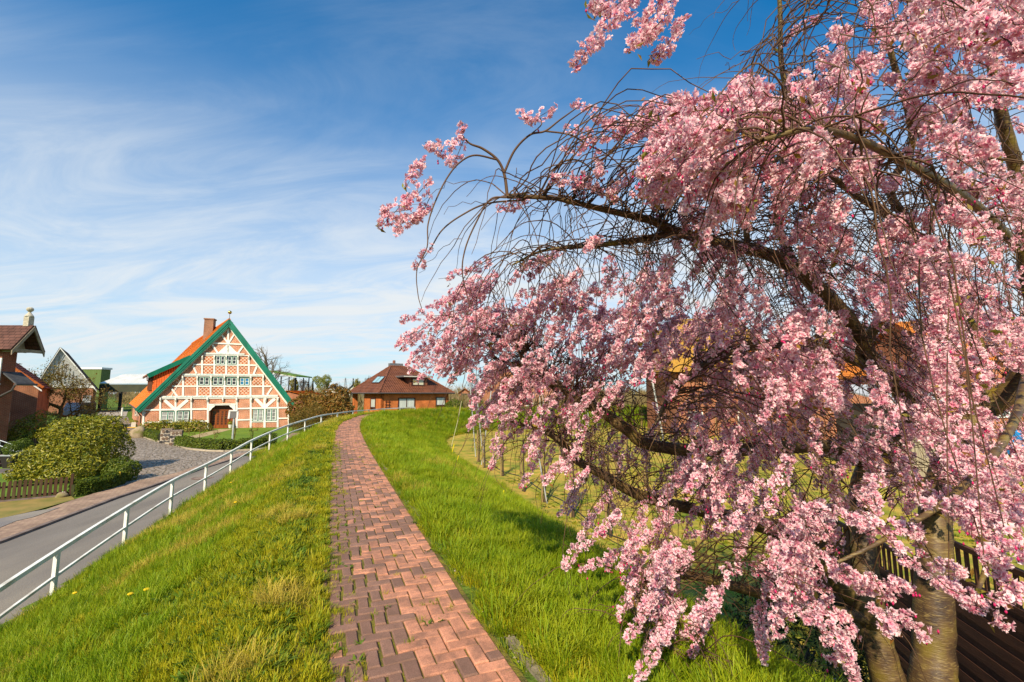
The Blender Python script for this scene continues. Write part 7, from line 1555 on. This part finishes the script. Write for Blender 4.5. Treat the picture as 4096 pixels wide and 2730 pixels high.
LIMBS['right_arch'] = limb([(2018, 690, 2.58, .008), (2060, 600, 2.55, .007), (2120, 540, 2.52, .0065), (2180, 525, 2.5, .006), (2240, 480, 2.48, .005), (2310, 430, 2.46, .0035)])
LIMBS['right_arch_b'] = limb([(2180, 525, 2.5, .0055), (2280, 540, 2.5, .005), (2350, 580, 2.5, .0045), (2430, 620, 2.5, .004), (2500, 690, 2.55, .0035), (2540, 800, 2.6, .003)])
LIMBS['right_arch_c'] = limb([(2120, 540, 2.52, .004), (2165, 500, 2.5, .0035), (2160, 470, 2.5, .003)])
LIMBS['mid_arch'] = limb([(2150, 795, 2.7, .007), (2200, 700, 2.68, .0065), (2260, 645, 2.66, .006), (2330, 650, 2.66, .005), (2400, 720, 2.66, .004), (2440, 800, 2.66, .003)])
LIMBS['mid_arch_b'] = limb([(2030, 790, 2.6, .006), (1960, 800, 2.6, .0055), (1900, 900, 2.62, .005), (1860, 1000, 2.64, .0045), (1850, 1100, 2.66, .004), (1880, 1230, 2.68, .003)])
bark = bpy.data.materials.new('cherry_bark'); bark.use_nodes = True; nt = bark.node_tree; b = nt.nodes['Principled BSDF']; b.inputs['Roughness'].default_value = 0.5; b.inputs['Specular IOR Level'].default_value = 0.35
tc = nn(nt, 'ShaderNodeTexCoord'); n1_ = nn(nt, 'ShaderNodeTexNoise'); n1_.inputs['Scale'].default_value = 6; n1_.inputs['Detail'].default_value = 6; nt.links.new(tc.outputs['Object'], n1_.inputs['Vector'])
cr = nn(nt, 'ShaderNodeValToRGB'); e = cr.color_ramp.elements; e[0].position = 0.34; e[0].color = (0.05, 0.03, 0.02, 1); e[1].position = 0.68; e[1].color = (0.17, 0.12, 0.022, 1); k_ = e.new(0.5); k_.color = (0.11, 0.065, 0.028, 1); nt.links.new(n1_.outputs['Fac'], cr.inputs[0]); 
mpb = nn(nt, 'ShaderNodeMapping'); mpb.inputs['Scale'].default_value = (16, 16, 110); nt.links.new(tc.outputs['Object'], mpb.inputs[0]); n2_ = nn(nt, 'ShaderNodeTexNoise'); n2_.inputs['Scale'].default_value = 1; n2_.inputs['Detail'].default_value = 3; n2_.inputs['Distortion'].default_value = 0.6; nt.links.new(mpb.outputs[0], n2_.inputs['Vector'])
lr = nn(nt, 'ShaderNodeMapRange'); lr.inputs[1].default_value = 0.54; lr.inputs[2].default_value = 0.68; nt.links.new(n2_.outputs['Fac'], lr.inputs[0])
mxb = nn(nt, 'ShaderNodeMix', data_type='RGBA'); nt.links.new(lr.outputs[0], mxb.inputs['Factor']); nt.links.new(cr.outputs[0], mxb.inputs['A']); mxb.inputs['B'].default_value = (0.24, 0.165, 0.06, 1); nt.links.new(mxb.outputs['Result'], b.inputs['Base Color'])
bp = nn(nt, 'ShaderNodeBump'); bp.inputs['Strength'].default_value = 0.8; bp.inputs['Distance'].default_value = 0.008; nt.links.new(n2_.outputs['Fac'], bp.inputs['Height']); nt.links.new(bp.outputs[0], b.inputs['Normal'])
twig_m = mat('cherry_twig', (0.075, 0.036, 0.022), (0.12, 0.062, 0.026), scale=5, rough=0.6)
base_c = at(3640, 2980, 4.35); base_c.z = th(base_c.x, base_c.y)
CH = thing('cherry_tree', 'weeping cherry tree covered in pink blossom, forked trunk at the foot of the slope', 'tree', tuple(base_c)); CO = np.array(tuple(base_c))
for nm, A in LIMBS.items():
    sides = 14 if A[0, 3] > 0.07 else (8 if A[0, 3] > 0.02 else 5)
    P = A[:, :3].copy(); r = A[:, 3].copy()
    if r[0] > 0.02: P += rr.normal(0, 1, P.shape) * (r[:, None] * 0.025); r = r * (1 + 0.025 * np.sin(np.arange(len(r)) * 0.9 + rr.random() * 6))
    V, F = tube_np(P, np.maximum(r, 0.0018), sides)
    o = add_mesh_part('trunk' if nm.startswith('trunk') else 'limb', np_mesh('limb', V - CO, F, bark if A[0, 3] > 0.02 else twig_m, smooth=True), CH)
LIMBS['near_top'] = LIMBS['near_top'][:22]
SKIP = ('left_top_twig', 'left_arch', 'left_droop', 'right_arch', 'right_arch_b', 'right_arch_c', 'mid_arch', 'mid_arch_b', 'near_right', 'right_low')
LP = np.concatenate([A[:, :3] for k, A in LIMBS.items() if k not in SKIP]); LR = np.concatenate([A[:, 3] for k, A in LIMBS.items() if k not in SKIP])
ok_ = LR < 0.10; LP, LR = LP[ok_], LR[ok_]
CREST = np.array(tuple(at(3450, 1300, 4.2)))
strings = []                                                         # (axis points, thickness, has twig back to the tree)
def hand(pts, d, th_=1.0, twig=False):
    A = np.array([tuple(at(u, v, d + 0.03 * rr.normal())) for u, v in pts]); strings.append((spline(A, max(8, len(pts) * 4)), th_, twig))
for pts in (((1850, 495), (1845, 540), (1800, 600), (1750, 610)), ((1855, 560), (1820, 640), (1790, 650)), ((1700, 530 + 40), (1760, 590)), ((1700, 640), (1660, 680), (1630, 740)), ((1720, 720), (1660, 790), (1620, 830)), ((1640, 770), (1580, 850), (1520, 905)), ((1720, 790), (1680, 860), (1600, 900), (1590, 930)), ((1640, 840), (1560, 850), (1515, 840)), ((1700, 840), (1660, 890), (1590, 880)), ((1722, 992), (1690, 1040), (1665, 1065))): hand(pts, 2.5, 0.95)
for pts in (((2080, 450), (2110, 480), (2170, 460), (2225, 420)), ((2090, 470), (2150, 485)), ((2295, 415), (2350, 430), (2400, 480), (2440, 500)), ((2440, 495), (2480, 480), (2515, 505)), ((2270, 510), (2330, 530), (2400, 555), (2460, 520), (2510, 510)), ((2255, 585), (2300, 600), (2350, 580), (2370, 545)), ((2210, 720), (2270, 705), (2330, 700)), ((2385, 620), (2400, 680), (2395, 700))): hand(pts, 2.48, 0.85)
for pts in (((2235, 730), (2330, 735), (2400, 760)), ((2330, 710), (2400, 760), (2460, 800)), ((2440, 780), (2480, 720), (2495, 680)), ((2310, 740), (2330, 790)), ((2000, 835), (2060, 820), (2110, 795))): hand(pts, 2.66, 0.85)
for pts in (((2560, -10), (2480, 60), (2400, 140), (2330, 210), (2300, 265)), ((2520, -20), (2440, 40), (2400, 60)), ((2650, -20), (2600, 60), (2530, 90)), ((2690, -10), (2640, 90), (2560, 150), (2500, 190)), ((2620, 100), (2560, 170)), ((2740, 60), (2700, 130), (2650, 210), (2620, 240)), ((2440, 0), (2390, 20), (2370, -10))): hand(pts, 1.75, 0.85)
def z5(*p): return [(3096 + x / 2.148, 2000 + y / 2.148) for x, y in p]
for p_, d_ in ((((180, 50), (480, 100), (720, 170), (900, 250), (1030, 380)), 2.0), (((1030, 380), (1180, 520), (1350, 650), (1480, 750)), 1.95), (((1480, 750), (1700, 870), (1850, 980), (2010, 1080)), 1.9), (((90, 150), (380, 180), (400, 340)), 2.3), (((400, 480), (560, 600), (750, 700), (900, 820)), 2.1), (((480, 640), (640, 640), (760, 760), (1080, 850)), 2.15), (((650, 680), (850, 690), (1050, 730), (1250, 800)), 2.05), (((250, 980), (420, 1060), (600, 1250), (640, 1380), (700, 1540)), 2.1), (((300, 1000), (560, 1040), (730, 1180)), 2.2), (((870, 920), (980, 1080), (1060, 1110)), 2.0), (((1010, 960), (1200, 1050), (1330, 1200)), 1.95), (((1800, 470), (1930, 480), (1940, 560)), 1.8), (((1850, 600), (2050, 720), (2040, 830), (1880, 860)), 1.8), (((1980, 250), (2080, 400), (2180, 480)), 1.75), (((830, 200), (1150, 250), (1220, 300)), 2.0), (((1250, 30), (1500, 50), (1700, 70), (1900, 120), (2100, 200)), 1.85), (((440, 1150), (520, 1300), (480, 1400)), 2.3), (((1400, 560), (1550, 600), (1650, 650)), 2.2), (((1500, 720), (1620, 800), (1690, 820)), 2.0), (((0, 380), (120, 480), (200, 560)), 2.4), (((20, 620), (160, 700), (220, 740)), 2.5), (((200, 820), (330, 880), (400, 920)), 2.4), (((380, 900), (560, 980), (620, 1010)), 2.3)):
    hand(z5(*p_), d_, 0.8, True)
def depth_at(u, v):
    K = np.array([(1650, 1380, 3.6, 4.2), (1800, 1150, 3.3, 3.9), (2000, 1300, 3.1, 4.3), (2200, 1650, 3.3, 4.6), (2150, 950, 2.6, 3.2), (2400, 2300, 2.9, 3.8), (2700, 700, 2.0, 3.2), (2800, 450, 1.35, 2.3), (3000, 650, 1.3, 2.7), (3400, 600, 1.5, 3.6), (3900, 200, 1.25, 3.0), (3900, 800, 1.6, 4.2), (3300, 1200, 2.0, 5.0), (3900, 1500, 1.9, 5.5), (2800, 1300, 2.4, 5.0), (2700, 1700, 2.6, 5.0), (3300, 1900, 2.2, 5.4), (3900, 2100, 2.0, 3.4), (3500, 2350, 2.3, 3.2), (3000, 2300, 2.1, 3.3), (2700, 2450, 2.4, 3.2)])
    w = 1 / ((K[:, 0] - u) ** 2 + (K[:, 1] - v) ** 2 + 3e4) ** 1.5; w /= w.sum(); return float((w * K[:, 2]).sum()), float((w * K[:, 3]).sum())
POLY = np.array([(1640, 1375), (1690, 1295), (1800, 1200), (1840, 1070), (1900, 1010), (2060, 1030), (2150, 930), (2330, 900), (2500, 880), (2600, 780), (2600, 620), (2600, 430), (2660, 340), (2740, 400), (2900, 370), (2990, 260), (3150, 140), (3300, 40), (3500, -80), (4180, -80), (4180, 2120), (3900, 2060), (3700, 1990), (3450, 2010), (3330, 2130), (3200, 2330), (3080, 2470), (2900, 2430), (2700, 2540), (2580, 2400), (2450, 2200), (2330, 2060), (2200, 1840), (2110, 1800), (2020, 1800), (1960, 1720), (1930, 1640), (1990, 1560), (1890, 1450), (1780, 1400)])
def inpoly(u, v):
    x, y = POLY[:, 0], POLY[:, 1]; x2, y2 = np.roll(x, -1), np.roll(y, -1); c = ((y > v) != (y2 > v)) & (u < (x2 - x) * (v - y) / (y2 - y + 1e-9) + x); return c.sum() % 2 == 1
# thinner places in the crown, as in the photograph: (u, v, ru, rv, strength)
GAPS = [(2700, 800, 230, 170, 0.92), (2940, 880, 130, 150, 0.92), (2500, 960, 200, 110, 0.8), (3480, 900, 90, 110, 0.6), (3300, 1020, 110, 90, 0.5), (3800, 620, 120, 90, 0.5), (3650, 250, 120, 100, 0.5), (2350, 1040, 120, 70, 0.4), (3350, 250, 160, 160, 0.45), (2800, 150, 300, 200, 0.95), (2150, 1850, 250, 120, 0.62), (2450, 1950, 250, 130, 0.55), (2650, 2250, 200, 150, 0.35), (3250, 1700, 350, 130, 0.30), (3500, 2050, 260, 150, 0.3), (3750, 1850, 250, 200, 0.35), (2550, 1300, 150, 120, 0.35), (3850, 2550, 200, 150, 0.6), (3600, 2560, 150, 150, 0.5), (2380, 1560, 260, 130, 0.3), (3050, 150, 120, 150, 0.8), (3000, 2520, 250, 160, 0.45), (2850, 2100, 250, 120, 0.25), (3560, 2520, 130, 260, 0.85), (3740, 2400, 130, 300, 0.7), (3430, 2150, 110, 180, 0.5), (3620, 1680, 110, 160, 0.6), (3440, 1370, 130, 120, 0.5), (3900, 1680, 120, 110, 0.5), (3130, 850, 60, 260, 0.5)]
DENS = [(1850, 1330, 330, 190, 0.6), (2950, 600, 330, 230, 0.65), (2000, 1180, 260, 160, 0.5), (3650, 420, 380, 260, 0.4), (2950, 1150, 500, 260, 0.25), (3900, 60, 260, 160, 0.6), (3750, 1350, 420, 300, 0.45), (3250, 1450, 420, 260, 0.4), (2900, 1650, 350, 250, 0.3), (2250, 1330, 300, 160, 0.35)]
TARGET = 1380; made = 0; tries = 0
while made < TARGET and tries < 40000:
    tries += 1; u, v = rr.uniform(1540, 4180), rr.uniform(-80, 2760)
    if not inpoly(u, v): continue
    w = 0.52
    for (gu, gv, ru, rv, s) in GAPS: w *= 1 - s * math.exp(-((u - gu) / ru) ** 2 - ((v - gv) / rv) ** 2)
    for (gu, gv, ru, rv, s) in DENS: w += s * math.exp(-((u - gu) / ru) ** 2 - ((v - gv) / rv) ** 2)
    hn = float(vnoise(u, v, 190, 7)) * 0.7 + float(vnoise(u, v, 80, 8)) * 0.3; w *= 0.12 + 1.25 * min(1.0, max(0.0, (hn - 0.30) / 0.32))
    if v < 1000 and u > 3050: w *= 0.62
    if rr.random() > w: continue
    lo_, hi_ = depth_at(u, v); d = lo_ + (hi_ - lo_) * rr.random() ** 0.75
    S = np.array(tuple(at(u, v, d)))
    if S[2] < float(terrain(np.array([S[0]]), np.array([S[1]]))[0]) + 0.35: continue
    made += 1; L = rr.uniform(0.14, 0.40) * (1.0 if d > 2.2 else 0.75)
    out = S - CREST; out[2] = 0; out = unit(out + rr.normal(0, 0.5, 3) * np.array([1, 1, 0]))
    dirn = unit(out * rr.uniform(0.35, 1.1) + np.array([0, 0, -rr.uniform(0.15, 1.0)])); n = 9; pts = [S]; dd = dirn
    for i in range(n): dd = unit(dd + rr.normal(0, 0.10, 3) + np.array([0, 0, -0.06])); pts.append(pts[-1] + dd * L / n)
    strings.append((np.array(pts), rr.uniform(0.75, 1.1), True))
# the far side of the crown: smaller in view, mostly in the tree's own shade
far_n = 0
while far_n < 340:
    u, v = rr.uniform(2300, 4180), rr.uniform(1000, 2050); d = rr.uniform(4.6, 6.2); S = np.array(tuple(at(u, v, d)))
    if not inpoly(u, v) or float(vnoise(u, v, 150, 17)) < 0.4 or S[2] < -0.6: continue
    far_n += 1; dd = unit(np.array([rr.normal(0, 0.6), rr.normal(0.3, 0.5), -rr.uniform(0.3, 1.0)])); pts = [S]; L = rr.uniform(0.2, 0.45)
    for i in range(9): dd = unit(dd + rr.normal(0, 0.10, 3) + np.array([0, 0, -0.06])); pts.append(pts[-1] + dd * L / 9)
    strings.append((np.array(pts), rr.uniform(0.75, 1.1), True))
# flowers along the strings
FC_, FN_, FS_, LC_, LN_, BC_ = [], [], [], [], [], []
for P, tk, tw in strings:
    L = np.linalg.norm(np.diff(P, axis=0), axis=1).sum(); nc = max(3, int(L / 0.024)); t = (np.arange(nc) + rr.random(nc) * 0.8) / nc
    ax = np.stack([np.interp(t, np.linspace(0, 1, len(P)), P[:, i]) for i in range(3)], 1); rad_ = 0.038 * tk * np.clip(np.sin(np.pi * (0.16 + 0.74 * t)) ** 0.6, 0.35, 1)
    for c, r_, tt in zip(ax, rad_, t):
        m = rr.integers(3, 5) if rr.random() > 0.06 else 1; d = unit(rr.normal(size=(m, 3)) + np.array([0, 0, -0.12])); FC_.append(c + d * (r_ * rr.uniform(0.6, 1.1, m))[:, None]); FN_.append(unit(d + rr.normal(0, 0.35, (m, 3)))); FS_.append(rr.uniform(0.66, 0.98, m) * (0.9 + 0.1 * tk))
    if rr.random() < 0.55: k = rr.integers(2, 5); LC_.append(P[-1] + rr.normal(0, 0.022, (k, 3))); LN_.append(unit(rr.normal(size=(k, 3))))
    if rr.random() < 0.35: k = rr.integers(2, 6); BC_.append(P[-2] + rr.normal(0, 0.024, (k, 3)) - np.array([0, 0, 0.015]))
FC_, FN_, FS_ = np.concatenate(FC_), np.concatenate(FN_), np.concatenate(FS_); NF = len(FC_)
tv = []; tg = []
for wh, (npet, rad, w_, tilt, ph) in enumerate(((5, 0.0240, 0.0098, 0.22, 0.0), (5, 0.0185, 0.0085, 0.80, 0.62))):
    for k in range(npet):
        a = 2 * math.pi * k / npet + ph; dx, dy = math.cos(a), math.sin(a); sx, sy = -dy, dx; ct, st_2 = math.cos(tilt), math.sin(tilt)
        q = lambda rr_, ss, zz: (dx * rr_ * ct + sx * ss, dy * rr_ * ct + sy * ss, rr_ * st_2 + zz)
        tv += [q(0.0010, 0, 0.0), q(rad * 0.80, w_, 0.003), q(rad * 0.90, 0, -0.003), q(rad * 0.80, -w_, 0.003)]; tg += [0.05, 0.86, 0.94, 0.86]
tv = np.array(tv); tg = np.array(tg); nvt = len(tv); qf = np.arange(nvt // 4)[:, None] * 4; tf = np.concatenate([qf + np.array([0, 1, 2]), qf + np.array([0, 2, 3])])
ref = unit(np.cross(FN_, rr.normal(size=(NF, 3)))); ref2 = np.cross(FN_, ref); M = np.stack([ref, ref2, FN_], 2)
V = np.einsum('nij,vj->nvi', M, tv) * FS_[:, None, None] + FC_[:, None, :] + rr.normal(0, 0.0016, (NF, nvt, 3)) + np.repeat(rr.normal(0, 0.0028, (NF, nvt // 4, 3)), 4, axis=1) * (tg > 0.3)[None, :, None]
hue = np.clip(0.75 + 0.28 * rr.random(NF) - 0.34 * (rr.random(NF) < 0.12), 0.3, 1.05); Acol = np.clip(tg[None, :] * hue[:, None], 0, 1)
F = (tf[None] + (np.arange(NF) * nvt)[:, None, None]).reshape(-1, 3)
pet_m = leaf_mat('cherry_petal', [(0.55, 0.06, 0.16), (0.76, 0.26, 0.37), (0.88, 0.50, 0.57), (0.94, 0.69, 0.72), (0.96, 0.83, 0.84)], trans=0.38, rough=0.6, spec=0.15)
add_mesh_part('blossom', np_mesh('blossom', V.reshape(-1, 3) - CO, F, pet_m, {'rnd': Acol.ravel()}), CH, 'stuff')
LC_, LN_ = np.concatenate(LC_), np.concatenate(LN_); V, F = leaf_quads(LC_, LN_, rr.uniform(0.025, 0.055, len(LC_)), 0.42, rr)
add_mesh_part('young_leaves', np_mesh('young_leaves', V - CO, F, leaf_mat('cherry_young_leaf', [(0.25, 0.10, 0.02), (0.30, 0.20, 0.03), (0.22, 0.24, 0.03)], trans=0.4), {'rnd': np.repeat(rr.random(len(LC_)), 4)}), CH, 'stuff')
BC_ = np.concatenate(BC_); oc = np.array([[0.006, 0, 0], [-0.006, 0, 0], [0, 0.006, 0], [0, -0.006, 0], [0, 0, 0.010], [0, 0, -0.012]]); V = (BC_[:, None, :] + oc[None]).reshape(-1, 3); F = (np.array([[0, 2, 4], [2, 1, 4], [1, 3, 4], [3, 0, 4], [2, 0, 5], [1, 2, 5], [3, 1, 5], [0, 3, 5]])[None] + (np.arange(len(BC_)) * 6)[:, None, None]).reshape(-1, 3)
add_mesh_part('buds', np_mesh('buds', V - CO, F, mat('cherry_bud', (0.55, 0.02, 0.13), (0.42, 0.015, 0.09), scale=20, rough=0.5), smooth=True), CH, 'stuff')
# twigs: one carries each string back to a limb, more hang bare
tw_ = Acc(); USE = np.zeros(len(LP))
def wiggle(P, amp): n = len(P); w = np.cumsum(rr.normal(0, amp, (n, 3)), axis=0); w -= np.linspace(0, 1, n)[:, None] * w[-1]; w -= 0; return P + w - w[0] * (1 - np.linspace(0, 1, n))[:, None]
def twig(P, r0, r1, sides=3): V, F = tube_np(P, np.linspace(r0, r1, len(P)), sides); tw_.add(V, F)
for P, tk, tw in strings:
    if tw:
        S = P[0]; dv = LP - S; dist = np.linalg.norm(dv, axis=1); score = dist - 0.25 * np.clip(dv[:, 2], -1, 0.6) + rr.random(len(LP)) * 0.55 + (LR < 0.014) * 0.6 + 0.16 * USE; k = int(score.argmin()); USE[max(0, k - 2):k + 3] += 1; Q = LP[k]; dq = dist[k]
        mid = (Q * 0.45 + S * 0.55) + np.array([0, 0, 0.16 * dq + rr.uniform(0, 0.12)]) + rr.normal(0, 0.07, 3) * min(dq, 1); q2 = Q * 0.8 + S * 0.2 + np.array([0, 0, 0.11 * dq]) + rr.normal(0, 0.04, 3)
        T = spline(np.array([Q, q2, mid, S]), 16); T = wiggle(T, 0.010); twig(T, min(0.0062, 0.0027 + 0.0026 * dq), 0.0022)
    twig(P, 0.0026, 0.0016)
for i in range(900):
    k = rr.integers(0, len(LP)); Q = LP[k]
    if LR[k] > 0.085 or (Q[2] > 3.6 and Q[1] < 2.6 and rr.random() < 0.75): continue
    a = rr.random() * 6.28; L = rr.uniform(0.4, 1.25); o_ = np.array([math.cos(a), math.sin(a), 0]); pts = [Q]; d = unit(o_ + np.array([0, 0, rr.uniform(0.1, 1.0)])); n = 16
    for j in range(n): d = unit(d + np.array([0, 0, -0.17]) + rr.normal(0, 0.13, 3)); pts.append(pts[-1] + d * L / n)
    T = np.array(pts)
    if np.linalg.norm(T - np.array([0, 0, EYE]), axis=1).min() < 1.05: continue
    twig(T, 0.0048, 0.0014)
    if rr.random() < 0.6: j = rr.integers(4, 12); T2 = T[j] + np.cumsum(unit(rr.normal(0, 0.5, (9, 3)) + np.array([math.cos(a + 1), math.sin(a + 1), -0.4])) * 0.05, axis=0); twig(np.vstack([T[j], T2]), 0.0026, 0.0012)
V, F, _ = tw_.done(); add_mesh_part('twigs', np_mesh('twigs', V - CO, F, twig_m, smooth=True), CH, 'stuff')
# fallen petals and dark bare soil under the tree
n = 2600; X = 3.0 + rr.normal(0, 1.1, n); Y = 5.0 + rr.normal(0, 1.6, n); D, _ = path_near(X, Y); k = D > 1.2; X, Y = X[k], Y[k]; Z = terrain(X, Y) + 0.012 + rr.random(len(X)) * 0.03; C = np.stack([X, Y, Z], 1); V, F = leaf_quads(C, unit(rr.normal(0, 0.4, C.shape) + np.array([0, 0, 1])), 0.02, 0.8, rr)
o = bpy.data.objects.new('fallen_petals', np_mesh('fallen_petals', V, F, pet_m, {'rnd': np.repeat(0.6 + 0.4 * rr.random(len(X)), 4)})); COL.objects.link(o); o['kind'] = 'stuff'; o['label'] = 'fallen pink petals on the dark soil under the cherry'; o['category'] = 'petals'
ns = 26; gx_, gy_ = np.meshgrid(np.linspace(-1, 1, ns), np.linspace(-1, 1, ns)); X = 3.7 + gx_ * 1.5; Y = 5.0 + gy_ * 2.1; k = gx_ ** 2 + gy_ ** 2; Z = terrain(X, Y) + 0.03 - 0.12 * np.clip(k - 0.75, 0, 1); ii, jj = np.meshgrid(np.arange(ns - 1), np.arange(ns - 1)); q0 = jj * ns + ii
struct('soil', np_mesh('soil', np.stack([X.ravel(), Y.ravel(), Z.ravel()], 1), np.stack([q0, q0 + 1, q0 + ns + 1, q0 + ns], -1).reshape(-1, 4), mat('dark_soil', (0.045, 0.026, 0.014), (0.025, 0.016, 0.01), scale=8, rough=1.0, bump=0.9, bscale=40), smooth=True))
print('FLOWERS', NF, 'STRINGS', len(strings), 'tries', tries)
